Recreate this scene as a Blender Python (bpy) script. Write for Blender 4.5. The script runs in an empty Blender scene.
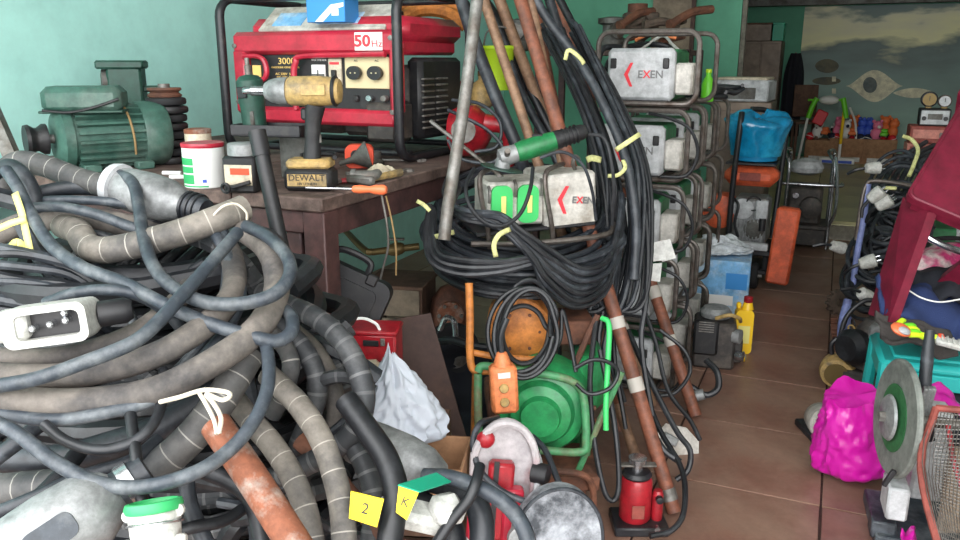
import bpy, math, random
from mathutils import Vector, Matrix, Euler, noise
random.seed(7)
SC = bpy.context.scene
COL = SC.collection
# ------------------------------------------------------------------ camera
FPX, CAM_H = 800.0, 1.25
PITCH = math.atan(210 / FPX)
YAW = math.atan(363 / math.hypot(FPX, 210))
cam_data = bpy.data.cameras.new('camera')
cam_data.sensor_width = 36.0
cam_data.lens = FPX / 960 * 36
cam_data.clip_start = 0.05
cam = bpy.data.objects.new('camera', cam_data)
cam.location = (0, 0, CAM_H)
cam.rotation_euler = (math.pi / 2 - PITCH, 0, YAW)
COL.objects.link(cam)
SC.camera = cam
# ------------------------------------------------------------------ sky (overcast daylight through the open shop front)
world = bpy.data.worlds.new('World')
SC.world = world
world.use_nodes = True
bg = world.node_tree.nodes['Background']
bg.inputs[0].default_value = (0.98, 0.99, 1.0, 1)
bg.inputs[1].default_value = 5.2
SC.view_settings.view_transform = 'Standard'
SC.view_settings.look = 'None'
SC.view_settings.exposure = 0.45
SC.view_settings.gamma = 1.0
SC.view_settings.use_curve_mapping = False
ld = bpy.data.lights.new('shopfront_portal', 'AREA')
ld.shape = 'RECTANGLE'; ld.size = 4.25; ld.size_y = 3.3
ld.cycles.is_portal = True
lo = bpy.data.objects.new('shopfront_portal', ld)
lo.location = (-0.375, -0.25, 1.65); lo.rotation_euler = (math.pi / 2, 0, 0)
COL.objects.link(lo)

# ------------------------------------------------------------------ helpers
_cy, _sy, _cp, _sp = math.cos(YAW), math.sin(YAW), math.cos(PITCH), math.sin(PITCH)
CF = Vector((-_sy * _cp, _cy * _cp, -_sp)); CR = Vector((_cy, _sy, 0)); CU = CR.cross(CF)
CC = Vector((0, 0, CAM_H))
def W(x, y, d):
    """point of the place seen at photo pixel x, y at a distance d along the view"""
    return CC + (CF + (x - 480) / FPX * CR - (y - 270) / FPX * CU) * d
def FL(x, y, z=0.0):
    """point of the horizontal plane z seen at photo pixel x, y"""
    r = CF + (x - 480) / FPX * CR - (y - 270) / FPX * CU
    return CC + r * ((z - CAM_H) / r.z)
def lin(c):
    return tuple(((v / 255) / 12.92 if v / 255 <= 0.04045 else (((v / 255) + 0.055) / 1.055) ** 2.4) for v in c)

MATS = {}
def mat(name, col, rough=0.6, metal=0.0, col2=None, scale=9.0, amt=0.45, bump=0.0, bscale=60.0, rings=None, spec=0.5,
        vary=0.0, transmission=0.0, coat=0.0, uvnoise=False, detail=5.0, grime=.38):
    m = bpy.data.materials.new(name); m.use_nodes = True
    nt = m.node_tree; N = nt.nodes; LK = nt.links
    b = N['Principled BSDF']
    b.inputs['Roughness'].default_value = rough
    b.inputs['Metallic'].default_value = metal
    b.inputs['Specular IOR Level'].default_value = spec
    if transmission: b.inputs['Transmission Weight'].default_value = transmission
    if coat: b.inputs['Coat Weight'].default_value = coat
    c1 = lin(col) + (1,)
    tc = N.new('ShaderNodeTexCoord')
    cur = None
    if col2 is not None:
        nz = N.new('ShaderNodeTexNoise'); nz.inputs['Scale'].default_value = scale; nz.inputs['Detail'].default_value = detail
        nz.inputs['Roughness'].default_value = 0.65
        LK.new(tc.outputs['Object'], nz.inputs['Vector'])
        rp = N.new('ShaderNodeValToRGB')
        e = rp.color_ramp.elements
        mid = 0.72 - 0.42 * amt
        e[0].position = max(0.0, mid - 0.09); e[1].position = min(1.0, mid + 0.12)
        e[0].color = (0, 0, 0, 1); e[1].color = (1, 1, 1, 1)
        LK.new(nz.outputs[0], rp.inputs[0])
        mx = N.new('ShaderNodeMix'); mx.data_type = 'RGBA'
        LK.new(rp.outputs[0], mx.inputs[0])
        mx.inputs[6].default_value = c1; mx.inputs[7].default_value = lin(col2) + (1,)
        cur = mx.outputs[2]
    if col2 is not None and grime:
        ng = N.new('ShaderNodeTexNoise'); ng.inputs['Scale'].default_value = scale * 3.3; ng.inputs['Detail'].default_value = 8; ng.inputs['Roughness'].default_value = .72
        LK.new(tc.outputs['Object'], ng.inputs['Vector'])
        gr_ = N.new('ShaderNodeValToRGB'); ge_ = gr_.color_ramp.elements
        ge_[0].position = .36; ge_[1].position = .62
        ge_[0].color = (1 - grime,) * 3 + (1,); ge_[1].color = (1.0, 1.0, 1.0, 1)
        LK.new(ng.outputs[0], gr_.inputs[0])
        mg_ = N.new('ShaderNodeMix'); mg_.data_type = 'RGBA'; mg_.blend_type = 'MULTIPLY'; mg_.inputs[0].default_value = 1
        LK.new(cur, mg_.inputs[6]); LK.new(gr_.outputs[0], mg_.inputs[7]); cur = mg_.outputs[2]
    if rings is not None:
        sp, wd, rc = rings
        uv = N.new('ShaderNodeSeparateXYZ'); LK.new(tc.outputs['UV'], uv.inputs[0])
        dv = N.new('ShaderNodeMath'); dv.operation = 'DIVIDE'; dv.inputs[1].default_value = sp
        LK.new(uv.outputs[1], dv.inputs[0])
        fr = N.new('ShaderNodeMath'); fr.operation = 'FRACT'; LK.new(dv.outputs[0], fr.inputs[0])
        lt = N.new('ShaderNodeMath'); lt.operation = 'LESS_THAN'; lt.inputs[1].default_value = wd / sp
        LK.new(fr.outputs[0], lt.inputs[0])
        nz2 = N.new('ShaderNodeTexNoise'); nz2.inputs['Scale'].default_value = 25
        LK.new(tc.outputs['Object'], nz2.inputs['Vector'])
        ml = N.new('ShaderNodeMath'); ml.operation = 'MULTIPLY'; LK.new(lt.outputs[0], ml.inputs[0]); LK.new(nz2.outputs[0], ml.inputs[1])
        mr = N.new('ShaderNodeMix'); mr.data_type = 'RGBA'
        LK.new(ml.outputs[0], mr.inputs[0])
        if cur is None: mr.inputs[6].default_value = c1
        else: LK.new(cur, mr.inputs[6])
        mr.inputs[7].default_value = lin(rc) + (1,)
        cur = mr.outputs[2]
    if vary:
        oi = N.new('ShaderNodeObjectInfo')
        mp = N.new('ShaderNodeMapRange'); mp.inputs[3].default_value = 1 - vary; mp.inputs[4].default_value = 1 + vary
        LK.new(oi.outputs['Random'], mp.inputs[0])
        hs = N.new('ShaderNodeHueSaturation')
        LK.new(mp.outputs[0], hs.inputs['Value'])
        if cur is None: hs.inputs['Color'].default_value = c1
        else: LK.new(cur, hs.inputs['Color'])
        cur = hs.outputs[0]
    if cur is None: b.inputs['Base Color'].default_value = c1
    else: LK.new(cur, b.inputs['Base Color'])
    if bump:
        nb = N.new('ShaderNodeTexNoise'); nb.inputs['Scale'].default_value = bscale; nb.inputs['Detail'].default_value = 4
        LK.new(tc.outputs['Object'], nb.inputs['Vector'])
        bp = N.new('ShaderNodeBump'); bp.inputs['Strength'].default_value = bump; bp.inputs['Distance'].default_value = 0.004
        LK.new(nb.outputs[0], bp.inputs['Height']); LK.new(bp.outputs[0], b.inputs['Normal'])
    MATS[name] = m
    return m

def catmull(pts, res, closed=False):
    P = [Vector(p) for p in pts]; n = len(P)
    if n < 3 and not closed: 
        return [P[0].lerp(P[1], i / res) for i in range(res + 1)]
    out = []
    segs = n if closed else n - 1
    for i in range(segs):
        if closed:
            a, b, c, d = P[(i - 1) % n], P[i], P[(i + 1) % n], P[(i + 2) % n]
        else:
            b, c = P[i], P[i + 1]
            a = P[i - 1] if i > 0 else b * 2 - c
            d = P[i + 2] if i + 2 < n else c * 2 - b
        for k in range(res):
            t = k / res; t2 = t * t; t3 = t2 * t
            out.append(0.5 * ((2 * b) + (c - a) * t + (2 * a - 5 * b + 4 * c - d) * t2 + (3 * b - a - 3 * c + d) * t3))
    if not closed: out.append(P[-1].copy())
    return out

class MB:
    """collects shapes into one mesh"""
    def __init__(s): s.v = []; s.f = []; s.uv = []
    def _add(s, vs, fs, uv=None):
        o = len(s.v)
        s.v += [Vector(p) for p in vs]; s.f += [tuple(i + o for i in q) for q in fs]
        s.uv += uv if uv else [(0, 0)] * len(vs)
        return s
    def box(s, c, size, rot=None, bev=0.0):
        hx, hy, hz = size[0] / 2, size[1] / 2, size[2] / 2
        b = min(bev, hx * .95, hy * .95, hz * .95)
        R = rot if rot is not None else Matrix.Identity(3)
        if isinstance(R, (tuple, list)): R = Euler(R).to_matrix()
        c = Vector(c)
        if b <= 0:
            vs = [c + R @ Vector((sx * hx, sy * hy, sz * hz)) for sx in (-1, 1) for sy in (-1, 1) for sz in (-1, 1)]
            return s._add(vs, [(0, 1, 3, 2), (4, 6, 7, 5), (0, 4, 5, 1), (2, 3, 7, 6), (0, 2, 6, 4), (1, 5, 7, 3)])
        vs = []; idx = {}
        for sx in (-1, 1):
            for sy in (-1, 1):
                for sz in (-1, 1):
                    for ax in range(3):
                        q = [sx * (hx - b), sy * (hy - b), sz * (hz - b)]
                        q[ax] = (sx * hx, sy * hy, sz * hz)[ax]
                        idx[(sx, sy, sz, ax)] = len(vs); vs.append(c + R @ Vector(q))
        fs = []
        sg = (-1, 1)
        for q in sg:
            fs.append([idx[(q, y, z, 0)] for y, z in ((-1, -1), (1, -1), (1, 1), (-1, 1))][::q])
            fs.append([idx[(x, q, z, 1)] for x, z in ((-1, -1), (-1, 1), (1, 1), (1, -1))][::q])
            fs.append([idx[(x, y, q, 2)] for x, y in ((-1, -1), (1, -1), (1, 1), (-1, 1))][::q])
        for a in sg:
            for d in sg:
                fs.append([idx[(-1, a, d, 1)], idx[(1, a, d, 1)], idx[(1, a, d, 2)], idx[(-1, a, d, 2)]][::-a * d])
                fs.append([idx[(a, -1, d, 0)], idx[(a, 1, d, 0)], idx[(a, 1, d, 2)], idx[(a, -1, d, 2)]][::a * d])
                fs.append([idx[(a, d, -1, 0)], idx[(a, d, 1, 0)], idx[(a, d, 1, 1)], idx[(a, d, -1, 1)]][::-a * d])
                for e in sg:
                    fs.append([idx[(a, d, e, 0)], idx[(a, d, e, 1)], idx[(a, d, e, 2)]][::a * d * e])
        return s._add(vs, fs)
    def tube(s, path, r, n=8, res=5, closed=False, smooth=True, flat=1.0):
        P = catmull(path, res, closed) if smooth else [Vector(p) for p in path]
        m = len(P)
        rs = r if isinstance(r, (list, tuple)) else None
        vs = []; uv = []; T = []
        for i in range(m):
            a = P[(i - 1) % m] if (closed or i > 0) else P[i]
            b = P[(i + 1) % m] if (closed or i < m - 1) else P[i]
            t = b - a
            T.append(t.normalized() if t.length > 1e-9 else Vector((0, 0, 1)))
        up = Vector((0, 0, 1)) if abs(T[0].z) < 0.9 else Vector((1, 0, 0))
        nrm = (up - T[0] * up.dot(T[0])).normalized()
        L = 0.0
        for i in range(m):
            if i: L += (P[i] - P[i - 1]).length
            q = nrm - T[i] * nrm.dot(T[i])
            nrm = q.normalized() if q.length > 1e-6 else T[i].orthogonal().normalized()
            bn = T[i].cross(nrm)
            if rs:
                u = i / max(1, m - 1) * (len(rs) - 1); k = min(int(u), len(rs) - 2); rr = rs[k] + (rs[k + 1] - rs[k]) * (u - k)
            else: rr = r
            for k in range(n):
                a = 2 * math.pi * k / n
                vs.append(P[i] + nrm * (math.cos(a) * rr) + bn * (math.sin(a) * rr * flat)); uv.append((k / n, L))
        fs = []
        for i in range(m if closed else m - 1):
            j = (i + 1) % m
            for k in range(n):
                l = (k + 1) % n
                fs.append((i * n + k, i * n + l, j * n + l, j * n + k))
        if not closed:
            fs.append(tuple(range(n))[::-1]); fs.append(tuple((m - 1) * n + k for k in range(n)))
        return s._add(vs, fs, uv)
    def cyl(s, a, b, r, r2=None, n=16):
        return s.tube([a, b], [r, r if r2 is None else r2], n=n, smooth=False)
    def lathe(s, prof, o=(0, 0, 0), ax=(0, 0, 1), n=20, closed=False):
        """prof: list of (radius, height along ax)"""
        o = Vector(o); ax = Vector(ax).normalized()
        e1 = ax.orthogonal().normalized(); e2 = ax.cross(e1)
        vs = []; uv = []
        for (r, h) in prof:
            for k in range(n):
                a = 2 * math.pi * k / n
                vs.append(o + ax * h + (e1 * math.cos(a) + e2 * math.sin(a)) * max(r, 1e-5)); uv.append((k / n, h))
        fs = []
        m = len(prof)
        for i in range(m if closed else m - 1):
            j = (i + 1) % m
            for k in range(n):
                l = (k + 1) % n
                fs.append((i * n + k, i * n + l, j * n + l, j * n + k))
        if not closed:
            fs.append(tuple(range(n))[::-1]); fs.append(tuple((m - 1) * n + k for k in range(n)))
        return s._add(vs, fs, uv)
    def torus(s, c, ax, R, r, n=28, k=8):
        c = Vector(c); ax = Vector(ax).normalized(); e1 = ax.orthogonal().normalized(); e2 = ax.cross(e1)
        pts = [c + (e1 * math.cos(2 * math.pi * i / n) + e2 * math.sin(2 * math.pi * i / n)) * R for i in range(n)]
        return s.tube(pts, r, n=k, closed=True, smooth=False)
    def prism(s, poly, c=(0, 0, 0), ex=(1, 0, 0), ey=(0, 0, 1), th=0.01):
        """polygon in the plane ex, ey, thickness th along ex x ey (centred)"""
        c = Vector(c); ex = Vector(ex).normalized(); ey = Vector(ey).normalized(); nz = ex.cross(ey).normalized()
        n = len(poly)
        vs = [c + ex * a + ey * b + nz * (-th / 2) for a, b in poly] + [c + ex * a + ey * b + nz * (th / 2) for a, b in poly]
        fs = [tuple(range(n))[::-1], tuple(range(n, 2 * n))] + [(i, (i + 1) % n, (i + 1) % n + n, i + n) for i in range(n)]
        return s._add(vs, fs)
    def ball(s, c, r, sc=(1, 1, 1), n=12, m=8, rot=None):
        c = Vector(c); R = Euler(rot).to_matrix() if rot else Matrix.Identity(3)
        vs = []
        for i in range(m + 1):
            th = math.pi * i / m
            for k in range(n):
                a = 2 * math.pi * k / n
                rr = max(math.sin(th), 1e-4)
                vs.append(c + R @ Vector((r * rr * math.cos(a) * sc[0], r * rr * math.sin(a) * sc[1], r * math.cos(th) * sc[2])))
        fs = [(i * n + k, (i + 1) * n + k, (i + 1) * n + (k + 1) % n, i * n + (k + 1) % n) for i in range(m) for k in range(n)]
        return s._add(vs, fs)
    def grid(s, fn, nu, nv, th=0.0):
        vs = [fn(i / nu, j / nv) for i in range(nu + 1) for j in range(nv + 1)]
        fs = [(i * (nv + 1) + j, (i + 1) * (nv + 1) + j, (i + 1) * (nv + 1) + j + 1, i * (nv + 1) + j + 1) for i in range(nu) for j in range(nv)]
        return s._add(vs, fs)
    def xf(s, M):
        s.v = [M @ p for p in s.v]; return s
    def build(s, name, m, parent=None, origin=None, angle=38, solid=0.0):
        o = Vector(origin) if origin is not None else Vector((0, 0, 0))
        me = bpy.data.meshes.new(name)
        me.from_pydata([tuple(p - o) for p in s.v], [], [tuple(q) for q in s.f])
        uvl = me.uv_layers.new(name='UVMap')
        vi = [0] * len(me.loops); me.loops.foreach_get('vertex_index', vi)
        fl = []
        for i in vi: fl += s.uv[i]
        uvl.data.foreach_set('uv', fl)
        me.validate()
        me.shade_smooth()
        me.set_sharp_from_angle(angle=math.radians(angle))
        me.materials.append(MATS[m] if isinstance(m, str) else m)
        ob = bpy.data.objects.new(name, me); COL.objects.link(ob)
        ob.location = o
        if parent is not None: ob.parent = parent; 
        if solid:
            md = ob.modifiers.new('solid', 'SOLIDIFY'); md.thickness = solid; md.offset = 0
        return ob

def tag(o, label, cat, group=None, kind=None):
    if label: o['label'] = label
    if cat: o['category'] = cat
    if group: o['group'] = group
    if kind: o['kind'] = kind
    return o
def thing(name, label, cat, loc=(0, 0, 0), rz=0.0, group=None, rot=None):
    o = bpy.data.objects.new(name, None); COL.objects.link(o)
    o.empty_display_size = 0.05
    o.location = loc; o.rotation_euler = rot if rot is not None else (0, 0, rz)
    return tag(o, label, cat, group)
def struct(name, mb, m, parent=None, **k):
    o = mb.build(name, m, parent, **k)
    if parent is None: o['kind'] = 'structure'
    return o
def copy_tree(o, parent=None):
    c = o.copy(); COL.objects.link(c)
    if parent is not None:
        c.parent = parent; c.matrix_parent_inverse = o.matrix_parent_inverse.copy()
    for ch in o.children: copy_tree(ch, c)
    return c
def single(name, mb, m, label, cat, group=None, origin=None, **k):
    """a thing that is one mesh"""
    if origin is None:
        xs = [p.x for p in mb.v]; ys = [p.y for p in mb.v]; zs = [p.z for p in mb.v]
        origin = ((min(xs) + max(xs)) / 2, (min(ys) + max(ys)) / 2, min(zs))
    return tag(mb.build(name, m, origin=origin, **k), label, cat, group)
def text(body, size, o, ex, ey, m, parent, name='lettering', ext=0.0006, align='CENTER', sx=1.0, bold=0.0):
    """flat printed lettering: o is its middle, ex reads rightwards, ey upwards"""
    cu = bpy.data.curves.new('t', 'FONT'); cu.body = body; cu.size = size; cu.extrude = ext
    cu.align_x = align; cu.align_y = 'CENTER'; cu.offset = bold; cu.resolution_u = 3
    ob = bpy.data.objects.new('t', cu); COL.objects.link(ob)
    me = bpy.data.meshes.new_from_object(ob)
    bpy.data.objects.remove(ob); bpy.data.curves.remove(cu)
    ex = Vector(ex).normalized(); ey = Vector(ey).normalized(); ez = ex.cross(ey)
    Mx = Matrix(((ex.x * sx, ey.x, ez.x, o[0]), (ex.y * sx, ey.y, ez.y, o[1]), (ex.z * sx, ey.z, ez.z, o[2]), (0, 0, 0, 1)))
    me.transform(Mx); me.materials.clear(); me.materials.append(MATS[m]); me.name = name
    t = bpy.data.objects.new(name, me); COL.objects.link(t); t.parent = parent
    return t
def rrect(w, h, r, k=5):
    pts = []
    for cx, cy, a0 in ((w / 2 - r, h / 2 - r, 0), (-w / 2 + r, h / 2 - r, 90), (-w / 2 + r, -h / 2 + r, 180), (w / 2 - r, -h / 2 + r, 270)):
        for i in range(k + 1):
            a = math.radians(a0 + 90 * i / k); pts.append((cx + r * math.cos(a), cy + r * math.sin(a)))
    return pts
def cable(pts, r, m, label, cat='cable', name='cable', group=None, n=9, res=6, px=True):
    P = [W(*p) for p in pts] if px else [Vector(p) for p in pts]
    mb = MB().tube(P, r, n=n, res=res)
    return single(name, mb, m, label, cat, group)
def coil(c, ax, R, turns, seed=0, spread=0.03, jit=0.03, seg=14, ell=1.0, tilt=None):
    rnd = random.Random(seed)
    c = Vector(c); ax = Vector(ax).normalized(); e1 = (Vector((1, 0, 0)) - ax * ax.x)
    e1 = e1.normalized() if e1.length > .2 else ax.orthogonal().normalized(); e2 = ax.cross(e1)
    pts = []
    tot = int(turns * seg)
    for i in range(tot + 1):
        a = 2 * math.pi * i / seg
        rr = R * (1 + rnd.uniform(-jit, jit)) + spread * math.sin(i * 0.37 + seed) * 0.6
        h = spread * (math.sin(i * 0.23 + seed * 1.7) + 0.5 * rnd.uniform(-1, 1))
        pts.append(c + e1 * (math.cos(a) * rr) + e2 * (math.sin(a) * rr * ell) + ax * h)
    return pts
# ------------------------------------------------------------------ materials
mat('teal_wall', (180, 234, 224), .75, col2=(168, 222, 213), scale=2.2, amt=.4, grime=.1, bump=.25, bscale=14)
mat('green_wall', (92, 156, 128), .8, col2=(80, 140, 114), scale=1.3, amt=.4, grime=.1, bump=.2, bscale=14)  # teal wall paint again, its shade deeper inside put into a darker, greener colour
mat('ceiling_paint', (196, 196, 190), .9)
mat('cream_wall', (196, 198, 190), .8)
mat('grout', (78, 52, 44), .8, col2=(62, 44, 38), scale=6)
mat('tile', (144, 114, 98), .42, col2=(128, 92, 78), scale=3.6, amt=.5, grime=.2, bump=.12, bscale=40, vary=.07, spec=.4)
mat('tile_stained', (138, 92, 74), .45, col2=(104, 84, 70), scale=4.2, amt=.6, bump=.12, bscale=40, spec=.4)
mat('upper_tile', (190, 184, 136), .3, col2=(168, 162, 120), scale=2.0, grime=.15, vary=.05, spec=.5)
mat('riser', (120, 116, 104), .8, col2=(90, 88, 78), scale=12)
mat('pavement', (150, 148, 142), .9)
mat('bench_wood', (112, 92, 84), .75, col2=(74, 58, 52), scale=14, amt=.5, bump=.3)
mat('bench_steel', (84, 56, 54), .55, col2=(58, 40, 40), scale=10, amt=.45, bump=.15)
mat('black_paint', (34, 34, 38), .42, col2=(70, 66, 62), scale=22, amt=.2)
mat('black_plastic', (30, 30, 33), .5, col2=(52, 50, 49), scale=16, amt=.3)
mat('rubber', (40, 44, 50), .48, col2=(78, 83, 89), scale=16, amt=.35, bump=.15, vary=.16)
mat('rubber_blue', (54, 61, 69), .48, col2=(100, 105, 108), scale=18, amt=.4, bump=.12, vary=.1)
mat('rubber_black', (26, 28, 32), .45, col2=(54, 56, 60), scale=15, amt=.3, bump=.1, vary=.2)
mat('hose_dusty', (112, 105, 98), .75, col2=(70, 67, 66), scale=10, amt=.5, bump=.3, vary=.08)
mat('hose_ring', (88, 86, 84), .65, col2=(54, 56, 58), scale=9, amt=.5, bump=.2, rings=(.036, .002, (170, 166, 158)), vary=.08)
mat('hose_pale', (126, 119, 110), .7, col2=(82, 79, 76), scale=9, amt=.5, bump=.25, rings=(.044, .002, (184, 178, 168)), vary=.05)
mat('hose_dark', (48, 50, 53), .6, col2=(82, 82, 82), scale=10, amt=.35, bump=.2, rings=(.03, .005, (104, 104, 104)), vary=.08)
mat('alu', (158, 160, 160), .45, metal=.35, col2=(112, 114, 114), scale=12, amt=.4, bump=.25)
mat('chrome', (190, 192, 196), .22, metal=.9, col2=(120, 116, 112), scale=20, amt=.25)
mat('steel_tube', (112, 105, 100), .4, metal=.55, col2=(84, 70, 62), scale=18, amt=.35)
mat('galv', (140, 138, 134), .55, metal=.5, col2=(106, 98, 90), scale=14, amt=.5)
mat('rust', (134, 80, 56), .8, col2=(160, 150, 140), scale=22, amt=.36, bump=.4)
mat('rust_dark', (122, 78, 58), .8, col2=(88, 58, 46), scale=12, amt=.5, bump=.4)
mat('rust_pole', (140, 84, 62), .6, col2=(104, 66, 52), scale=16, amt=.5, bump=.25)
mat('copper_pole', (158, 124, 98), .6, metal=.2, col2=(120, 92, 72), scale=13, amt=.45, bump=.25)
mat('tape_grey', (178, 172, 164), .6)
mat('motor_green', (66, 104, 92), .5, col2=(96, 118, 108), scale=9, amt=.4, bump=.15)
mat('motor_dark', (36, 74, 62), .5, col2=(58, 88, 76), scale=10, amt=.3)
mat('red_paint', (188, 40, 62), .38, col2=(176, 44, 58), scale=5, amt=.35, coat=.2)
mat('red_jack', (170, 30, 42), .4, col2=(112, 26, 32), scale=14, amt=.3, coat=.3)
mat('panel_black', (36, 34, 36), .5, col2=(52, 50, 50), scale=20, amt=.3)
mat('gold_plate', (206, 190, 150), .5)
mat('white_paper', (222, 222, 218), .75, col2=(198, 196, 190), scale=10, amt=.3)
mat('white_paint', (228, 228, 224), .5)
mat('cream', (212, 200, 176), .6, col2=(184, 168, 144), scale=14, amt=.35)
mat('dirty_white', (206, 202, 194), .6, col2=(168, 160, 148), scale=11, amt=.4, bump=.1)
mat('plug_white', (200, 200, 194), .5, col2=(188, 186, 178), scale=20, amt=.3)
mat('label_green', (46, 160, 92), .5)
mat('label_lime', (150, 205, 60), .5)
mat('red_ink', (222, 50, 62), .5)
mat('black_ink', (40, 40, 42), .5)
mat('grey_ink', (110, 110, 110), .5)
mat('yellow_ink', (226, 190, 110), .5)
mat('box_blue', (48, 132, 200), .5)
mat('box_sky', (120, 180, 226), .5, col2=(210, 226, 236), scale=7, amt=.45)
mat('tool_yellow', (190, 158, 98), .55, col2=(128, 112, 84), scale=18, amt=.45)
mat('orange_plastic', (238, 116, 72), .42)
mat('orange_red', (226, 76, 44), .5)
mat('orange_paint', (206, 128, 58), .6, col2=(150, 90, 48), scale=14, amt=.4, bump=.15)
mat('orange_pendant', (232, 136, 84), .5, col2=(206, 116, 70), scale=20, amt=.3)
mat('engine_green', (44, 152, 88), .42, col2=(36, 116, 72), scale=9, amt=.4, coat=.15)
mat('engine_green_pale', (76, 148, 98), .55, col2=(122, 110, 84), scale=14, amt=.45)
mat('exen_green', (60, 130, 84), .5, col2=(44, 100, 66), scale=10, amt=.4)
mat('socket_green', (60, 190, 100), .45)
mat('grinder_green', (30, 118, 66), .42, col2=(24, 92, 54), scale=12, amt=.3)
mat('tie_yellow', (218, 218, 150), .6, col2=(190, 190, 120), scale=20, amt=.3)
mat('tape_yellow', (224, 214, 126), .55)
mat('lime', (178, 214, 40), .5)
mat('tag_yellow', (246, 218, 24), .5)
mat('tape_teal', (24, 158, 124), .45)
mat('cardboard', (168, 126, 92), .85, col2=(146, 106, 76), scale=5, amt=.4)
mat('cardboard_dark', (112, 84, 68), .85, col2=(86, 64, 54), scale=6, amt=.4)
mat('board_dark', (70, 50, 44), .75, col2=(94, 66, 52), scale=6, amt=.35)
mat('bag_white', (186, 192, 202), .45, bump=.3, bscale=26)
mat('plywood', (140, 124, 106), .8, col2=(116, 102, 88), scale=5)
mat('junk_brown', (104, 88, 76), .8, col2=(70, 60, 52), scale=9, amt=.5, bump=.3)
mat('junk_grey', (112, 112, 108), .6, metal=.3, col2=(78, 72, 66), scale=9, amt=.5, bump=.2)
mat('blue_bag', (20, 140, 190), .22, col2=(60, 176, 214), scale=6, amt=.35, coat=.4)
mat('blue_tub', (24, 130, 180), .4)
mat('machine_orange', (226, 100, 62), .5, col2=(196, 88, 58), scale=8, amt=.35)
mat('engine_dark', (66, 62, 60), .6, metal=.2, col2=(100, 92, 84), scale=14, amt=.4, bump=.2)
mat('tyre', (30, 30, 32), .8)
mat('yellow_can', (236, 190, 30), .42)
mat('clear_film', (214, 220, 224), .2, col2=(180, 186, 190), scale=9, amt=.3)
mat('burgundy', (120, 24, 50), .5, col2=(108, 20, 44), scale=5, amt=.4, bump=.1)
mat('teal_plastic', (36, 168, 164), .42, coat=.1)
mat('navy_cloth', (34, 50, 92), .9, bump=.4, bscale=300)
mat('black_cloth', (26, 28, 36), .9, bump=.4, bscale=300)
mat('grey_cloth', (62, 58, 56), .95, bump=.5, bscale=200)
mat('magenta_bag', (190, 20, 146), .3, grime=.1, col2=(208, 44, 166), scale=8, amt=.35, coat=.3)
mat('disc_grey', (126, 130, 124), .6, col2=(96, 100, 96), scale=10, amt=.4)
mat('disc_green', (44, 104, 60), .6, col2=(60, 116, 72), scale=16, amt=.4)
mat('blue_frame', (122, 134, 186), .5, col2=(96, 104, 146), scale=12, amt=.35)
mat('toy_green', (104, 200, 40), .4)
mat('toy_red', (204, 36, 44), .5)
mat('toy_dark', (32, 36, 58), .8)
mat('toy_pink', (226, 120, 150), .7)
mat('toy_orange', (226, 116, 60), .6)
mat('toy_white', (222, 220, 214), .7)
mat('toy_blue', (60, 90, 190), .6)
mat('cabinet_steel', (128, 112, 98), .45, metal=.4, col2=(104, 92, 82), scale=3)
mat('fluoro', (206, 240, 40), .5)
mat('salmon', (206, 136, 122), .7, col2=(190, 116, 104), scale=9, amt=.35)
mat('brick_red_box', (146, 72, 62), .7, col2=(120, 58, 52), scale=10, amt=.3)
mat('white_smudge', (168, 172, 178), .7, col2=(64, 68, 74), scale=13, amt=.55, bump=.2, detail=8)
mat('saw_dusty', (190, 184, 186), .65, col2=(150, 60, 64), scale=6, amt=.3, bump=.15)
mat('silver_paint', (196, 198, 200), .5, col2=(156, 158, 160), scale=8, amt=.35)
mat('brass', (116, 98, 62), .5, metal=.6)
mat('rope', (198, 190, 172), .9)
mat('straw', (146, 120, 80), .8)

# mural print: hazy sky over dark hills with a pale cloud band
def mural_material():
    m = bpy.data.materials.new('mural_print'); m.use_nodes = True
    nt = m.node_tree; N = nt.nodes; L = nt.links; b = N['Principled BSDF']; b.inputs['Roughness'].default_value = .55
    tc = N.new('ShaderNodeTexCoord')
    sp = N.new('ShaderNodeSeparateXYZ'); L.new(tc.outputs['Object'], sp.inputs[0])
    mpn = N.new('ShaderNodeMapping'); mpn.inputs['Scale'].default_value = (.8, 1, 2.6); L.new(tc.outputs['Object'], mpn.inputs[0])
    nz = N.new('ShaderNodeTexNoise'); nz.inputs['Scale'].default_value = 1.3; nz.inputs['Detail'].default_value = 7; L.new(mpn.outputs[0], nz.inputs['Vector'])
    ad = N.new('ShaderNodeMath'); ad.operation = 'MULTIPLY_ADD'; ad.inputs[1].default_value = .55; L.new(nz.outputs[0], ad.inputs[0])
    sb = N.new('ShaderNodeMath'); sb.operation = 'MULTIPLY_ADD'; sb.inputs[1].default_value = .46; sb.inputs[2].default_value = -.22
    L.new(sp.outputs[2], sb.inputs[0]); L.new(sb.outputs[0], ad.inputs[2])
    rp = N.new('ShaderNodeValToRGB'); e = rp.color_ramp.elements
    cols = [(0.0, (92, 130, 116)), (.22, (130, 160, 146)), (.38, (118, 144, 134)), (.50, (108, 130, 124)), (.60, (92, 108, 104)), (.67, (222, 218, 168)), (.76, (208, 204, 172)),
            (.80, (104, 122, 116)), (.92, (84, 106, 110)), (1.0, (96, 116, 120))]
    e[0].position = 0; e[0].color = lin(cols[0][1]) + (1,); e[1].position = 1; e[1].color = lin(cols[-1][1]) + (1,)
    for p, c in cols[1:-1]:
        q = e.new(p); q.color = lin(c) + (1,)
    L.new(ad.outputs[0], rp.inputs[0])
    # darker towards the painted hillside on the side next to the cabinets
    L.new(rp.outputs[0], b.inputs['Base Color'])
    MATS['mural_print'] = m
mural_material()
mat('mural_cream', (226, 220, 188), .6, col2=(200, 196, 170), scale=5, amt=.35)
mat('mural_slate', (84, 96, 96), .6, col2=(110, 116, 108), scale=6, amt=.4)
mat('mural_brown', (96, 92, 66), .6, col2=(72, 76, 62), scale=5, amt=.4)
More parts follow.
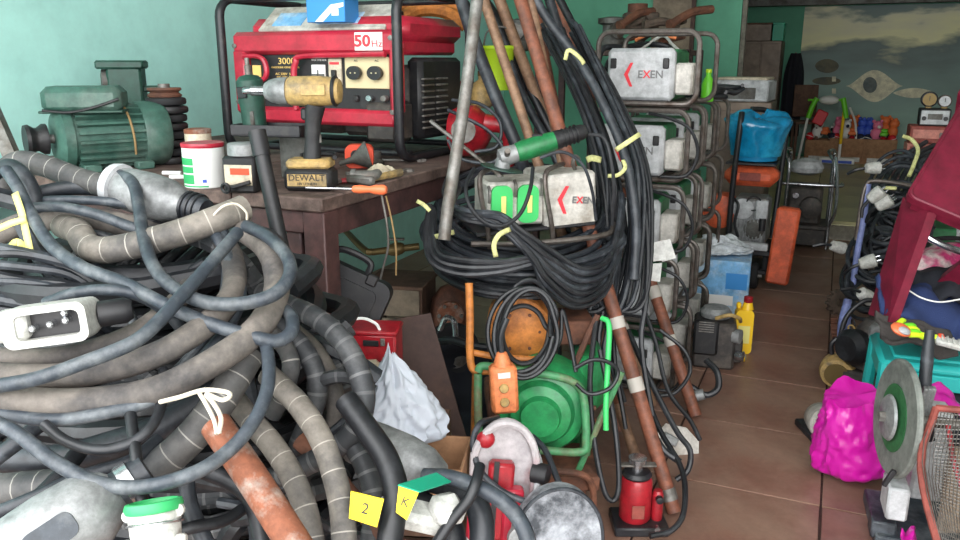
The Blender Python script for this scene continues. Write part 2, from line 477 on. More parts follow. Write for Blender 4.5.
mat('flower_print', (224, 62, 130), .8, col2=(240, 214, 214), scale=22, amt=.5, detail=1.5)

# ------------------------------------------------------------------ the room
XL, XR, YF, YS, YB, ZC = -2.5, 1.75, -0.25, 6.18, 10.35, 3.3
floor = struct('floor', MB().box(((XL + XR) / 2, (YF + YS) / 2, -.056), (XR - XL, YS - YF, .1)), 'grout')
T = .465
tile_me = None
for i in range(-6, 5):
    for j in range(-10, 9):
        x0, y0 = .073 + i * T, 2.29 + j * T
        x1, y1 = min(x0 + T, XR), min(y0 + T, YS)
        x0 = max(x0, XL); y0 = max(y0, YF)
        if x1 - x0 < .05 or y1 - y0 < .05 or y1 < .5: continue
        full = abs(x1 - x0 - T) < 1e-6 and abs(y1 - y0 - T) < 1e-6
        if full and tile_me:
            o = bpy.data.objects.new('tile', tile_me); COL.objects.link(o); o.parent = floor
        else:
            o = MB().box((0, 0, -.01), (x1 - x0 - .007, y1 - y0 - .007, .02), bev=.0012).build('tile', 'tile', floor)
            if full: tile_me = o.data
        o.location = ((x0 + x1) / 2, (y0 + y1) / 2, random.uniform(-.0008, .0008))
ZU = .125
upper = struct('floor_upper', MB().box(((XL + XR) / 2, (YS + YB) / 2 + .02, ZU / 2 - .035), (XR - XL, YB - YS - .04, ZU + .05)), 'riser')
um = None
for i in range(8):
    for j in range(7):
        x0, y0 = XL + i * .6 + .01, YS + j * .6
        w = min(.6, XR - x0); h = min(.6, YB - y0)
        if w < .1 or h < .1: continue
        o = MB().box((0, 0, -.005), (w - .006, h - .006, .03), bev=.003).build('tile', 'upper_tile', upper)
        o.location = (x0 + w / 2, y0 + h / 2, ZU)
wl = struct('wall_left', MB().box((XL - .06, (YF + YB) / 2, ZC / 2 - .1), (.12, YB - YF, ZC + .2)), 'teal_wall')
wr = struct('wall_right', MB().box((XR + .06, (YF + YB) / 2, ZC / 2 - .1), (.12, YB - YF, ZC + .2)), 'cream_wall')
wb = struct('wall_back', MB().box(((XL + XR) / 2, YB + .06, ZC / 2), (XR - XL + .24, .12, ZC)), 'green_wall')
# pier and doorway wall where the front shop ends
px = FL(736, 240).x
xp = W(736, 90, 6.05)
xp = xp.x * 6.2 / xp.y
struct('wall_partition', MB().box(((XL + xp) / 2, YS + .08, ZC / 2), (xp - XL, .16, ZC)), 'green_wall')
struct('ceiling', MB().box(((XL + XR) / 2, (YF + YB) / 2, ZC + .05), (XR - XL + .24, YB - YF + .12, .1)), 'ceiling_paint')
struct('ground_outside', MB().box((0, -8.35, -.1), (30, 16.2, .1)), 'pavement')
# thin door jamb on the pier edge
struct('trim_1', MB().box((xp + .02, YS + .02, 1.15), (.035, .04, 2.0), bev=.004), 'riser')
# concrete beam over the back wall
zb = CAM_H + 0
bz = W(870, 6, 9.2).z
struct('beam_back', MB().box(((XL + XR) / 2, YB - .1, bz + .2), (XR - XL, .2, .4)), 'junk_grey')
# mural on the back wall
mx0 = W(797, 90, 9.35); s_ = (YB - .012) / mx0.y; mx0 = mx0.x * s_
mur = thing('wall_mural', 'large painted landscape mural with cloudy sky on the back wall', 'mural', ((mx0 + XR) / 2, YB - .012, ZU + .05))
mw = XR - mx0
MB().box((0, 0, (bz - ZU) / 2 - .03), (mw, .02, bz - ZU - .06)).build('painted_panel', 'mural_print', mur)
def mur_pt(x, y):
    r = W(x, y, 1.0) - CC
    p = CC + r * ((YB - .024) / r.y)
    return (p.x - mur.location.x, p.z - mur.location.z)
def lens(xa, xb, yc, hh, px_, sharp=1.6, n=22):
    top = [(xa + (xb - xa) * i / n, yc - hh * math.sin(math.pi * i / n) ** sharp) for i in range(n + 1)]
    bot = [(xb - (xb - xa) * i / n, yc + hh * math.sin(math.pi * i / n) ** sharp) for i in range(1, n)]
    return [mur_pt(x, y) for x, y in top + bot][::-1]
MB().prism(lens(846, 903, 86, 16, 0), (0, -.012, 0), (1, 0, 0), (0, 0, 1), .003).build('painted_shape', 'mural_cream', mur)
MB().prism(lens(893, 935, 93, 5, 0, .8), (0, -.012, 0), (1, 0, 0), (0, 0, 1), .003).build('painted_shape', 'mural_cream', mur)
c_ = [(870 + 7 * math.cos(a * .314), 85 + 8 * math.sin(a * .314)) for a in range(20)]
MB().prism([mur_pt(*q) for q in c_][::-1], (0, -.015, 0), (1, 0, 0), (0, 0, 1), .003).build('painted_shape', 'mural_slate', mur)
for (xa, xb, yc, hh) in ((815, 839, 66, 7), (812, 841, 81, 4)):
    MB().prism(lens(xa, xb, yc, hh, 0, .5), (0, -.012, 0), (1, 0, 0), (0, 0, 1), .003).build('painted_shape', 'mural_brown', mur)
for (x, y) in ((834, 79), (834, 91)):
    MB().prism([mur_pt(x + a, y + b) for a, b in ((-2, -2.5), (2, -2.5), (2, 2.5), (-2, 2.5))][::-1], (0, -.014, 0), (1, 0, 0), (0, 0, 1), .003).build('painted_shape', 'mural_cream', mur)
# ------------------------------------------------------------------ the work bench by the wall
ZBN = .93
bc = FL(322, 199, ZBN)
bx0, bx1, by0, by1 = XL + .02, bc.x, bc.y, bc.y + 1.42
bench = thing('work_bench', 'brown steel framed work bench with worn wooden top against the teal wall', 'bench', ((bx0 + bx1) / 2, (by0 + by1) / 2, 0))
bl = bench.location
def bb(x0, x1, y0, y1, z0, z1, bev=.004):
    return MB().box(((x0 + x1) / 2 - bl.x, (y0 + y1) / 2 - bl.y, (z0 + z1) / 2), (x1 - x0, y1 - y0, z1 - z0), bev=bev)
npl = 5
for i in range(npl):
    a = bx0 + (bx1 - bx0) * i / npl; b_ = bx0 + (bx1 - bx0) * (i + 1) / npl
    bb(a + .002, b_ - .002, by0, by1, ZBN - .035, ZBN).build('top_plank', 'bench_wood', bench)
for (x, y) in ((bx1 - .035, by0 + .04), (bx1 - .035, by1 - .04), (bx0 + .05, by0 + .04), (bx0 + .05, by1 - .04)):
    MB().box((x - bl.x, y - bl.y, (ZBN - .035) / 2), (.062, .062, ZBN - .037), bev=.003).build('leg', 'bench_steel', bench)
bb(bx0 + .08, bx1 - .07, by0 + .02, by0 + .055, ZBN - .095, ZBN - .037).build('apron', 'bench_steel', bench)
bb(bx1 - .05, bx1 - .015, by0 + .075, by1 - .075, ZBN - .105, ZBN - .037).build('apron', 'bench_steel', bench)
bb(bx1 - .135, bx1 - .09, by0 + .03, by0 + .075, ZBN - .26, ZBN - .04).build('hanger_plate', 'bench_steel', bench)
bb(bx1 - .26, bx1 - .225, by0 + .08, by0 + .12, ZBN - .24, ZBN - .04).build('hanger_plate', 'bench_steel', bench)

# board leaning on the wall at the far end of the heap
o_ = MB()
p0, p1 = W(-30, 60, 2.05), W(42, 225, 1.95)
o_.tube([p0, p1], .022, n=4, smooth=False)
single('timber_batten', o_, 'galv', 'weathered grey batten leaning on the teal wall above the cable heap', 'batten')

# ---- electric motor
mo = thing('electric_motor', 'green finned electric motor with black pulley lying on the bench', 'motor', FL(112, 168, ZBN), math.radians(63))
MB().lathe([(.055, -.15), (.07, -.148), (.088, -.135), (.09, -.11), (.083, -.108)], (0, 0, .098), (1, 0, 0), 28).build('end_shield', 'motor_green', mo)
MB().cyl((-.11, 0, .098), (.1, 0, .098), .08, n=28).build('casing', 'motor_green', mo)
for k in range(22):
    a = 2 * math.pi * k / 22 + .1
    c_, s_ = math.cos(a), math.sin(a)
    MB().box((0, c_ * .086, .098 + s_ * .086), (.2, .007, .02), rot=Euler((a - math.pi / 2, 0, 0)).to_matrix()).build('fin', 'motor_green', mo)
MB().lathe([(.097, .085), (.1, .09), (.1, .15), (.09, .165), (.03, .168)], (0, 0, .098), (1, 0, 0), 28).build('fan_cover', 'motor_green', mo)
MB().cyl((-.19, 0, .098), (-.14, 0, .098), .013, n=12).build('shaft', 'galv', mo)
MB().lathe([(.012, -.225), (.042, -.225), (.044, -.215), (.034, -.2), (.034, -.192), (.044, -.178), (.044, -.168), (.012, -.166)], (0, 0, .098), (1, 0, 0), 24).build('pulley', 'black_plastic', mo)
for sx in (-.075, .075):
    for sy in (-.075, .075):
        MB().box((sx, sy, .012), (.05, .045, .024), bev=.004).build('foot', 'motor_green', mo)
MB().tube([Vector((.035 + .003 * i, -.1 * math.sin(a_) - .002, .098 + .102 * math.cos(a_))) for i, a_ in enumerate([.1, .5, .9, 1.3, 1.7, 2.1])], .0035, n=6).build('tie_string', 'straw', mo)
# loose terminal cover lying on the motor
tcv = thing('terminal_cover', 'long green sheet metal cover lying loose on top of the finned motor', 'cover', W(87, 112, 2.36), math.radians(36))
def cov(w, d, h, t):
    m = MB()
    def P_(u, v): return 0
    m.box((0, 0, h / 2), (w, d, h), bev=.018)
    return m
cov(.215, .13, .075, 0).build('shell', 'motor_green', tcv)
MB().box((0, 0, .004), (.225, .14, .008), bev=.002).build('rim', 'motor_dark', tcv)
MB().tube([(-.1, -.072, .01), (-.03, -.074, .004), (.04, -.073, .018), (.105, -.07, .04)], .004, n=6).build('gasket', 'black_plastic', tcv)
# gearbox motor standing behind
gb = thing('terminal_housing', 'dark green square terminal housing with flanged lid behind the finned motor', 'housing', FL(135, 155, ZBN), math.radians(38))
MB().box((0, 0, .15), (.11, .11, .3), bev=.008).build('body', 'motor_dark', gb)
MB().box((-.01, 0, .305), (.15, .13, .028), bev=.006).build('lid', 'motor_dark', gb)
MB().lathe([(.034, 0), (.04, .004), (.04, .02), (.02, .024)], (-.056, -.01, .25), (-1, -.2, 0), 16).build('gland', 'junk_grey', gb)
MB().box((.08, 0, .225), (.06, .05, .02), bev=.004).build('bracket', 'motor_dark', gb)
for k in range(3):
    MB().tube([(.06, -.05, .17), (.075 + .01 * k, -.075, .16), (.06 + .015 * k, -.085, .13), (.05, -.08, .11 - .01 * k)], .003, n=5).build('lead_wire', 'straw' if k else 'rubber_black', gb)
# ---- stack of black wheels
base = FL(172, 163, ZBN)
zz = ZBN
for k in range(8):
    h = .0255
    m = MB().lathe([(.02, 0), (.05, .001), (.058, .003), (.061, .008), (.061, h - .008), (.058, h - .003), (.05, h - .001), (.02, h)], n=26)
    lay = ['lowest', 'second', 'third', 'fourth', 'fifth', 'sixth', 'seventh', 'eighth'][k]
    o = single('rubber_roller', m, 'tyre' if k % 2 else 'black_plastic', f'black rubber wheel, {lay} from the bench in the stack beside the motor' if k else 'black rubber wheel at the bottom of the stack beside the motor', 'wheel', 'stacked black wheels')
    o.location = (base.x + random.uniform(-.003, .003), base.y + random.uniform(-.003, .003), zz); zz += h + .0005
pl = thing('belt_pulley', 'rusty grooved pulley wheel lying on top of the black wheel stack', 'pulley', (base.x - .003, base.y, zz), 0)
MB().lathe([(.015, 0), (.05, 0), (.052, .006), (.042, .014), (.052, .022), (.05, .028), (.015, .028)], n=26).build('sheave', 'rust_dark', pl)
MB().lathe([(.008, .028), (.018, .028), (.018, .04), (.008, .04)], n=16).build('hub', 'galv', pl)
# ---- paint tin
tin = thing('paint_tin', 'white paint tin with green label panel and red rim on the bench', 'paint tin', FL(206, 186, ZBN), math.radians(20))
MB().lathe([(.05, 0), (.0525, .002), (.0525, .105), (.05, .108)], n=32).build('can', 'white_paint', tin)
MB().lathe([(.0535, .103), (.0545, .106), (.0545, .111), (.0535, .114), (.04, .113)], n=32).build('rim', 'red_paint', tin)
def wrap(a0, a1, z0, z1, r):
    m = MB(); n = 10; vs = []; fs = []
    for i in range(n + 1):
        a = math.radians(a0 + (a1 - a0) * i / n)
        vs += [(r * math.cos(a), r * math.sin(a), z0), (r * math.cos(a), r * math.sin(a), z1)]
    fs = [(2 * i, 2 * i + 2, 2 * i + 3, 2 * i + 1) for i in range(n)]
    return m._add(vs, fs)
for (z0, z1) in ((.012, .036), (.04, .056), (.06, .078)):
    wrap(190, 262, z0, z1, .0532).build('label_band', 'label_green', tin)
wrap(175, 300, .004, .008, .0532).build('label_band', 'label_green', tin)
wrap(285, 296, .016, .024, .0532).build('label_mark', 'toy_blue', tin)
t2 = thing('jam_tin', 'small cream tin with rusty lid behind the white paint tin', 'tin', FL(201, 170, ZBN))
MB().lathe([(.036, 0), (.038, .002), (.038, .115), (.036, .118)], n=24).build('can', 'cream', t2)
MB().lathe([(.039, .11), (.039, .122), (.03, .124)], n=24).build('lid', 'rust', t2)
# white bits in front of the motor
for k, (x, y) in enumerate(((172, 173), (180, 177))):
    p = FL(x, y, ZBN + .006)
    o = MB().cyl((-.028, 0, 0), (.028, 0, 0), .006, n=8)
    o = single('plastic_conduit', o, 'white_paint', ('short white plastic conduit offcut nearest the motor foot', 'short white plastic conduit offcut nearest the paint tin')[k], 'offcut', 'white offcuts on the bench', origin=(0, 0, 0)); o.location = p; o.rotation_euler = (0, 0, .3 + k * .3)
# ---- battery charger tin with black lid
bt = thing('glue_tin', 'black and cream square tin with dark lid and pull ring on the bench edge', 'tin', FL(246, 191, ZBN), math.radians(14))
MB().box((0, 0, .045), (.085, .07, .09), bev=.006).build('can', 'black_plastic', bt)
MB().box((0, -.0357, .045), (.072, .002, .05), bev=.0005).build('label', 'cream', bt)
MB().box((.005, -.0372, .054), (.05, .002, .016), bev=.0005).build('label_band', 'orange_red', bt)
MB().lathe([(.036, .09), (.038, .092), (.038, .118), (.034, .121)], n=24).build('lid', 'alu', bt)
MB().torus((-.028, -.05, .014), (.2, 1, .1), .011, .004, 14, 6).build('pull_ring', 'black_plastic', bt)
MB().tube([(-.02, -.046, .016), (.0, -.05, .02), (.035, -.046, .03)], .005, n=6).build('strap', 'black_plastic', bt)
# ---- flat steel tray lying over the tins
tr = thing('steel_tray', 'shallow dark steel tray lying across the square tin behind the impact wrench', 'tray', FL(268, 183, ZBN) + Vector((0, .04, .123)), math.radians(10))
MB().box((0, 0, .006), (.2, .1, .012), bev=.003).build('plate', 'black_paint', tr)
for sy in (-.049, .049):
    MB().box((0, sy, .018), (.2, .005, .026), bev=.001).build('lip', 'black_paint', tr)
for sx in (-.0985, .0985):
    MB().box((sx, 0, .018), (.005, .094, .026), bev=.001).build('lip', 'black_paint', tr)
# block under the free end of the tray
single('steel_block', MB().box((0, 0, .0), (.1, .06, .12), bev=.005), 'junk_grey', 'dull steel block standing on the bench under the dark tray', 'block', origin=(0, 0, -.06)).location = FL(292, 180, ZBN) + Vector((0, .045, 0))
# ---- dark upright grinder body
ug = thing('die_grinder', 'dark green grey die grinder standing upright in the steel tray', 'grinder', tr.location + Vector((-.07, .01, .013)), 0, rot=(0, math.radians(-4), 0))
MB().lathe([(.026, 0), (.032, .006), (.033, .06), (.036, .075), (.036, .13), (.026, .142), (.012, .146)], n=18).build('body', 'motor_dark', ug)
MB().lathe([(.009, .146), (.009, .17), (.006, .172), (.006, .19)], n=10).build('spindle', 'galv', ug)
MB().box((.0, -.036, .1), (.03, .006, .03), bev=.002).build('switch', 'black_plastic', ug)
MB().box((.012, -.027, .03), (.02, .006, .04), bev=.002).build('nameplate', 'junk_grey', ug)

# ---- generator
gp = FL(404, 164, ZBN)
gen = thing('petrol_generator', 'red portable petrol generator in a black tube frame on the bench', 'generator', (gp.x - .575 * 1.21, gp.y, ZBN), math.radians(-2))
gen.scale = (1.21, 1.12, .98)
GW, GD, GH = .575, .44, .545
for sx in (0.0, GW):
    pts = [(sx, GD / 2 + a, GH / 2 + b) for a, b in rrect(GD, GH - .03, .06)]
    MB().tube(pts, .0135, n=10, closed=True, smooth=False).build('frame_loop', 'black_paint', gen)
for (y, z) in ((.06, .0285), (GD - .06, .0285), (.05, GH - .016), (GD - .05, GH - .016)):
    MB().cyl((.0, y, z), (GW, y, z), .011, n=10).build('crossbar', 'black_paint', gen)
# red front: body with a raised lip, tank behind
fr = MB().box((GW / 2, .045, .418), (GW - .03, .05, .076), bev=.014)
fr.box((.04, .045, .29), (.05, .05, .22), bev=.01)
fr.box((GW - .028, .045, .3), (.028, .05, .22), bev=.01)
fr.box((GW / 2 + .03, .045, .178), (GW - .1, .05, .055), bev=.012)
fr.build('front_cowl', 'red_paint', gen)
MB().tube([(.235, .018, .2), (.235, .016, .31), (.245, .015, .355), (.275, .015, .375), (.53, .015, .38)], .009, n=8, res=4).build('cowl_bead', 'red_paint', gen)
MB().tube([(.06, .018, .375), (.11, .016, .375), (.135, .016, .36), (.142, .016, .325), (.13, .017, .3), (.1, .017, .292)], .008, n=8, res=4).build('cowl_bead', 'red_paint', gen)
cp = MB().box((.305, .06, .292), (.48, .04, .19), bev=.004).build('control_panel', 'panel_black', gen)
MB().box((.46, .037, .322), (.138, .006, .1), bev=.002).build('socket_plate', 'gold_plate', gen)
for sx in (.428, .493):
    q = MB().lathe([(.008, -.016), (.022, -.016), (.022, -.004), (.019, 0)], (sx, .032, .322), (0, 1, 0), 18)
    q.build('socket', 'black_plastic', gen)
    for k in (-1, 1):
        MB().cyl((sx + .007 * k, .014, .322), (sx + .007 * k, .017, .322), .0022, n=6).build('socket_hole', 'gold_plate', gen)
vm = MB().box((.305, .036, .325), (.045, .008, .045), bev=.002).build('voltmeter', 'white_paint', gen)
MB().box((.305, .0315, .312), (.042, .002, .012), bev=.0005).build('voltmeter_scale', 'junk_grey', gen)
MB().box((.305, .0312, .32), (.003, .002, .022)).build('needle', 'black_ink', gen)
MB().box((.36, .036, .325), (.042, .008, .085), bev=.002).build('switch_plate', 'cream', gen)
MB().box((.36, .028, .316), (.013, .014, .03), bev=.002).build('breaker_switch', 'black_plastic', gen)
MB().box((.36, .0315, .352), (.03, .002, .008)).build('switch_label', 'red_ink', gen)
MB().box((.425, .036, .24), (.014, .014, .02), bev=.003).build('terminal', 'black_plastic', gen)
for sx in (.47, .515):
    MB().lathe([(.004, -.014), (.009, -.014), (.011, 0)], (sx, .036, .242), (0, 1, 0), 12).build('terminal_nut', 'chrome' if sx < .48 else 'galv', gen)
for q, (x, z, sz, tx, mt) in enumerate(((.195, .358, .03, '3000', 'yellow_ink'), (.19, .338, .009, 'GASOLINE GENERATOR', 'yellow_ink'), (.19, .305, .011, 'AC 220V  50Hz\nDC 12V  8.3A\n2.5 kVA MAX', 'yellow_ink'), (.18, .262, .02, 'CE', 'yellow_ink'),
                                    (.305, .362, .009, 'VOLTMETER', 'white_paint'), (.428, .36, .009, 'AC', 'black_ink'), (.493, .36, .009, 'AC', 'black_ink'))):
    text(tx, sz, (x, .0392 if x < .4 else .0335, z), (1, 0, 0), (0, 0, 1), mt, gen, ext=.0008)
MB().box((.09, .038, .325), (.03, .004, .04), bev=.001).build('warning_label', 'yellow_ink', gen)
MB().box((.478, .0195, .42), (.085, .003, .056), bev=.0008).build('frequency_sticker', 'white_paint', gen)
text('50', .05, (.46, .0172, .42), (1, 0, 0), (0, 0, 1), 'red_ink', gen, ext=.0006, bold=.0015)
text('Hz', .03, (.504, .0172, .412), (1, 0, 0), (0, 0, 1), 'red_ink', gen, ext=.0006)
for (x, z) in ((.03, .41), (GW - .03, .43), (.03, .22), (GW - .03, .2)):
    MB().lathe([(.003, -.006), (.008, -.005), (.008, 0)], (x, .022, z), (0, 1, 0), 8).build('bolt', 'galv', gen)
# tank
tk = MB().box((GW / 2 + .01, .255, .445), (GW - .05, .36, .085), bev=.025)
tk.box((GW / 2 + .01, .255, .39), (GW - .09, .33, .05), bev=.01)
tk.build('fuel_tank', 'red_paint', gen)
MB().lathe([(.0, .485), (.035, .485), (.038, .49), (.038, .51), (.03, .516)], (.42, .24, 0), n=20).build('fuel_cap', 'black_plastic', gen)
# engine on the aisle side
MB().box((.42, .25, .19), (.22, .24, .24), bev=.015).build('engine_block', 'engine_dark', gen)
MB().box((.17, .25, .17), (.27, .2, .2), bev=.03).build('alternator', 'engine_dark', gen)
MB().box((.545, .27, .2), (.05, .26, .27), bev=.014).build('blower_cover', 'black_plastic', gen)
for i in range(9):
    for j in range(2):
        MB().box((.574, .17 + j * .085, .105 + i * .02), (.008, .07, .007), bev=.002).build('vent_slat', 'galv', gen)
MB().box((.5, .08, .13), (.1, .1, .13), bev=.012).build('air_filter', 'engine_dark', gen)
for o_ in gen.children:
    if not o_.name.startswith(('frame_loop', 'crossbar', 'engine', 'alternator', 'blower', 'vent', 'air')): o_.location.z -= .036 if not o_.name.startswith('fuel') else .022
# boxes on top of the generator
ob = thing('product_box', 'blue and white carton standing on top of the red generator', 'carton', gen.location + Vector((.42, .05, .436)), math.radians(3))
MB().box((0, 0, .05), (.14, .09, .1), bev=.002).build('carton', 'box_blue', ob)
MB().prism([(-.04, -.045), (-.01, -.045), (.03, -.01), (.066, .0), (.066, .012), (.02, .006)], (0, -.0457, .047), (1, 0, 0), (0, 0, 1), .001).build('printed_band', 'white_paint', ob)
MB().box((.035, -.0457, .03), (.025, .001, .02)).build('printed_mark', 'white_paint', ob)
pk = thing('flat_packet', 'flat grey white packet lying on the red generator behind the blue carton', 'packet', gen.location + Vector((.36, .12, .437)), 0, rot=(math.radians(38), 0, math.radians(-1)))
MB().box((0, 0, .014), (.5, .13, .026), bev=.004).build('packet', 'dirty_white', pk)
MB().box((-.14, -.01, .028), (.12, .07, .002)).build('print_patch', 'box_sky', pk)
MB().box((.06, -.01, .028), (.16, .06, .002)).build('print_patch', 'box_sky', pk)

# orange hose roll and box top behind the tank
oh = cable([(402, 18, 2.95), (420, 10, 2.98), (445, 12, 3.0), (466, 26, 3.02)], .026, 'orange_paint', 'fat orange hose lying across the rear of the red generator', 'hose', 'orange_hose')
oh2 = cable([(400, 6, 3.0), (425, 2, 3.02), (450, 4, 3.05), (470, 16, 3.08)], .02, 'orange_paint', 'thinner orange hose above the fat orange one', 'hose', 'orange_hose')

# ---- impact wrench with battery
wp = FL(312, 190, ZBN)
iw = thing('impact_wrench', 'dusty yellow cordless impact wrench standing on its battery at the bench edge', 'impact wrench', wp, math.radians(18))
bat = MB().box((0, 0, .03), (.122, .075, .055), bev=.009).build('battery', 'black_plastic', iw)
MB().box((0, 0, .068), (.112, .066, .026), bev=.008).build('battery_top', 'tool_yellow', iw)
MB().box((0, -.0382, .03), (.1, .002, .03), bev=.0005).build('battery_label', 'tool_yellow', iw)
text('DEWALT', .022, (0, -.0398, .036), (1, 0, 0), (0, 0, 1), 'black_ink', iw, sx=1.05)
text('18V LITHIUM', .009, (0, -.0398, .021), (1, 0, 0), (0, 0, 1), 'black_ink', iw)
MB().tube([(.005, 0, .078), (.008, 0, .12), (.012, 0, .17), (.02, 0, .212)], [.024, .02, .021, .026], n=12, flat=.85).build('grip', 'black_plastic', iw)
MB().tube([(.028, 0, .12), (.027, 0, .14)], .004, n=6, smooth=False).build('trim_screw', 'galv', iw)
MB().box((-.008, 0, .19), (.018, .02, .03), bev=.005).build('trigger', 'black_plastic', iw)
MB().lathe([(.03, -.07), (.036, -.06), (.037, .0), (.034, .05), (.028, .062), (.01, .066)], (.022, 0, .246), (1, 0, 0), 20).build('motor_housing', 'tool_yellow', iw)
MB().lathe([(.014, -.128), (.02, -.126), (.028, -.112), (.033, -.09), (.034, -.068)], (.022, 0, .246), (1, 0, 0), 20).build('gear_case', 'alu', iw)
MB().lathe([(.007, -.185), (.0085, -.183), (.0085, -.16), (.012, -.163), (.012, -.125)], (.022, 0, .246), (1, 0, 0), 10).build('anvil', 'chrome', iw)
MB().box((.027, -.037, .25), (.06, .004, .026), bev=.001).build('side_label', 'tool_yellow', iw)
MB().torus((.072, 0, .246), (1, 0, 0), .033, .005, 20, 6).build('rear_band', 'black_plastic', iw)
MB().tube([(-.03, .02, .085), (.0, .045, .088), (.05, .05, .086), (.06, .01, .082)], .006, n=6).build('belt_hook', 'black_plastic', iw)

# ---- screwdriver, red box cutter, pliers and scraps
sd = thing('screwdriver', 'screwdriver with bright orange handle lying over the bench edge', 'screwdriver', FL(352, 189, ZBN + .012), math.radians(14))
MB().lathe([(.004, 0), (.009, .004), (.011, .02), (.008, .045), (.012, .06), (.013, .08), (.009, .088)], (0, 0, 0), (1, 0, 0), 12).build('handle', 'orange_plastic', sd)
MB().cyl((-.12, 0, 0), (0, 0, 0), .003, n=8).build('shaft', 'chrome', sd)
tp = thing('tape_measure', 'orange red tape measure lying behind the impact wrench', 'tape measure', FL(360, 168, ZBN), math.radians(28))
MB().prism(rrect(.085, .07, .02), (0, 0, .037), (1, 0, 0), (0, 0, 1), .045).build('case', 'orange_red', tp)
MB().prism(rrect(.05, .04, .015), (0, -.0235, .037), (1, 0, 0), (0, 0, 1), .003).build('side_disc', 'black_plastic', tp)
MB().box((.045, 0, .008), (.02, .02, .003)).build('blade_tip', 'tool_yellow', tp)
pz = thing('pliers', 'worn pliers with red grips lying between wrench and screwdriver', 'pliers', FL(340, 181, ZBN + .008), math.radians(60))
for s in (-1, 1):
    MB().tube([(0, 0, 0), (.03, .012 * s, 0), (.08, .018 * s, 0), (.11, .012 * s, 0)], .006, n=6).build('grip', 'red_jack', pz)
    MB().tube([(0, 0, 0), (-.02, .008 * s, 0), (-.045, .002 * s, 0)], [.008, .008, .004], n=6).build('jaw', 'galv', pz)
for k, (x, y, rr, lab, mt) in enumerate(((368, 176, .02, 'pale steel pipe elbow lying on the bench edge', 'galv'), (381, 167, .017, 'crumpled cream rag beside the generator foot', 'cream'), (374, 158, .02, 'grey casting with a bore behind the pipe elbow', 'junk_grey'))):
    p = FL(x, y, ZBN + .02)
    if k == 1:
        m = MB().grid(lambda u, v: Vector(((u - .5) * .1, (v - .5) * .07, -.018 + .03 * abs(math.sin(u * 7 + v * 4)) * math.sin(math.pi * u) * math.sin(math.pi * v))), 12, 10)
        o = single('cotton_rag', m, mt, lab, 'rag', origin=(0, 0, 0), solid=.004)
    elif k == 0:
        m = MB().tube([(-.035, 0, 0), (-.01, 0, 0), (.012, .008, .0), (.02, .035, .0)], .015, n=12)
        m.lathe([(.012, 0), (.019, 0), (.019, .012), (.012, .012)], (-.045, 0, 0), (1, 0, 0), 14)
        o = single('pipe_elbow', m, mt, lab, 'fitting', origin=(0, 0, 0))
    else:
        m = MB().lathe([(.012, -.018), (.03, -.018), (.032, -.01), (.022, 0), (.024, .02), (.014, .022)], n=16)
        o = single('bored_casting', m, mt, lab, 'casting', origin=(0, 0, 0))
    o.location = p; o.rotation_euler = (0, 0, .5 * k + .4)
hk = thing('hammer', 'claw hammer with brown handle lying by the red tape measure', 'hammer', FL(377, 178, ZBN + .012), math.radians(80))
MB().tube([(-.06, 0, 0), (.1, 0, .004)], [.008, .011], n=8, smooth=False).build('handle', 'tool_yellow', hk)
MB().box((-.065, 0, .003), (.022, .09, .022), bev=.005).build('head', 'galv', hk)
for k, (x, y, ln, rz_, lab) in enumerate(((388, 172, .12, 1.0, 'steel open ended spanner lying at the bench edge beside the elbow'), (352, 176, .1, 2.2, 'short steel spanner lying behind the orange screwdriver'), (398, 160, .14, .3, 'long steel spanner lying under the generator corner'))):
    sp_ = thing('open_spanner', lab, 'spanner', FL(x, y, ZBN + .004), rz_)
    MB().box((0, 0, 0), (ln, .012, .007), bev=.002).build('shank', 'galv', sp_)
    for s in (-1, 1):
        MB().prism([(-.012, -.012), (.004, -.015), (.014, -.009), (.004, -.004), (.004, .004), (.014, .009), (.004, .015), (-.012, .012)], (s * (ln / 2 + .008), 0, 0), (s, 0, 0), (0, 1, 0), .008).build('jaw', 'galv', sp_)
gl = thing('fuel_funnel', 'small grey funnel lying on its side under the red generator', 'funnel', FL(352, 160, ZBN + .03), 0, rot=(0, math.radians(75), .6))
MB().lathe([(.04, .05), (.042, .048), (.01, 0), (.007, -.04), (.005, -.04), (.008, 0), (.038, .05)], n=20, closed=True).build('cone', 'junk_grey', gl)
MB().torus((0, 0, .05), (0, 0, 1), .041, .003, 22, 6).build('rim', 'junk_grey', gl)
# black pipe standing in front of the bench
pp = MB().tube([W(259, 140, 1.72), W(302, 345, 1.72)], .0165, n=16, smooth=False)
pp.tube([W(257, 131, 1.72), W(262, 156, 1.72)], .019, n=16, smooth=False)
single('black_pipe', pp, 'black_plastic', 'black steel pipe leaning upright against the bench front', 'pipe')
# ------------------------------------------------------------------ the heap of hoses and cables
HG = 'hoses and cables of the big heap'
hp = W(165, 330, 1.62)
hx, hy = hp.x, hp.y
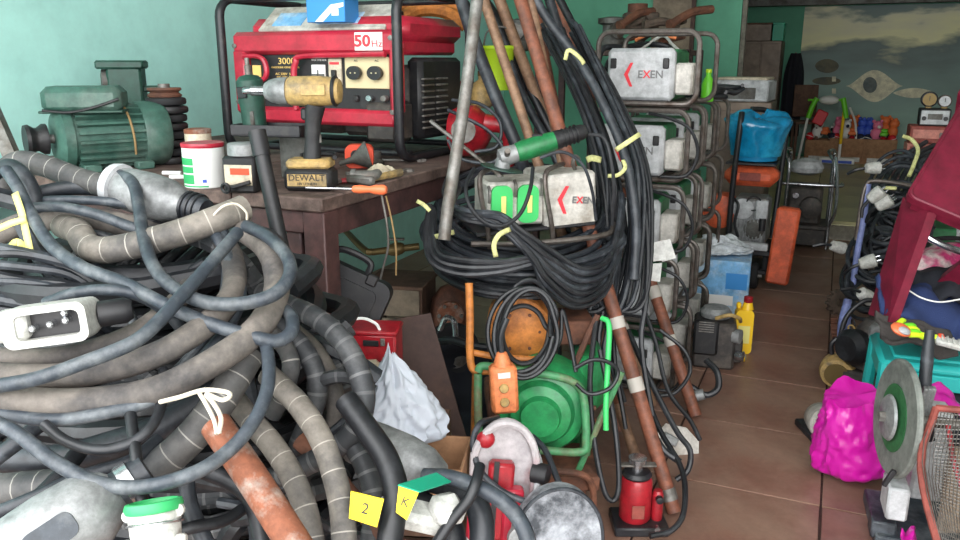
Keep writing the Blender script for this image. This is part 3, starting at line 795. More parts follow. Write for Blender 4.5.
# coils the heap is piled up from
for k in range(12):
    z = .03 + k * .075
    rr = .44 - .012 * max(0, k - 4)
    pts = coil((hx + random.uniform(-.03, .03) - .02 * (k > 7), hy + random.uniform(-.03, .03), z), (random.uniform(-.06, .06), random.uniform(-.06, .06), 1), rr, 4, seed=k + 3, spread=.03, jit=.05, ell=.72)
    # wind inwards a little so that the turns lie side by side
    n_ = len(pts)
    cc_ = Vector((hx, hy, 0))
    pts = [Vector((cc_.x + (p.x - cc_.x) * (1 - .5 * ((i / n_ * 3) % 1)), cc_.y + (p.y - cc_.y) * (1 - .5 * ((i / n_ * 3) % 1)), p.z)) for i, p in enumerate(pts)]
    lay = ['lowest', 'second', 'third', 'fourth', 'fifth', 'sixth', 'seventh', 'eighth', 'ninth', 'tenth', 'eleventh', 'topmost'][k]
    cable(pts, .022, 'rubber_black' if k % 3 else 'hose_dark', f'dark rubber hose coil inside the big heap, {lay} layer counted from the floor', 'hose coil', 'hose_coil', 'coils inside the big heap', px=False, n=8, res=3)

def hose(pts, r, m, label, name='rubber_hose', cat='hose', n=14, res=8):
    return cable(pts, r, m, label, cat, name, HG, n=n, res=res)
hose([(-20, 196, 1.6), (4, 190, 1.58), (6, 172, 1.57), (20, 162, 1.56), (45, 166, 1.55), (80, 179, 1.53), (120, 190, 1.5)], .022, 'hose_ring', 'grey ringed hose running along the top of the heap into the silver vibrator')
hose([(-12, 178, 1.5), (8, 166, 1.48), (24, 176, 1.46), (34, 196, 1.45), (32, 212, 1.45)], .014, 'rubber', 'short dark cable loop at the upper left corner of the heap', 'rubber_cable', 'cable')
hose([(6, 170, 1.42), (18, 188, 1.4), (32, 216, 1.37), (52, 246, 1.33), (84, 268, 1.29), (124, 283, 1.26), (160, 302, 1.23), (205, 322, 1.21), (250, 336, 1.2), (276, 341, 1.21), (291, 332, 1.23), (291, 316, 1.26), (280, 306, 1.29)], .0108, 'rubber_blue', 'blue grey cable crossing the heap diagonally with a worn ochre patch', 'rubber_cable', 'cable')
hose([(112, 172, 1.5), (132, 182, 1.45), (139, 208, 1.4), (144, 240, 1.34), (156, 270, 1.28), (180, 292, 1.24), (210, 303, 1.21), (246, 303, 1.2), (276, 293, 1.21), (290, 274, 1.24), (286, 255, 1.28), (268, 237, 1.33), (246, 226, 1.38)], .0108, 'rubber_blue', 'blue grey cable hanging before the silver vibrator and looping to the heap edge', 'rubber_cable', 'cable')
hose([(64, 226, 1.47), (78, 232, 1.42), (88, 246, 1.39), (105, 250, 1.37), (140, 244, 1.36), (185, 231, 1.37), (222, 217, 1.39), (244, 208, 1.42)], .0235, 'hose_pale', 'thick dusty hose lying just below the silver vibrator')
hose([(-15, 240, 1.52), (30, 222, 1.5), (75, 219, 1.48), (120, 224, 1.47), (160, 236, 1.48)], .022, 'hose_dusty', 'dusty brown hose behind the yellow tape knot')
hose([(28, 208, 1.43), (60, 207, 1.42), (95, 214, 1.41), (135, 228, 1.4), (175, 236, 1.4)], .0095, 'rubber_blue', 'blue grey cable slanting under the silver vibrator', 'rubber_cable', 'cable')
hose([(20, 202, 1.46), (60, 200, 1.46), (100, 201, 1.46), (140, 206, 1.47)], .0085, 'rubber_blue', 'thin pale cable along the top of the dusty brown hose', 'rubber_cable', 'cable')
hose([(30, 195, 1.5), (70, 188, 1.52), (110, 190, 1.52), (150, 196, 1.52)], .014, 'rubber', 'dark cable between the top hose and the thin pale cable', 'rubber_cable', 'cable')
hose([(-20, 374, 1.17), (40, 377, 1.17), (100, 371, 1.17), (153, 356, 1.18), (190, 336, 1.2), (218, 314, 1.24), (234, 288, 1.3), (232, 258, 1.37), (222, 240, 1.42)], .0195, 'hose_dusty', 'dusty grey hose sweeping round below the white plug')
hose([(-20, 397, 1.13), (50, 403, 1.13), (110, 400, 1.13), (160, 389, 1.14), (210, 364, 1.17), (250, 336, 1.21), (271, 308, 1.26), (277, 280, 1.31), (268, 250, 1.36), (244, 230, 1.41)], .021, 'hose_dusty', 'thickest dusty hose sweeping across the middle of the heap')
hose([(-20, 357, 1.22), (40, 359, 1.22), (90, 350, 1.23), (135, 333, 1.25), (172, 306, 1.3), (190, 285, 1.35)], .0165, 'hose_dusty', 'dusty hose directly under the white plug')
hose([(-15, 388, 1.1), (35, 379, 1.1), (85, 362, 1.11), (132, 343, 1.13), (158, 322, 1.16), (185, 292, 1.21), (212, 262, 1.27), (238, 232, 1.34)], .0105, 'rubber_blue', 'blue grey cable climbing from the lower left over the dusty hoses', 'rubber_cable', 'cable')
hose([(-15, 418, 1.07), (15, 432, 1.06), (55, 462, 1.04), (98, 483, 1.03), (142, 487, 1.03), (192, 474, 1.04), (226, 453, 1.07), (252, 424, 1.1), (267, 390, 1.14), (268, 356, 1.19), (260, 326, 1.25)], .0098, 'rubber_blue', 'blue grey cable drooping in a wide arc above the green lipped connector', 'rubber_cable', 'cable')
hose([(-15, 411, 1.12), (50, 420, 1.11), (100, 414, 1.11), (150, 401, 1.13), (185, 385, 1.16)], .0095, 'rubber_blue', 'slate cable just below the thickest dusty hose', 'rubber_cable', 'cable')
hose([(44, 424, 1.09), (66, 441, 1.08), (98, 450, 1.07), (130, 443, 1.08), (152, 426, 1.1), (163, 398, 1.14), (164, 370, 1.18)], .0075, 'rubber_black', 'thin black cable hanging in a short arc at the lower left', 'rubber_cable', 'cable')
hose([(-20, 492, 1.22), (50, 486, 1.2), (110, 486, 1.18), (145, 474, 1.18), (170, 457, 1.18), (198, 430, 1.19), (224, 395, 1.21), (250, 352, 1.25)], .025, 'hose_ring', 'thick black hose with pale rings tied with white rope')
hose([(-20, 455, 1.3), (50, 460, 1.28), (110, 446, 1.28), (160, 428, 1.28), (210, 396, 1.3)], .024, 'rubber', 'thick black hose behind the rope tied hose')
hose([(-20, 520, 1.12), (30, 500, 1.12), (80, 478, 1.14), (130, 462, 1.16), (160, 440, 1.2)], .011, 'rubber', 'dark cable rising over the silver motor at the lower left', 'rubber_cable', 'cable')
hose([(-20, 470, 1.16), (20, 440, 1.18), (55, 412, 1.22)], .012, 'rubber', 'short dark cable at the left edge below the slate cable', 'rubber_cable', 'cable')
hose([(0, 545, 1.1), (25, 512, 1.12), (55, 482, 1.15), (82, 448, 1.2)], .013, 'rubber_black', 'black cable running down beside the silver motor', 'rubber_cable', 'cable')
hose([(150, 535, 1.02), (142, 500, 1.04), (136, 455, 1.07), (130, 412, 1.12)], .008, 'rubber_black', 'black lead rising from the green lipped connector', 'rubber_cable', 'cable')
hose([(268, 375, 1.3), (280, 386, 1.28), (299, 405, 1.25), (320, 437, 1.21), (335, 478, 1.18), (343, 520, 1.15), (345, 580, 1.12)], .0185, 'hose_pale', 'pale ringed hose running down the right side of the heap')
hose([(236, 402, 1.28), (252, 422, 1.26), (273, 446, 1.23), (294, 480, 1.2), (308, 520, 1.17), (318, 580, 1.14)], .0185, 'hose_pale', 'grey ringed hose beside the rusty pipe')
hose([(262, 292, 1.42), (288, 305, 1.38), (316, 318, 1.35), (344, 343, 1.32), (361, 378, 1.3), (363, 408, 1.29), (350, 436, 1.29), (318, 459, 1.3), (284, 474, 1.31), (250, 486, 1.33)], .0185, 'hose_dark', 'dark ribbed hose arching out over the bench leg')
hose([(262, 318, 1.4), (285, 330, 1.38), (303, 348, 1.37), (316, 374, 1.36), (316, 402, 1.36), (300, 440, 1.37), (290, 470, 1.37)], .017, 'hose_dark', 'ribbed hose looping inside the dark arching hose')
hose([(285, 325, 1.43), (312, 348, 1.41), (330, 378, 1.4), (336, 412, 1.4), (328, 450, 1.4)], .0165, 'hose_dusty', 'dusty hose between the two ribbed arching hoses')
hose([(266, 330, 1.36), (284, 346, 1.35), (291, 366, 1.34), (284, 392, 1.35), (272, 416, 1.36)], .015, 'hose_ring', 'short ringed hose at the heap edge left of the ribbed loop')
hose([(346, 400, 1.26), (366, 428, 1.23), (386, 458, 1.2), (396, 492, 1.17), (392, 525, 1.15), (384, 580, 1.12)], .019, 'rubber_black', 'thick black hose curving down between the two yellow tags')
hose([(350, 440, 1.3), (366, 470, 1.28), (374, 505, 1.26), (368, 560, 1.24)], .017, 'hose_dark', 'dark ribbed hose behind the thick black hose')
hose([(300, 440, 1.34), (325, 462, 1.32), (345, 490, 1.29), (368, 516, 1.26), (400, 548, 1.22)], .016, 'rust_dark', 'rust brown hose end coming out under the yellow tag')
hose([(408, 500, 1.32), (432, 512, 1.3), (448, 528, 1.28), (452, 560, 1.26)], .025, 'rubber_black', 'fat black hose bending down in front of the red saw')
hose([(395, 492, 1.36), (420, 480, 1.33), (450, 486, 1.3), (474, 500, 1.28), (482, 530, 1.26), (478, 570, 1.25)], .02, 'rubber', 'dark grey hose hooked over beside the fat black hose')
hose([(424, 476, 1.27), (452, 478, 1.25), (484, 490, 1.22), (510, 508, 1.2), (526, 534, 1.18), (532, 570, 1.16)], .0125, 'rubber_blue', 'slate cable leaving the teal taped joint towards the lower edge', 'rubber_cable', 'cable')
hose([(480, 466, 1.24), (476, 482, 1.21), (468, 500, 1.2), (452, 520, 1.19), (432, 550, 1.18)], .0085, 'rubber_black', 'black lashing cable crossing the slate cable', 'rubber_cable', 'cable')
hose([(205, 470, 1.2), (232, 482, 1.2), (252, 500, 1.19), (262, 540, 1.17), (266, 580, 1.15)], .014, 'rubber_black', 'black cable behind the rusty pipe at the lower edge', 'rubber_cable', 'cable')
hose([(186, 478, 1.18), (190, 505, 1.16), (200, 530, 1.14), (214, 560, 1.13)], .012, 'rubber', 'dark cable left of the rusty pipe at the lower edge', 'rubber_cable', 'cable')
hose([(150, 540, 1.1), (190, 528, 1.12), (225, 520, 1.16), (255, 500, 1.22)], .009, 'rubber_black', 'thin black cable passing behind the rusty pipe', 'rubber_cable', 'cable')
hose([(222, 228, 1.4), (228, 262, 1.36), (224, 300, 1.31), (208, 336, 1.27), (178, 372, 1.24), (150, 396, 1.22)], .0105, 'rubber_blue', 'blue grey cable hanging down inside the dusty hose sweep', 'rubber_cable', 'cable')
hose([(46, 303, 1.27), (75, 293, 1.25), (110, 290, 1.24), (140, 296, 1.25), (166, 312, 1.27), (186, 334, 1.3)], .0095, 'rubber_blue', 'pale cable arching out from behind the white plug', 'rubber_cable', 'cable')
hose([(96, 268, 1.38), (120, 300, 1.34), (134, 322, 1.32), (140, 345, 1.32)], .0085, 'rubber_blue', 'thin cable dropping behind the arching pale cable', 'rubber_cable', 'cable')
hose([(60, 230, 1.44), (110, 238, 1.43), (150, 262, 1.42), (176, 276, 1.42), (205, 262, 1.42)], .0085, 'rubber_black', 'thin black cable under the thick dusty hose', 'rubber_cable', 'cable')
hose([(210, 226, 1.4), (226, 252, 1.36), (239, 282, 1.31), (238, 306, 1.28), (222, 336, 1.25), (196, 366, 1.22), (176, 392, 1.2)], .0105, 'rubber_blue', 'slate cable bending down along the inner edge of the thickest dusty hose', 'rubber_cable', 'cable')
# parallel cables lying over the left edge (one coil seen from the side)
for k in range(9):
    y0 = 246 + k * 9
    jq = [random.uniform(-5, 5) for _ in range(5)]
    cable([(-25, y0 - 4 + jq[0], 1.36 - .004 * k), (30, y0 + 4 + jq[1], 1.34 + .002 * jq[2]), (70, y0 + 14 + jq[2], 1.34 + .003 * jq[3]), (105, y0 + 30 + jq[3], 1.37), (128, y0 + 52 + jq[4], 1.42)], (.0095, .0075, .008)[k % 3], 'rubber_black' if k % 2 else 'rubber', f'dark cable in the flat run behind the white plug, {["first", "second", "third", "fourth", "fifth", "sixth", "seventh", "eighth", "ninth"][k]} from the top', 'cable', 'rubber_cable', 'parallel cables behind the white plug', n=8, res=5)
# small curls in the middle
for k in range(7):
    x = 128 + k * 14
    cable([(x + 30, 246, 1.5), (x + 14, 254 + 2 * k, 1.44), (x - 4, 270 + 3 * k, 1.42), (x - 12, 290, 1.43), (x + 4, 305, 1.46)], .009, 'rubber_black', f'dark cable bight under the dusty hose, {["first", "second", "third", "fourth", "fifth", "sixth", "seventh"][k]} from the white plug side', 'cable', 'rubber_cable', 'dark bights in the heap', n=8)
# cables deep in the heap
rnd = random.Random(41)
for k in range(54):
    if k < 30: x = rnd.uniform(0, 250); y = rnd.uniform(250, 520)
    else: x = rnd.uniform(240, 350); y = rnd.uniform(350, 540)
    d = 1.4 + rnd.uniform(0, .14) - (y - 250) * .0004
    a = rnd.uniform(-.9, .9) if k % 3 else rnd.uniform(.6, 2.4)
    L_ = rnd.uniform(60, 120) if k < 30 else rnd.uniform(30, 50); bow = rnd.uniform(-40, 40) if k < 30 else rnd.uniform(-15, 15)
    if k < 30 and x > 150: L_ *= .6
    pts = []
    for q in range(6):
        t = q / 5 - .5
        pts.append((x + math.cos(a) * L_ * 2 * t - math.sin(a) * bow * (1 - 4 * t * t), y + math.sin(a) * L_ * 2 * t + math.cos(a) * bow * (1 - 4 * t * t), d + .05 * abs(t) + rnd.uniform(-.01, .01)))
    cable(pts, rnd.choice((.009, .012, .015, .019)), rnd.choice(('rubber', 'rubber_black', 'rubber_black', 'hose_dark')), 'dark rubber cable lying loose deep inside the big heap', 'cable', 'rubber_cable', 'loose cables deep in the heap', n=8, res=5)

# ---- vibrator bodies, plugs and fittings of the heap
def along(name, label, cat, a, b, parts, group=None):
    """thing built along the line a-b; parts: (name, material, profile of (radius, position))"""
    a = Vector(a); b = Vector(b); ax = (b - a).normalized()
    o = thing(name, label, cat, a, group=group)
    for nm, mt, prof in parts:
        MB().lathe(prof, (0, 0, 0), ax, 24).build(nm, mt, o)
    return o, ax
v1, ax = along('vibrator_motor', 'dusty silver vibrator motor lying on top of the heap below the paint tin', 'vibrator', W(118, 186, 1.5), W(214, 214, 1.44), [
    ('body', 'alu', [(.022, .0), (.036, .008), (.04, .03), (.042, .075), (.04, .115), (.03, .145), (.02, .155)]),
    ('collar', 'silver_paint', [(.026, -.012), (.041, -.01), (.043, .0), (.043, .008), (.03, .012)]),
    ('shaft_sleeve', 'rubber', [(.018, .15), (.026, .155), (.026, .185), (.022, .2)])])
for k in range(3):
    MB().torus(ax * (.16 + .012 * k), ax, .026, .004, 20, 6).build('sleeve_ring', 'rubber_black', v1)
v2, ax = along('vibrator_motor', 'silver vibrator motor with inset plate at the lower left corner', 'vibrator', W(128, 484, 1.06), W(20, 556, 1.0), [
    ('body', 'alu', [(.024, .012), (.034, .02), (.05, .05), (.054, .1), (.052, .17), (.04, .2)]),
    ('hose_clamp', 'chrome', [(.024, -.012), (.029, -.01), (.029, .006), (.024, .008)]),
    ('neck', 'rubber', [(.02, -.03), (.025, -.028), (.026, .014), (.02, .016)])])
q = (W(52, 530, .95) - W(52, 530, 1.0)).normalized()
MB().prism(rrect(.062, .034, .012), ax * .105 + q * .052, ax, q.cross(ax), .012).build('inset_plate', 'rubber_blue', v2)
v3, ax = along('vibrator_cylinder', 'smooth grey vibrator cylinder lying in front of the cardboard box', 'vibrator', W(376, 448, 1.36), W(450, 480, 1.3), [
    ('body', 'alu', [(.025, -.05), (.04, -.04), (.043, .0), (.043, .06), (.037, .1), (.022, .13), (.012, .135)]),
    ('neck', 'galv', [(.012, .13), (.014, .132), (.013, .165), (.011, .17)])])
# white three pin plug
wpz = W(44, 326, 1.14)
plug = thing('power_plug', 'large white three pin plug housing lying on the dusty hoses', 'plug', wpz, 0, rot=(math.radians(-8), math.radians(-6), YAW + .12))
ow = rrect(.118, .058, .014)
m = MB()
n_ = len(ow)
iw_ = [(a * .76 + .004, b * .64) for a, b in ow]
rings_ = [([(a * .94, b * .92) for a, b in ow], .07), (ow, .045), (ow, .0), (iw_, .0), (iw_, .026)]
vs = [Vector((a, y, b)) for poly, y in rings_ for a, b in poly]
fs = []
for r_ in range(4):
    for k in range(n_):
        l = (k + 1) % n_
        fs.append((r_ * n_ + k, (r_ + 1) * n_ + k, (r_ + 1) * n_ + l, r_ * n_ + l))
fs.append(tuple(range(n_)))
m._add(vs, fs); m.build('shell', 'plug_white', plug)
MB().prism([(a * .98, b * .98) for a, b in iw_], (0, .024, 0), (1, 0, 0), (0, 0, 1), .003).build('socket_floor', 'panel_black', plug)
for sx, sz in ((-.02, -.003), (.005, 0), (.027, .003), (.027, .014)):
    MB().lathe([(.003, 0), (.0052, .002), (.0052, .022), (.003, .022)], (sx, .004, sz), (0, 1, 0), 12).build('pin', 'chrome', plug)
MB().box((-.052, .03, .004), (.05, .05, .044), bev=.006).build('cable_clamp', 'plug_white', plug)
MB().lathe([(.012, 0), (.02, .004), (.02, .04), (.014, .05)], (.055, .05, 0), (1, .25, 0), 14).build('cable_gland', 'black_plastic', plug)
# green lipped connector
cn = thing('cable_connector', 'pale grey cable connector with green lip and wire clip at the lower edge', 'connector', W(158, 560, 1.0), 0, rot=(math.radians(-22), math.radians(-8), YAW))
MB().lathe([(.024, -.02), (.028, 0), (.03, .03), (.032, .055), (.028, .062)], n=20).build('body', 'plug_white', cn)
MB().lathe([(.027, .058), (.034, .06), (.036, .066), (.034, .072), (.029, .073), (.027, .068)], n=24, closed=True).build('lip', 'label_green', cn)
MB().torus((0, 0, .045), (0, .1, 1), .034, .0018, 24, 5).build('wire_clip', 'chrome', cn)
for s in (-1, 1):
    MB().lathe([(.003, 0), (.008, 0), (.008, .006), (.003, .006)], (.032 * s, -.006, .058), (0, 1, 0), 10).build('hinge_ear', 'plug_white', cn)
    MB().box((.036 * s, -.01, .02), (.014, .012, .02), bev=.003).build('latch', 'plug_white', cn)
# rusty pipe
rp_ = MB().tube([W(216, 425, 1.14), W(258, 487, 1.09), W(312, 572, 1.03)], .0225, n=20, res=6)
single('rusty_pipe', rp_, 'rust', 'rusty steel pipe with flaking pale paint sticking out of the heap', 'pipe')
# white rope
rp2 = MB().tube([W(160, 402, 1.1), W(180, 397, 1.09), W(204, 390, 1.1), (W(226, 392, 1.1)), W(230, 396, 1.09), W(222, 400, 1.1), W(206, 394, 1.1), W(214, 404, 1.1), W(221, 418, 1.09), W(219, 433, 1.09)], .0032, n=7, res=6)
rp2.tube([W(198, 391, 1.1), W(206, 404, 1.1), W(214, 420, 1.1), W(217, 434, 1.09)], .0032, n=7, res=6)
single('white_rope', rp2, 'rope', 'white cotton rope tied round the thick ringed hose', 'rope')
single('white_string', MB().tube([W(208, 222, 1.37), W(222, 207, 1.36), W(236, 204, 1.37), W(246, 212, 1.38), W(247, 220, 1.39)], .0022, n=6), 'rope', 'thin white string round the dusty hose below the tins', 'string')
# yellow tape knot
tk_ = thing('tape_knot', 'pale yellow tape tied in a cross round the cables at the upper left', 'tape', W(24, 222, 1.38))
def strip(mb, pts, wid, off=Vector((0, 0, 0))):
    P = catmull(pts, 5)
    vs = []
    for i, p in enumerate(P):
        t = (P[min(i + 1, len(P) - 1)] - P[max(i - 1, 0)]).normalized()
        s = t.cross(-CF).normalized() * wid / 2
        vs += [p + s - off, p - s - off]
    mb._add(vs, [(2 * i, 2 * i + 1, 2 * i + 3, 2 * i + 2) for i in range(len(P) - 1)])
    return mb
of = tk_.location
strip(MB(), [W(15, 193, 1.37), W(22, 214, 1.36), W(27, 236, 1.36), W(31, 255, 1.36)], .012, of).build('tape_strip', 'tape_yellow', tk_, solid=.002)
strip(MB(), [W(-2, 229, 1.36), W(12, 223, 1.355), W(26, 219, 1.355)], .011, of).build('tape_strip', 'tape_yellow', tk_, solid=.002)
strip(MB(), [W(10, 250, 1.38), W(17, 243, 1.37), W(25, 250, 1.375)], .016, of).build('tape_strip', 'tape_yellow', tk_, solid=.002)
# yellow tags and the teal tape
def tagcard(name, label, corners, m, txt=None, tx=None, cat='tag'):
    P = [W(*c) for c in corners]
    c = sum(P, Vector()) / len(P)
    n = (P[1] - P[0]).cross(P[2] - P[0]).normalized() * .0012
    o = thing(name, label, cat, c)
    k = len(P)
    m_ = MB()._add([p - c + n for p in P] + [p - c - n for p in P], [tuple(range(k)), tuple(range(2 * k - 1, k - 1, -1))] + [(i, i + k, (i + 1) % k + k, (i + 1) % k) for i in range(k)])
    m_.build('card', m, o)
    if txt:
        ex = (P[1] - P[0]).normalized(); ey = (P[0] - P[-1]).normalized(); ey = (ey - ex * ey.dot(ex)).normalized()
        nn = ex.cross(ey); nn = nn if nn.dot(CC - c) > 0 else -nn
        text(txt, tx, tuple(nn * .002), ex, ey, 'black_ink', o)
    return o
tagcard('paper_tag', 'yellow tag with black marks left of the thick black hose', [(351, 491, 1.12), (384, 499, 1.12), (377, 527, 1.12), (349, 518, 1.12)], 'tag_yellow', '2', .022)
tagcard('paper_tag', 'yellow tag with black marks hanging below the teal tape', [(399, 484, 1.12), (419, 492, 1.12), (407, 520, 1.12), (396, 512, 1.12)], 'tag_yellow', 'K', .018)
tagcard('tape_flag', 'teal green tape flag on the slate cable joint', [(398, 485, 1.1), (436, 473, 1.2), (451, 482, 1.2), (420, 492, 1.11)], 'tape_teal', None, None, 'tape')
single('foam_piece', MB().box((0, 0, 0), (.1, .05, .035), rot=(.2, .3, .5), bev=.01).box((.05, .02, .01), (.05, .05, .03), rot=(.5, .1, 1.0), bev=.01), 'plug_white', 'chunk of white foam under the second yellow tag at the lower edge', 'foam', origin=(0, 0, -.03)).location = W(412, 532, 1.22)
# ------------------------------------------------------------------ under the bench
cs = thing('tool_case', 'black moulded plastic tool case leaning under the bench behind its leg', 'tool case', W(322, 330, 2.12), 0, rot=(math.radians(-12), math.radians(24), YAW - .1))
MB().prism(rrect(.26, .17, .03), (0, 0, .1), (1, 0, 0), (0, 0, 1), .07).build('shell', 'black_plastic', cs)
MB().prism(rrect(.2, .11, .02), (0, -.037, .1), (1, 0, 0), (0, 0, 1), .012).build('lid_panel', 'black_plastic', cs)
MB().tube([(-.05, 0, .185), (-.045, 0, .215), (0, 0, .222), (.045, 0, .215), (.05, 0, .185)], .009, n=8).build('handle', 'black_plastic', cs)
for s in (-.07, .07): MB().box((s, -.03, .18), (.03, .02, .03), bev=.004).build('latch', 'panel_black', cs)
rb = thing('tool_box', 'small red metal tool box with white cord handle under the bench', 'tool box', W(376, 366, 2.05), YAW - .1)
MB().box((0, 0, .05), (.125, .09, .1), bev=.006).build('box', 'red_jack', rb)
MB().box((0, 0, .103), (.13, .095, .012), bev=.004).build('lid', 'red_jack', rb)
MB().box((0, -.0465, .078), (.04, .004, .016), bev=.003).build('handle_slot', 'black_plastic', rb)
MB().box((.03, -.0465, .082), (.012, .006, .02), bev=.002).build('latch', 'galv', rb)
MB().tube([(-.055, -.03, .105), (-.05, -.03, .13), (-.02, -.03, .137), (.01, -.03, .125), (.02, -.03, .108)], .004, n=6).build('cord_handle', 'white_paint', rb)
cb = thing('cream_canister', 'dirty cream plastic canister with grey clip below the red tool box', 'canister', W(368, 400, 1.98), YAW + .15)
MB().box((0, 0, .05), (.075, .06, .1), bev=.014).build('body', 'cream', cb)
MB().tube([(-.03, -.034, .03), (.0, -.036, .055), (.03, -.034, .06), (.034, -.034, .02)], .004, n=6).build('clip', 'galv', cb)
MB().box((.0, -.032, .07), (.05, .004, .02), bev=.002).build('label', 'salmon', cb)
# white plastic sack
def sack(name, label, c, w, d, h, m, seed, cat='bag', top=.25, crump=.012, tw=.0):
    rnd = random.Random(seed)
    ph = [rnd.uniform(0, 6) for _ in range(6)]
    def f(u, v):
        a = 2 * math.pi * u
        prof = (math.sin(min(1, v * 4.5) * math.pi / 2)) * (1 - (1 - top) * max(0, (v - .35) / .65) ** 1.3)
        q_ = Vector((math.cos(a) * 1.3 + ph[0] * 3, math.sin(a) * 1.3, v * 2.2 + ph[1]))
        cr = 1 + crump / w * 2 * (1.6 * math.sin(3 * a + ph[0] + 3 * v) + 4.5 * (.35 - abs(noise.noise(q_ * 1.7))) + 2.6 * (.3 - abs(noise.noise(q_ * 3.9))) + 1.4 * (.3 - abs(noise.noise(q_ * 8.1))))
        return Vector((math.cos(a) * w / 2 * prof * cr + tw * v * v, math.sin(a) * d / 2 * prof * cr, h * v + (.012 * math.sin(3 * a + ph[4]) + .03 * noise.noise(q_ * 1.4)) * v))
    mb = MB().grid(f, 90, 40)
    ctop = sum((f(k / 90, 1) for k in range(90)), Vector()) / 90 + Vector((0, 0, -.01))
    mb._add([f(k / 90, 1) for k in range(90)] + [ctop], [(k, (k + 1) % 90, 90) for k in range(90)])
    o = thing(name, label, cat, c, YAW)
    mb.build('sheet', m, o, angle=70)
    return o
s1 = sack('plastic_sack', 'crumpled pale white plastic sack beside the bench leg', W(402, 448, 1.92), .175, .14, .24, 'bag_white', 4, top=.1, crump=.009, tw=-.02)
bx = thing('cardboard_box', 'open brown cardboard box behind the smooth grey vibrator cylinder', 'box', W(434, 500, 1.86), YAW - .12)
for (c, s_) in (((0, -.08, .06), (.15, .006, .13)), ((0, .08, .06), (.15, .006, .13)), ((-.075, 0, .06), (.006, .154, .13)), ((.075, 0, .06), (.006, .154, .13))):
    MB().box(c, s_, bev=.001).build('side_panel', 'cardboard', bx)
MB().box((0, 0, .0), (.145, .15, .006)).build('base_panel', 'cardboard', bx)
single('masonite_board', MB().prism([(-.12, 0), (.14, 0), (.03, .38), (-.09, .36)], (0, 0, 0), (1, 0, 0), (0, 0, 1), .018).xf(Matrix.Rotation(math.radians(-14), 4, 'X')), 'board_dark', 'dark brown board leaning upright behind the white sack', 'board', origin=(0, 0, 0)).location = W(420, 448, 2.25)
bpy.data.objects['masonite_board'].rotation_euler = (0, 0, YAW)
crt = thing('wooden_crate', 'old wooden crate with pale face under the bench behind the boards', 'crate', FL(404, 395, 0), YAW - .2)
for k in range(4):
    MB().box((0, -.1, .06 + k * .115), (.2, .014, .105), bev=.003).build('slat', 'plywood' if k > 1 else 'cardboard_dark', crt)
for s in (-1, 1): MB().box((.1 * s, 0, .23), (.014, .2, .45), bev=.003).build('side', 'cardboard_dark', crt)
MB().box((0, 0, .462), (.23, .23, .014), bev=.003).build('lid', 'cardboard_dark', crt)
rc = thing('pump_casting', 'rust brown pump casting standing on a stub beside the wooden crate', 'casting', FL(452, 398, 0), YAW)
MB().lathe([(.06, 0), (.065, .02), (.04, .05), (.04, .25), (.075, .28), (.08, .34), (.07, .4), (.04, .44), (.02, .45)], n=18).build('casting', 'rust_dark', rc)
MB().lathe([(.03, 0), (.05, .0), (.05, .02), (.03, .022)], (0, -.07, .36), (0, -1, 0), 16).build('flange', 'rust', rc)
for k in range(6):
    MB().lathe([(.003, .02), (.007, .02), (.007, .03)], (.04 * math.cos(k * 1.047), -.07, .36 + .04 * math.sin(k * 1.047)), (0, -1, 0), 6).build('bolt', 'galv', rc)
bv = thing('brass_valve', 'old brass valve on the wall pipe under the bench', 'valve', W(396, 252, 2.75), YAW)
MB().tube([(-.08, 0, 0), (.08, 0, .02)], .012, n=10, smooth=False).build('pipe', 'brass', bv)
MB().lathe([(.014, -.03), (.02, -.02), (.024, 0), (.02, .02), (.014, .03)], (0, 0, .01), (1, 0, .2), 14).build('body', 'brass', bv)
MB().box((0, 0, .045), (.06, .012, .008), bev=.002).build('lever', 'galv', bv)
MB().cyl((0, 0, .02), (0, 0, .045), .006, n=8).build('stem', 'brass', bv)
MB().tube([(-.08, 0, 0), (-.12, .05, 0), (-.3, .6, -.02), (-.4, .9, -.02)], .012, n=10).build('supply_pipe', 'brass', bv)
cable([(381, 192, 2.0), (387, 225, 2.02), (388, 248, 2.05), (383, 268, 2.1), (378, 290, 2.15)], .003, 'galv', 'thin grey wire hanging from the bench edge below the screwdriver', 'wire', 'hanging_wire')
cable([(386, 196, 2.02), (392, 222, 2.04), (396, 250, 2.07), (396, 275, 2.12)], .0025, 'straw', 'thin straw coloured wire hanging beside the grey one', 'wire', 'hanging_wire')
wc_ = thing('plank_crate', 'dark plank crate under the white sack and the red tool box', 'crate', W(392, 452, 2.05) * 1.0, YAW - .1)
wc_.location.z = 0
zc_ = W(402, 448, 1.92).z - .004
for k in range(3):
    MB().box((0, -.12, zc_ * (k + .5) / 3), (.26, .016, zc_ / 3 - .012), bev=.002).build('slat', 'cardboard_dark', wc_)
    MB().box((.13, 0, zc_ * (k + .5) / 3), (.016, .22, zc_ / 3 - .012), bev=.002).build('slat', 'cardboard_dark', wc_)
    MB().box((-.13, 0, zc_ * (k + .5) / 3), (.016, .22, zc_ / 3 - .012), bev=.002).build('slat', 'cardboard_dark', wc_)
MB().box((0, 0, zc_ - .006), (.27, .26, .012), bev=.002).build('lid', 'cardboard_dark', wc_)
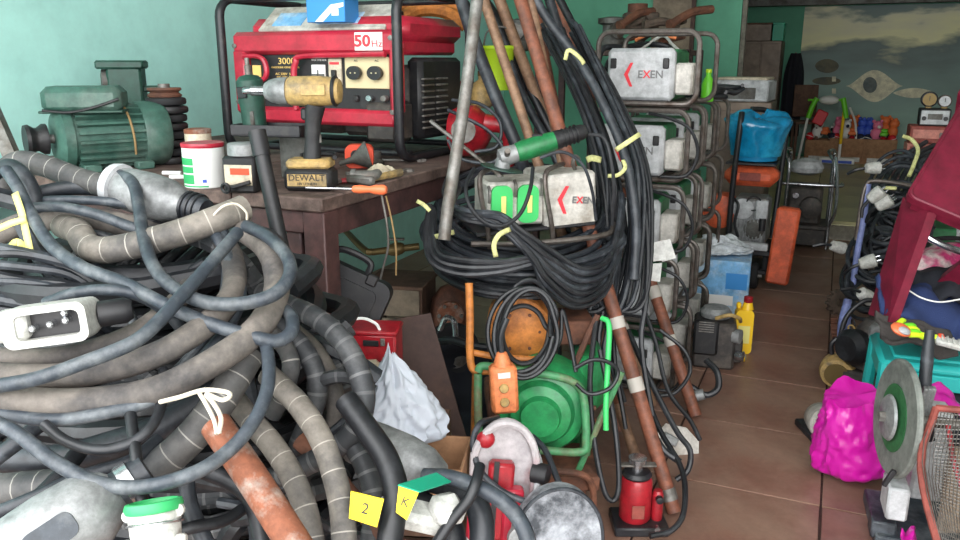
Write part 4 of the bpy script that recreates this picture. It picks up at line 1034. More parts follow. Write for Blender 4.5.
# dark wheels lying in the shadow
for k, (x, y, d, R_, lab) in enumerate(((452, 352, 2.7, .1, 'black rubber wheel lying in shade below the cable coil'), (468, 385, 2.75, .12, 'black rubber wheel standing behind the orange pendant control'))):
    w_ = thing('spare_roller', lab, 'wheel', W(x, y, d), .0, rot=(math.radians(70), 0, YAW + .5))
    MB().lathe([(R_ * .55, -.03), (R_ * .9, -.035), (R_, -.015), (R_, .015), (R_ * .9, .035), (R_ * .55, .03)], n=28, closed=True).build('tyre', 'tyre', w_)
    MB().lathe([(.012, -.03), (R_ * .5, -.02), (R_ * .57, -.03), (R_ * .57, .03), (R_ * .5, .02), (.012, .03)], n=24).build('hub', 'galv', w_)
cable([(432, 344, 2.45), (450, 340, 2.4), (470, 345, 2.36), (490, 348, 2.33)], .012, 'rubber_black', 'black hose passing through the orange frame to the dark wheels', 'hose', 'rubber_hose')
cable([(440, 330, 2.5), (446, 318, 2.48), (454, 322, 2.46), (456, 340, 2.46)], .009, 'chrome', 'bent chrome pipe end beside the dark wheels', 'pipe', 'chrome_pipe')
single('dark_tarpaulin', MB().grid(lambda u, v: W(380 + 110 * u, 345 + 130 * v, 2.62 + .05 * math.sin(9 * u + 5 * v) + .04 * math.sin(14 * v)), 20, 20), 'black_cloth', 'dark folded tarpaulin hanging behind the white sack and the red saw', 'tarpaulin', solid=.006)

# ------------------------------------------------------------------ red stuff at the rear of the bench
rg = thing('red_gearbox', 'red round gear housing with handle at the bench end behind the grey pole', 'gear housing', W(470, 158, 2.7), YAW)
MB().lathe([(.03, -.07), (.07, -.06), (.085, -.03), (.085, .02), (.06, .05), (.03, .07)], (0, 0, .09), (1, -.3, 0), 24).build('housing', 'red_jack', rg)
MB().tube([(.05, -.05, .12), (.11, -.06, .11), (.13, -.06, .06), (.13, -.05, -.02)], [.03, .026, .022, .018], n=12).build('handle', 'red_jack', rg)
MB().lathe([(.02, 0), (.04, 0), (.04, .02), (.02, .02)], (-.02, -.085, .1), (0, -1, 0), 16).build('bearing_cover', 'galv', rg)
rt = thing('paint_can', 'small red and white striped can lying behind the generator frame', 'can', W(458, 92, 2.95), 0, rot=(0, math.radians(70), YAW))
MB().lathe([(.03, -.05), (.036, -.046), (.036, .046), (.03, .05)], n=20).build('can', 'red_jack', rt)
MB().lathe([(.0365, -.02), (.0368, -.02), (.0368, .016), (.0365, .016)], n=20).build('label_band', 'white_paint', rt)
cj = thing('oil_jug', 'cream plastic oil jug behind the leaning copper pipes', 'jug', W(482, 108, 2.9), YAW)
MB().lathe([(.03, 0), (.04, .01), (.04, .07), (.03, .09), (.014, .1), (.014, .115)], n=18).build('body', 'tool_yellow', cj)
MB().lathe([(.016, .113), (.016, .13), (.012, .132)], n=12).build('cap', 'brass', cj)
lc = thing('lime_bucket', 'lime yellow plastic bucket hanging between the leaning pipes', 'bucket', W(499, 90, 2.72), YAW)
MB().lathe([(.04, 0), (.052, .13), (.056, .135), (.056, .145), (.05, .145), (.037, .006)], n=24).build('pail', 'lime', lc)
MB().tube([(-.054, 0, .14), (-.04, -.02, .19), (0, -.03, .205), (.04, -.02, .19), (.054, 0, .14)], .003, n=6).build('bail', 'galv', lc)
for k, (pts, lab) in enumerate((([(448, 110, 2.5), (470, 120, 2.45), (490, 132, 2.45), (503, 150, 2.45), (490, 163, 2.45), (460, 158, 2.48), (448, 140, 2.5)], 'grey cable looping round the red gear housing'),
                               ([(452, 100, 2.55), (480, 104, 2.52), (500, 122, 2.5), (497, 146, 2.5), (475, 152, 2.52)], 'thin grey cable behind the loop on the red gear housing'))):
    cable(pts, .0055, 'rubber', lab, 'cable', 'rubber_cable')
single('wrench_bar', MB().box((0, 0, 0), (.26, .02, .01), bev=.003).lathe([(.012, -.005), (.022, -.005), (.022, .005), (.012, .005)], (.135, 0, 0), (0, 0, 1), 16), 'galv', 'flat steel spanner bar lying across the bench end', 'spanner', origin=(0, 0, 0))
o = bpy.data.objects['wrench_bar']; o.location = W(465, 148, 2.35); o.rotation_euler = (0, math.radians(38), YAW)

# ------------------------------------------------------------------ leaning poles and hoses
def pole(a, b, r, m, label, bands=(), name='vibrator_pole', cat='pole', n=14):
    a = Vector(a); b = Vector(b); o = thing(name, label, cat, a)
    v = b - a
    MB().tube([Vector((0, 0, 0)), v], r, n=n, smooth=False).build('tube', m, o)
    for (t, ln, mt) in bands:
        MB().tube([v * (t - ln), v * (t + ln)], r * 1.12, n=n, smooth=False).build('band', mt, o)
    return o
pole(FL(674, 512, .012), W(513, -25, 2.5), .0205, 'rust_pole', 'longest rusty vibrator pole leaning back from beside the red jack', ((.03, .01, 'galv'), (.22, .012, 'tape_grey'), (.33, .01, 'tape_grey'), (.97, .012, 'lime')))
pole(FL(696, 416, .012), W(546, -30, 3.3), .0215, 'rust_pole', 'rusty brown pole leaning from the floor before the lowest white unit', ((.15, .01, 'tape_grey'), (.25, .012, 'tape_grey')))
pole(FL(652, 405, .012), W(492, -20, 2.62), .019, 'copper_pole', 'copper coloured pole leaning behind the longest rusty pole', ((.2, .01, 'tape_grey'),))
pole(FL(640, 470, .012), W(474, -30, 2.6), .0165, 'copper_pole', 'dull copper pole leaning left of the longest rusty pole', ((.15, .02, 'rust'),))
pole(FL(620, 432, .012), W(528, -30, 3.1), .0165, 'rust_pole', 'brown pole leaning behind the green engine', ())
pole(W(590, 300, 2.5), W(526, -20, 2.5), .016, 'copper_pole', 'copper pole with lime band leaning between black hoses', ((.62, .02, 'lime'),))
gpz = MB().tube([W(480, -25, 2.15), W(466, 90, 2.13), W(449, 200, 2.12), W(444, 240, 2.12)], .0165, n=14, res=4)
single('galvanised_pole', gpz, 'galv', 'weathered grey steel pole standing before the bench end', 'pole')
# pokers of thick black hose
for k, (pts, r, lab) in enumerate((
    ([(458, -10, 2.6), (474, 40, 2.58), (497, 100, 2.55), (518, 150, 2.55), (530, 190, 2.6)], .021, 'thick black hose leaning between the two leftmost copper poles'),
    ([(497, -10, 2.75), (512, 50, 2.72), (540, 110, 2.7), (565, 160, 2.7)], .015, 'black hose running beside the copper pole with lime band'),
    ([(528, -15, 2.5), (548, 20, 2.5), (580, 62, 2.48), (606, 110, 2.44), (626, 160, 2.4), (636, 220, 2.38), (634, 280, 2.36)], .015, 'front black hose of the bundle sweeping over the leaning poles'),
    ([(470, -15, 2.75), (492, 12, 2.72), (508, 50, 2.7), (520, 90, 2.7)], .018, 'black hose bending over at the top beside the grey pole'),
    ([(545, -15, 2.62), (562, 40, 2.6), (585, 95, 2.56), (602, 150, 2.52), (612, 210, 2.48), (614, 270, 2.45), (606, 320, 2.42)], .017, 'thick black hose in the middle of the hanging bundle'),
    ([(560, 30, 2.66), (578, 80, 2.62), (590, 130, 2.58), (598, 190, 2.54), (600, 250, 2.5)], .018, 'thick black hose at the back of the hanging bundle'),
    ([(508, 60, 2.68), (530, 110, 2.65), (552, 150, 2.62), (572, 200, 2.6)], .014, 'black hose crossing behind the green grinder'),
    ([(555, -10, 2.8), (580, 40, 2.75), (602, 90, 2.68), (628, 150, 2.62), (642, 200, 2.58), (648, 260, 2.54)], .014, 'black hose hanging nearest the white inverter stack'))):
    cable(pts, r, 'rubber_black' if k % 2 else 'rubber', lab, 'hose', 'rubber_hose', 'black hoses hung over the poles', n=12)
rnd = random.Random(5)
for k in range(26):
    t = rnd.random(); s = rnd.uniform(-1, 1)
    x0 = 540 + 45 * t; x1 = 575 + 46 * t; x2 = 596 + 52 * t; x3 = 598 + 54 * t + 8 * s; x4 = 588 + 56 * t + 16 * s
    d0 = 2.62 + .12 * rnd.random()
    pts = [(x0, 20 + 20 * rnd.random(), d0), (x1, 100, d0 - .1), (x2, 165, d0 - .16), (x3, 235, d0 - .2), (x4, 300, d0 - .24)]
    if k % 2: pts += [(x4 - 14 + 10 * s, 345, d0 - .26), (x4 - 2 + 12 * s, 385 + 60 * t, d0 - .26)]
    else: pts += [(x4 - 22, 312, d0 - .25), (x4 - 40, 290, d0 - .26)]
    cable(pts, rnd.choice((.0055, .007, .0085, .0065)), rnd.choice(('rubber_black', 'rubber', 'rubber_black')), 'black cable hanging in the thick bundle between the coil and the white inverters', 'cable', 'rubber_cable', 'cables of the hanging bundle', n=7, res=4)
# low cables round the pole feet
for k, (pts, r, lab) in enumerate((
    ([(596, 320, 2.2), (590, 380, 2.15), (594, 440, 2.12), (604, 490, 2.1), (614, 500, 2.1), (619, 480, 2.1), (614, 420, 2.12), (600, 350, 2.18)], .0075, 'black cable hanging in a long loop beside the red jack'),
    ([(640, 380, 2.45), (660, 430, 2.35), (682, 470, 2.25), (684, 510, 2.15), (672, 530, 2.12), (650, 536, 2.1)], .008, 'black cable curving round the foot of the longest rusty pole'),
    ([(628, 330, 2.5), (650, 380, 2.42), (676, 430, 2.35), (690, 450, 2.32), (688, 470, 2.3), (676, 480, 2.3)], .0085, 'black cable lying behind the longest rusty pole'),
    ([(660, 330, 2.6), (684, 350, 2.58), (690, 372, 2.58), (676, 392, 2.56), (660, 396, 2.56)], .0065, 'thin black cable arching over the rusty brown pole'),
    ([(575, 368, 2.05), (592, 360, 2.04), (608, 362, 2.04), (618, 372, 2.05), (610, 388, 2.05), (590, 394, 2.05), (576, 384, 2.05)], .0055, 'thin black cable loop in front of the green engine side'),
    ([(640, 300, 2.5), (655, 340, 2.46), (668, 390, 2.44), (690, 420, 2.45), (700, 440, 2.45)], .007, 'black cable dropping between the two rusty poles'),
    ([(630, 350, 2.4), (640, 400, 2.34), (660, 445, 2.3), (680, 462, 2.28)], .01, 'thicker black cable at the pole feet'),
    ([(690, 386, 2.95), (706, 395, 2.93), (718, 388, 2.93), (717, 372, 2.94), (706, 360, 2.97)], .012, 'black hose end with silver ferrule lying on the tiles'))):
    cable(pts, r, 'rubber_black', lab, 'cable', 'rubber_cable')
pole(W(686, 398, 2.92), W(704, 394, 2.9), .02, 'alu', 'silver ferrule lying on the tiles beside the rusty brown pole', ((.5, .1, 'galv'),), 'hose_ferrule', 'ferrule')
# white cut guard lying on the floor
wg = thing('blade_guard', 'white sheet metal guard lying on the floor behind the rusty pole', 'guard', W(678, 444, 2.62), 0, rot=(math.radians(70), math.radians(30), YAW))
MB().prism([(-.09, -.03), (-.05, -.05), (.06, -.05), (.085, -.01), (.06, .04), (.0, .06), (-.07, .04)], (0, 0, 0), (1, 0, 0), (0, 1, 0), .006).build('plate', 'dirty_white', wg)
MB().box((-.04, 0, .015), (.05, .03, .03), bev=.004).build('bracket', 'alu', wg)
# yellow ties on the bundle
def tie(name, label, pts, wid=.014, m='tie_yellow'):
    return single(name, strip(MB(), [W(*p) for p in pts], wid), m, label, 'cable tie', 'pale yellow cable ties', solid=.003)
tie('cable_tie', 'pale yellow tie slanting across the hanging bundle', [(616, 150, 2.3), (628, 142, 2.28), (640, 134, 2.3)])
tie('cable_tie', 'pale yellow tie hooked round the bundle below the slanting one', [(608, 176, 2.3), (618, 175, 2.28), (625, 168, 2.28), (623, 160, 2.3)], .011)
tie('cable_tie', 'pale yellow tie at the top of the hose bundle', [(565, 60, 2.42), (569, 50, 2.41), (580, 58, 2.41), (584, 64, 2.42)], .012)
tie('cable_tie', 'pale yellow tie between two hoses right of the grinder', [(587, 160, 2.35), (592, 158, 2.34), (601, 160, 2.35)], .018)
tie('cable_tie', 'pale yellow tie round the middle of the big cable coil', [(510, 229, 2.11), (499, 235, 2.09), (494, 245, 2.09), (496, 257, 2.1)], .013)
tie('cable_tie', 'pale yellow tie round the left end of the big cable coil', [(430, 238, 2.22), (442, 235, 2.16), (454, 232, 2.18)], .013)
tie('cable_tie', 'loose pale tie end sticking up left of the grey pole', [(417, 201, 2.2), (424, 205, 2.18), (430, 211, 2.18)], .011)
# ------------------------------------------------------------------ machine tower in the middle
def loops(cx, cy, rx, ry, d0, dd, turns, seed, jit=.12, seg=12, tilt=0.0):
    rnd = random.Random(seed); pts = []
    for i in range(int(turns * seg) + 1):
        a = 2 * math.pi * i / seg
        if i % seg == 0: jx, jy, ox, oy, jd = (rnd.uniform(1 - jit, 1 + jit), rnd.uniform(1 - jit * 1.6, 1 + jit), rnd.uniform(-6, 6), rnd.uniform(-8, 8), rnd.uniform(-.03, .03))
        x = math.cos(a) * rx * jx; y = math.sin(a) * ry * jy
        pts.append((cx + ox + x * math.cos(tilt) - y * math.sin(tilt), cy + oy + x * math.sin(tilt) + y * math.cos(tilt), d0 - dd * math.sin(a) + jd))
    return pts
cable(loops(525, 238, 88, 34, 2.4, .2, 9, 2), .0095, 'rubber', 'big coil of dark cable lying under the white inverter with green sockets', 'cable coil', 'cable_coil', n=8, res=3)
cable(loops(520, 252, 84, 40, 2.42, .2, 7, 9), .0095, 'rubber_black', 'lower turns of black cable beneath the big dark coil', 'cable coil', 'cable_coil', n=8, res=3)
rnd = random.Random(12)
for k in range(11):
    t = k / 10
    pts = [(452 + 6 * t, 168 + 22 * t, 2.34), (446 + 8 * t, 196 + 12 * t, 2.24), (466, 212 + 8 * t, 2.16), (498, 214 + 14 * t, 2.13), (524 + 6 * t, 232 + 26 * t, 2.12),
           (552 - 6 * t, 254 + 34 * t, 2.13), (584 - 10 * t, 268 + 40 * t, 2.18), (608 - 4 * t, 258 + 36 * t, 2.26), (620 - 4 * t, 226 + 34 * t, 2.34), (622, 190 + 30 * t, 2.42)]
    pts = [(x + rnd.uniform(-2, 2), y + rnd.uniform(-2, 2), d + rnd.uniform(-.015, .015)) for x, y, d in pts]
    cable(pts, .0085, 'rubber' if k % 2 else 'rubber_black', f'dark cable strand fanning over the front of the big coil, {["first", "second", "third", "fourth", "fifth", "sixth", "seventh", "eighth", "ninth", "tenth", "eleventh"][k]} from the top', 'cable', 'rubber_cable', 'strands over the big coil', n=8, res=5)
for k in range(3):
    cable([(430 + 2 * k, 205 + 3 * k, 2.24), (426 + 4 * k, 235, 2.2), (432 + 4 * k, 262 - 4 * k, 2.16), (460, 274 - 7 * k, 2.13), (500, 272 - 5 * k, 2.12), (540, 262 - 3 * k, 2.14)], .009, 'rubber_black', f'black cable bight at the left end of the big coil, {["outermost", "middle", "innermost"][k]} of three', 'cable', 'rubber_cable', 'bights at the coil end', n=8)
cable(loops(526, 333, 29, 42, 2.1, .02, 6, 21, jit=.16, tilt=.15), .0068, 'rubber_black', 'black cable coil hanging before the orange drum', 'cable coil', 'cable_coil', n=8, res=4)
cable([(530, 372, 2.1), (545, 360, 2.1), (560, 340, 2.12), (562, 310, 2.14), (570, 340, 2.12), (576, 372, 2.1)], .006, 'rubber_black', 'loose black cable tail right of the hanging coil', 'cable', 'rubber_cable')

cable(loops(524, 212, 80, 40, 2.48, .16, 6, 33, jit=.1), .0095, 'rubber', 'upper turns of dark cable wrapped behind the inverter with green sockets', 'cable coil', 'cable_coil', n=8, res=3)
# inverter unit builder ------------------------------------------------------------
def inverter(name, label, loc, rz, W_=.40, H_=.265, D_=.34, face='plain', group=None, tube_m='steel_tube', dirty=False, bodym=None, lid=True):
    """white control box in a cage of two bent tube loops"""
    t = thing(name, label, 'inverter', loc, rz, group)
    bm = bodym or 'silver_paint'
    for y in (0.0, D_):
        pts = [(a, y, H_ / 2 + b) for a, b in rrect(W_, H_ - .022, .045)]
        MB().tube(pts, .0095, n=9, closed=True, smooth=False).build('cage_loop', tube_m, t)
    for sx in (-1, 1):
        MB().cyl((sx * W_ * .32, 0, .011), (sx * W_ * .32, D_, .011), .0085, n=8).build('cage_rail', tube_m, t)
    bw, bh = W_ * .66, H_ * .66
    MB().box((-.03, .045 + (D_ - .1) / 2, .022 + bh / 2), (bw, D_ - .1, bh), bev=.012).build('body', 'exen_green' if not dirty else bm, t)
    MB().box((-.03, .045, .022 + bh / 2), (bw + .006, .05, bh + .006), bev=.014).build('front_cover', bm, t)
    MB().box((-.03 + bw / 2 + .035, .1, .022 + bh * .42), (.065, .12, bh * .62), bev=.008).build('junction_box', 'dirty_white', t)
    MB().box((bw / 2 - .055, .017, .022 + bh * .72), (.022, .008, .036), bev=.003).build('latch', 'black_plastic', t)
    if face != 'plain':
        MB().box((-.03 - bw / 2 + .022, .017, .022 + bh * .72), (.022, .008, .036), bev=.003).build('latch', 'black_plastic', t)
    MB().box((-.03, D_ / 2, .017), (bw * .9, D_ - .03, .01), bev=.002).build('base_plate', 'black_paint', t)
    return t, bw, bh
def exen(t, x, y, z, s, ex=(1, 0, 0), ey=(0, 0, 1), cs=None):
    cs = cs or s
    ex = Vector(ex); ey = Vector(ey); o = Vector((x, y, z)); nz = ex.cross(ey)
    ch = [(-.4 * cs, 0), (.1 * cs, .95 * cs), (.34 * cs, .95 * cs), (-.08 * cs, 0), (.34 * cs, -.95 * cs), (.1 * cs, -.95 * cs)]
    MB().prism(ch, o - ex * (.9 * s + .38 * cs), ex, ey, .0016).build('chevron_logo', 'red_ink', t)
    text('E', s * 1.05, o + ex * -.2 * s, ex, ey, 'grey_ink', t, bold=.0006); text('X', s * 1.05, o + ex * .45 * s, ex, ey, 'red_ink', t, bold=.0006)
    text('EN', s * 1.05, o + ex * 1.45 * s, ex, ey, 'grey_ink', t, bold=.0006)

# ---- unit with green sockets on the coil
up = W(537, 232, 2.3)
un = thing('inverter_unit', 'dirty cream inverter with two green sockets standing on the big cable coil', 'inverter', up, YAW + math.radians(14))
MB().box((.1, .1, .088), (.16, .2, .155), rot=(0, math.radians(-4), 0), bev=.008).build('body', 'dirty_white', un)
MB().box((-.06, .09, .083), (.17, .16, .125), bev=.008).build('socket_box', 'dirty_white', un)
for sx in (-.105, -.028):
    sb = MB().prism([(a, b) for a, b in rrect(.062, .108, .022)], (sx, .006, .083), (1, 0, 0), (0, 0, 1), .016).build('socket_cover', 'socket_green', un)
    MB().box((sx + .004, -.004, .083), (.014, .004, .05), bev=.001).build('socket_label', 'tape_yellow', un)
for k, (x, z) in enumerate(((-.142, .12), (-.066, .135), (.012, .135))):
    MB().tube([(x, .0, z - .03), (x, -.006, z), (x, .01, z + .015)], .005, n=6).build('clip', 'galv', un)
exen(un, .115, -.003, .088, .026, (1, 0, -.07), (.07, 0, 1), cs=.042)
for x in (-.17, .02):
    MB().tube([(x + .03, .0, -.04), (x + .02, -.012, .02), (x, -.012, .12), (x + .004, 0, .17), (x + .04, .03, .182), (x + .09, .1, .18)], .0075, n=8).build('cage_tube', 'steel_tube', un)
MB().tube([(-.2, -.02, -.02), (.0, -.03, -.025), (.2, -.02, -.015), (.26, .05, .0)], .0085, n=8).build('cage_tube', 'steel_tube', un)
MB().box((.0, .09, .008), (.36, .18, .012), rot=(0, math.radians(-3), 0), bev=.003).build('base_plate', 'black_paint', un)
MB().tube([(.13, .05, .168), (.115, .03, .19), (.12, .03, .21), (.14, .05, .2)], .006, n=6).build('hook', 'galv', un)
cable([(474, 168, 2.16), (466, 186, 2.12), (470, 206, 2.1), (484, 222, 2.1), (502, 226, 2.1), (520, 214, 2.12), (530, 190, 2.14), (533, 168, 2.17)], .0055, 'rubber_black', 'black flex looping across the two green sockets', 'flex', 'grinder_flex')
cable([(588, 134, 2.22), (604, 138, 2.22), (611, 160, 2.22), (614, 190, 2.24), (612, 225, 2.28)], .005, 'rubber_black', 'black flex leaving the tail of the green grinder', 'flex', 'grinder_flex')
cable([(540, 158, 2.16), (562, 152, 2.15), (582, 164, 2.16), (592, 190, 2.2), (596, 220, 2.26)], .0045, 'rubber', 'thin grey flex lying over the lettered side of the inverter', 'flex', 'grinder_flex')
# ---- green angle grinder
ga, gb_ = W(500, 158, 2.2), W(588, 130, 2.22)
gax = (gb_ - ga).normalized()
gr = thing('angle_grinder', 'green bodied angle grinder lying on top of the socket inverter', 'angle grinder', ga)
MB().lathe([(.02, .045), (.026, .05), (.029, .07), (.028, .14), (.026, .16)], (0, 0, 0), gax, 20).build('motor_housing', 'grinder_green', gr)
MB().lathe([(.024, .158), (.027, .162), (.023, .2), (.022, .24), (.016, .252)], (0, 0, 0), gax, 18).build('rear_grip', 'black_plastic', gr)
for k in range(5): MB().torus(gax * (.175 + .012 * k), gax, .0245, .0025, 18, 5).build('grip_rib', 'black_plastic', gr)
MB().lathe([(.014, -.005), (.024, .0), (.027, .02), (.024, .05)], (0, 0, 0), gax, 18).build('gear_head', 'alu', gr)
dn = (Vector((0, 0, -1)) - CR * .2).normalized()
MB().lathe([(.018, 0), (.022, .012), (.022, .03), (.012, .035)], gax * .012, dn, 16).build('spindle_boss', 'alu', gr)
MB().lathe([(.004, .03), (.06, .031), (.06, .034), (.004, .035)], gax * .012, dn, 24).build('cutting_disc', 'motor_dark', gr)
MB().tube([gax * .02 - CF * .02, gax * .02 - CF * .06 + Vector((0, 0, .005))], .008, n=8, smooth=False).build('side_stud', 'galv', gr)
MB().box(gax * .11 + Vector((0, 0, .029)), (.03, .014, .008), bev=.002).build('slide_switch', 'black_plastic', gr)
# ---- orange framed machine
om = thing('orange_compactor', 'rusty orange tube frame machine with round orange drum under the big coil', 'machine', FL(530, 498, 0), YAW + .05)
oz = om.matrix_basis.copy()
oz = Matrix.LocRotScale(om.location, om.rotation_euler.to_quaternion(), None).inverted()
def OL(x, y, d): return oz @ W(x, y, d)
MB().tube([OL(469, 283, 2.12), OL(470, 320, 2.12), OL(470, 355, 2.12), OL(474, 370, 2.12), OL(490, 371, 2.12), OL(530, 372, 2.13), OL(558, 376, 2.14), OL(566, 384, 2.14), OL(568, 398, 2.15)], .0105, n=10).build('frame_tube', 'orange_paint', om)
MB().tube([OL(470, 352, 2.13), OL(500, 357, 2.13), OL(545, 360, 2.14)], .009, n=8).build('frame_rail', 'orange_paint', om)
MB().tube([OL(598, 315, 2.2), OL(588, 335, 2.2), OL(578, 358, 2.2), OL(568, 378, 2.2)], .009, n=8).build('frame_strut', 'rust_dark', om)
for (x, y0_) in ((476, 372), (568, 398)):
    a = OL(x, y0_, 2.15); MB().tube([a, Vector((a.x, a.y + .22, 0))], .0105, n=8, smooth=False).build('frame_leg', 'orange_paint', om)
a = OL(520, 326, 2.24)
MB().lathe([(.02, -.05), (.07, -.048), (.088, -.035), (.095, -.005), (.095, .08), (.08, .1)], a, (.12, 1, 0), 30).build('drum', 'orange_paint', om)
for k in range(6): MB().lathe([(.002, -.056), (.005, -.055), (.005, -.048)], a + Vector((.055 * math.cos(k * 1.05), 0, .055 * math.sin(k * 1.05))), (.12, 1, 0), 6).build('bolt', 'rust_dark', om)
MB().box(OL(568, 326, 2.3), (.13, .14, .07), bev=.006).build('motor_block', 'rust_dark', om)
MB().box(OL(530, 396, 2.34), (.26, .2, .05), bev=.006).build('base_tray', 'rust_dark', om)
# ---- orange pendant control
pc = thing('pendant_control', 'orange pendant control box with two buttons hanging before the green engine', 'control box', W(505, 411, 1.98), 0, rot=(math.radians(-4), math.radians(-3), YAW + .1))
MB().box((0, 0, .06), (.066, .05, .12), bev=.008).build('case', 'orange_pendant', pc)
MB().lathe([(.022, .118), (.02, .13), (.013, .15), (.01, .152)], n=14).build('neck', 'orange_pendant', pc)
MB().box((.0, -.0255, .1), (.03, .002, .014)).build('label', 'white_paper', pc)
for z in (.068, .032):
    MB().lathe([(.012, 0), (.012, .003), (.01, .006)], (-.002, -.025, z), (0, -1, 0), 16).build('button', 'tool_yellow', pc)
MB().tube([(0, 0, .15), (.002, .01, .19), (.02, .02, .23)], .007, n=8).build('lead', 'rubber_black', pc)
# ---- green engine in a pale green frame
ge = thing('green_engine', 'bright green petrol engine in a chipped pale green frame on the floor', 'engine', FL(545, 498, 0), YAW - .05)
gz = Matrix.LocRotScale(ge.location, ge.rotation_euler.to_quaternion(), None).inverted()
def GL(x, y, d): return gz @ W(x, y, d)
fp = [(478, 372), (484, 366), (520, 371), (555, 376), (576, 384), (584, 400), (586, 440), (580, 452), (540, 450)]
MB().tube([GL(x, y, 2.1) for x, y in fp], .011, n=10, res=5).build('front_frame', 'engine_green_pale', ge)
MB().tube([GL(478, 374, 2.1), GL(478, 410, 2.1), GL(480, 440, 2.1), GL(488, 462, 2.1)], .011, n=10).build('front_frame', 'engine_green_pale', ge)
a = GL(542, 408, 2.17)
MB().lathe([(.01, -.08), (.05, -.08), (.056, -.056), (.08, -.05), (.09, -.028), (.114, -.022), (.126, .0), (.134, .03), (.134, .08)], a, (.1, 1, -.05), 30).build('recoil_cover', 'engine_green', ge)
MB().torus(a + Vector((0, -.048, 0)), (.1, 1, -.05), .06, .006, 24, 6).build('cover_ring', 'engine_green', ge)
MB().lathe([(.004, -.078), (.02, -.076), (.024, -.068)], a, (.1, 1, -.05), 14).build('hub_cap', 'engine_green', ge)
MB().box(GL(540, 405, 2.38), (.25, .2, .22), bev=.02).build('engine_block', 'engine_green', ge)
MB().box(GL(587, 372, 2.3), (.08, .2, .16), bev=.02).build('fuel_tank', 'engine_green', ge)
MB().box(GL(586, 425, 2.2), (.028, .03, .2), bev=.004).build('frame_post', 'engine_green_pale', ge)
MB().tube([GL(622, 372, 2.1), GL(596, 430, 2.12), GL(576, 476, 2.14)], .009, n=8).build('frame_strut', 'engine_green_pale', ge)
MB().box(GL(545, 465, 2.2), (.28, .2, .04), bev=.004).build('base_tray', 'rust_dark', ge)
MB().tube([GL(540, 470, 2.05), GL(580, 474, 2.06), GL(592, 486, 2.08), GL(594, 510, 2.1)], .009, n=8).build('skid_tube', 'rust_dark', ge)
for k in range(4):
    MB().box(GL(594, 408 + k * 12, 2.17), (.012, .012, .012), bev=.002).build('bolt', 'rust', ge)
for sx in (-.12, .1):
    MB().box((sx, .05, .06), (.03, .2, .12), bev=.004).build('skid', 'rust_dark', ge)
single('green_handle_bar', MB().tube([W(602, 318, 2.12), W(609, 325, 2.1), (W(608, 360, 2.08)), W(606, 402, 2.06), W(606, 430, 2.06)], .0075, n=10), 'socket_green', 'thin bright green handle bar beside the rusty poles', 'bar')
# ---- red and white cut-off saw
cz = thing('cutoff_saw', 'red hand saw with dust covered arched guard standing before the green engine', 'saw', W(497, 560, 1.86), 0, rot=(math.radians(-4), math.radians(4), YAW))
arch = [(-.055, 0)] + [(-.055 + .055 - .06 * math.cos(math.pi * k / 14), .2 + .085 * math.sin(math.pi * k / 14)) for k in range(15)] + [(.055, 0)]
arch_in = [(.04, 0)] + [(.042 * math.cos(math.pi * k / 14), .19 + .055 * math.sin(math.pi * k / 14)) for k in range(15)] + [(-.04, 0)]
MB().prism(arch, (0, .02, 0), (1, 0, 0), (0, 0, 1), .02).build('guard_plate', 'saw_dusty', cz)
MB().tube([(a, 0, b) for a, b in arch], .008, n=8, res=2).build('guard_rim', 'saw_dusty', cz)
MB().box((-.006, -.006, .13), (.05, .03, .16), bev=.006).build('blade_carrier', 'red_jack', cz)
MB().box((-.016, -.022, .14), (.01, .006, .15)).build('slot', 'black_plastic', cz)
MB().box((.02, -.02, .1), (.038, .03, .13), bev=.005).build('motor_bar', 'red_paint', cz)
MB().box((-.05, -.01, .1), (.03, .04, .09), bev=.005).build('side_shoe', 'red_paint', cz)
MB().box((.058, -.01, .09), (.012, .02, .17), rot=(0, .08, 0), bev=.003).build('fence', 'silver_paint', cz)
MB().box((-.02, -.03, .012), (.1, .06, .03), bev=.005).build('shoe', 'orange_red', cz)
MB().lathe([(.01, 0), (.02, .0), (.02, .03), (.012, .034)], (.055, 0, .19), (1, -.4, 0), 14).build('knob', 'black_plastic', cz)
MB().ball((-.04, 0, .25), .018, (1, .6, 1)).build('pivot', 'red_jack', cz)
cable([(498, 418, 1.9), (480, 424, 1.84), (473, 444, 1.82), (480, 470, 1.8), (500, 490, 1.78), (530, 503, 1.78), (556, 506, 1.79), (564, 498, 1.8), (556, 476, 1.83), (545, 450, 1.88), (532, 436, 1.92)], .0075, 'rubber', 'dark cable looped round the front of the red saw', 'cable', 'rubber_cable')
cable([(530, 440, 1.9), (540, 462, 1.87), (538, 490, 1.85), (530, 520, 1.83)], .006, 'silver_paint', 'pale grey flex hanging beside the red saw guard', 'flex', 'saw_flex')
dg = thing('disc_guard', 'grey disc saw guard smeared with white dust at the lower edge', 'guard', W(551, 574, 1.78), 0, rot=(math.radians(-8), math.radians(8), YAW + .1))
half = [(-.1, -.02)] + [(.1 * -math.cos(math.pi * k / 20), .08 + .125 * math.sin(math.pi * k / 20)) for k in range(21)] + [(.1, -.02)]
MB().prism(half, (0, 0, 0), (1, 0, 0), (0, 0, 1), .045).build('shell', 'white_smudge', dg)
MB().tube([(a, -.02, b) for a, b in half], .005, n=6, res=1).build('rim', 'rubber', dg)
text('HUSQ', .034, (.01, -.0236, .075), (1, 0, 0), (0, 0, 1), 'white_paint', dg)
MB().lathe([(.008, 0), (.03, 0), (.028, .012), (.01, .014)], (-.085, -.02, .09), (0, -1, 0), 16).build('boss', 'alu', dg)
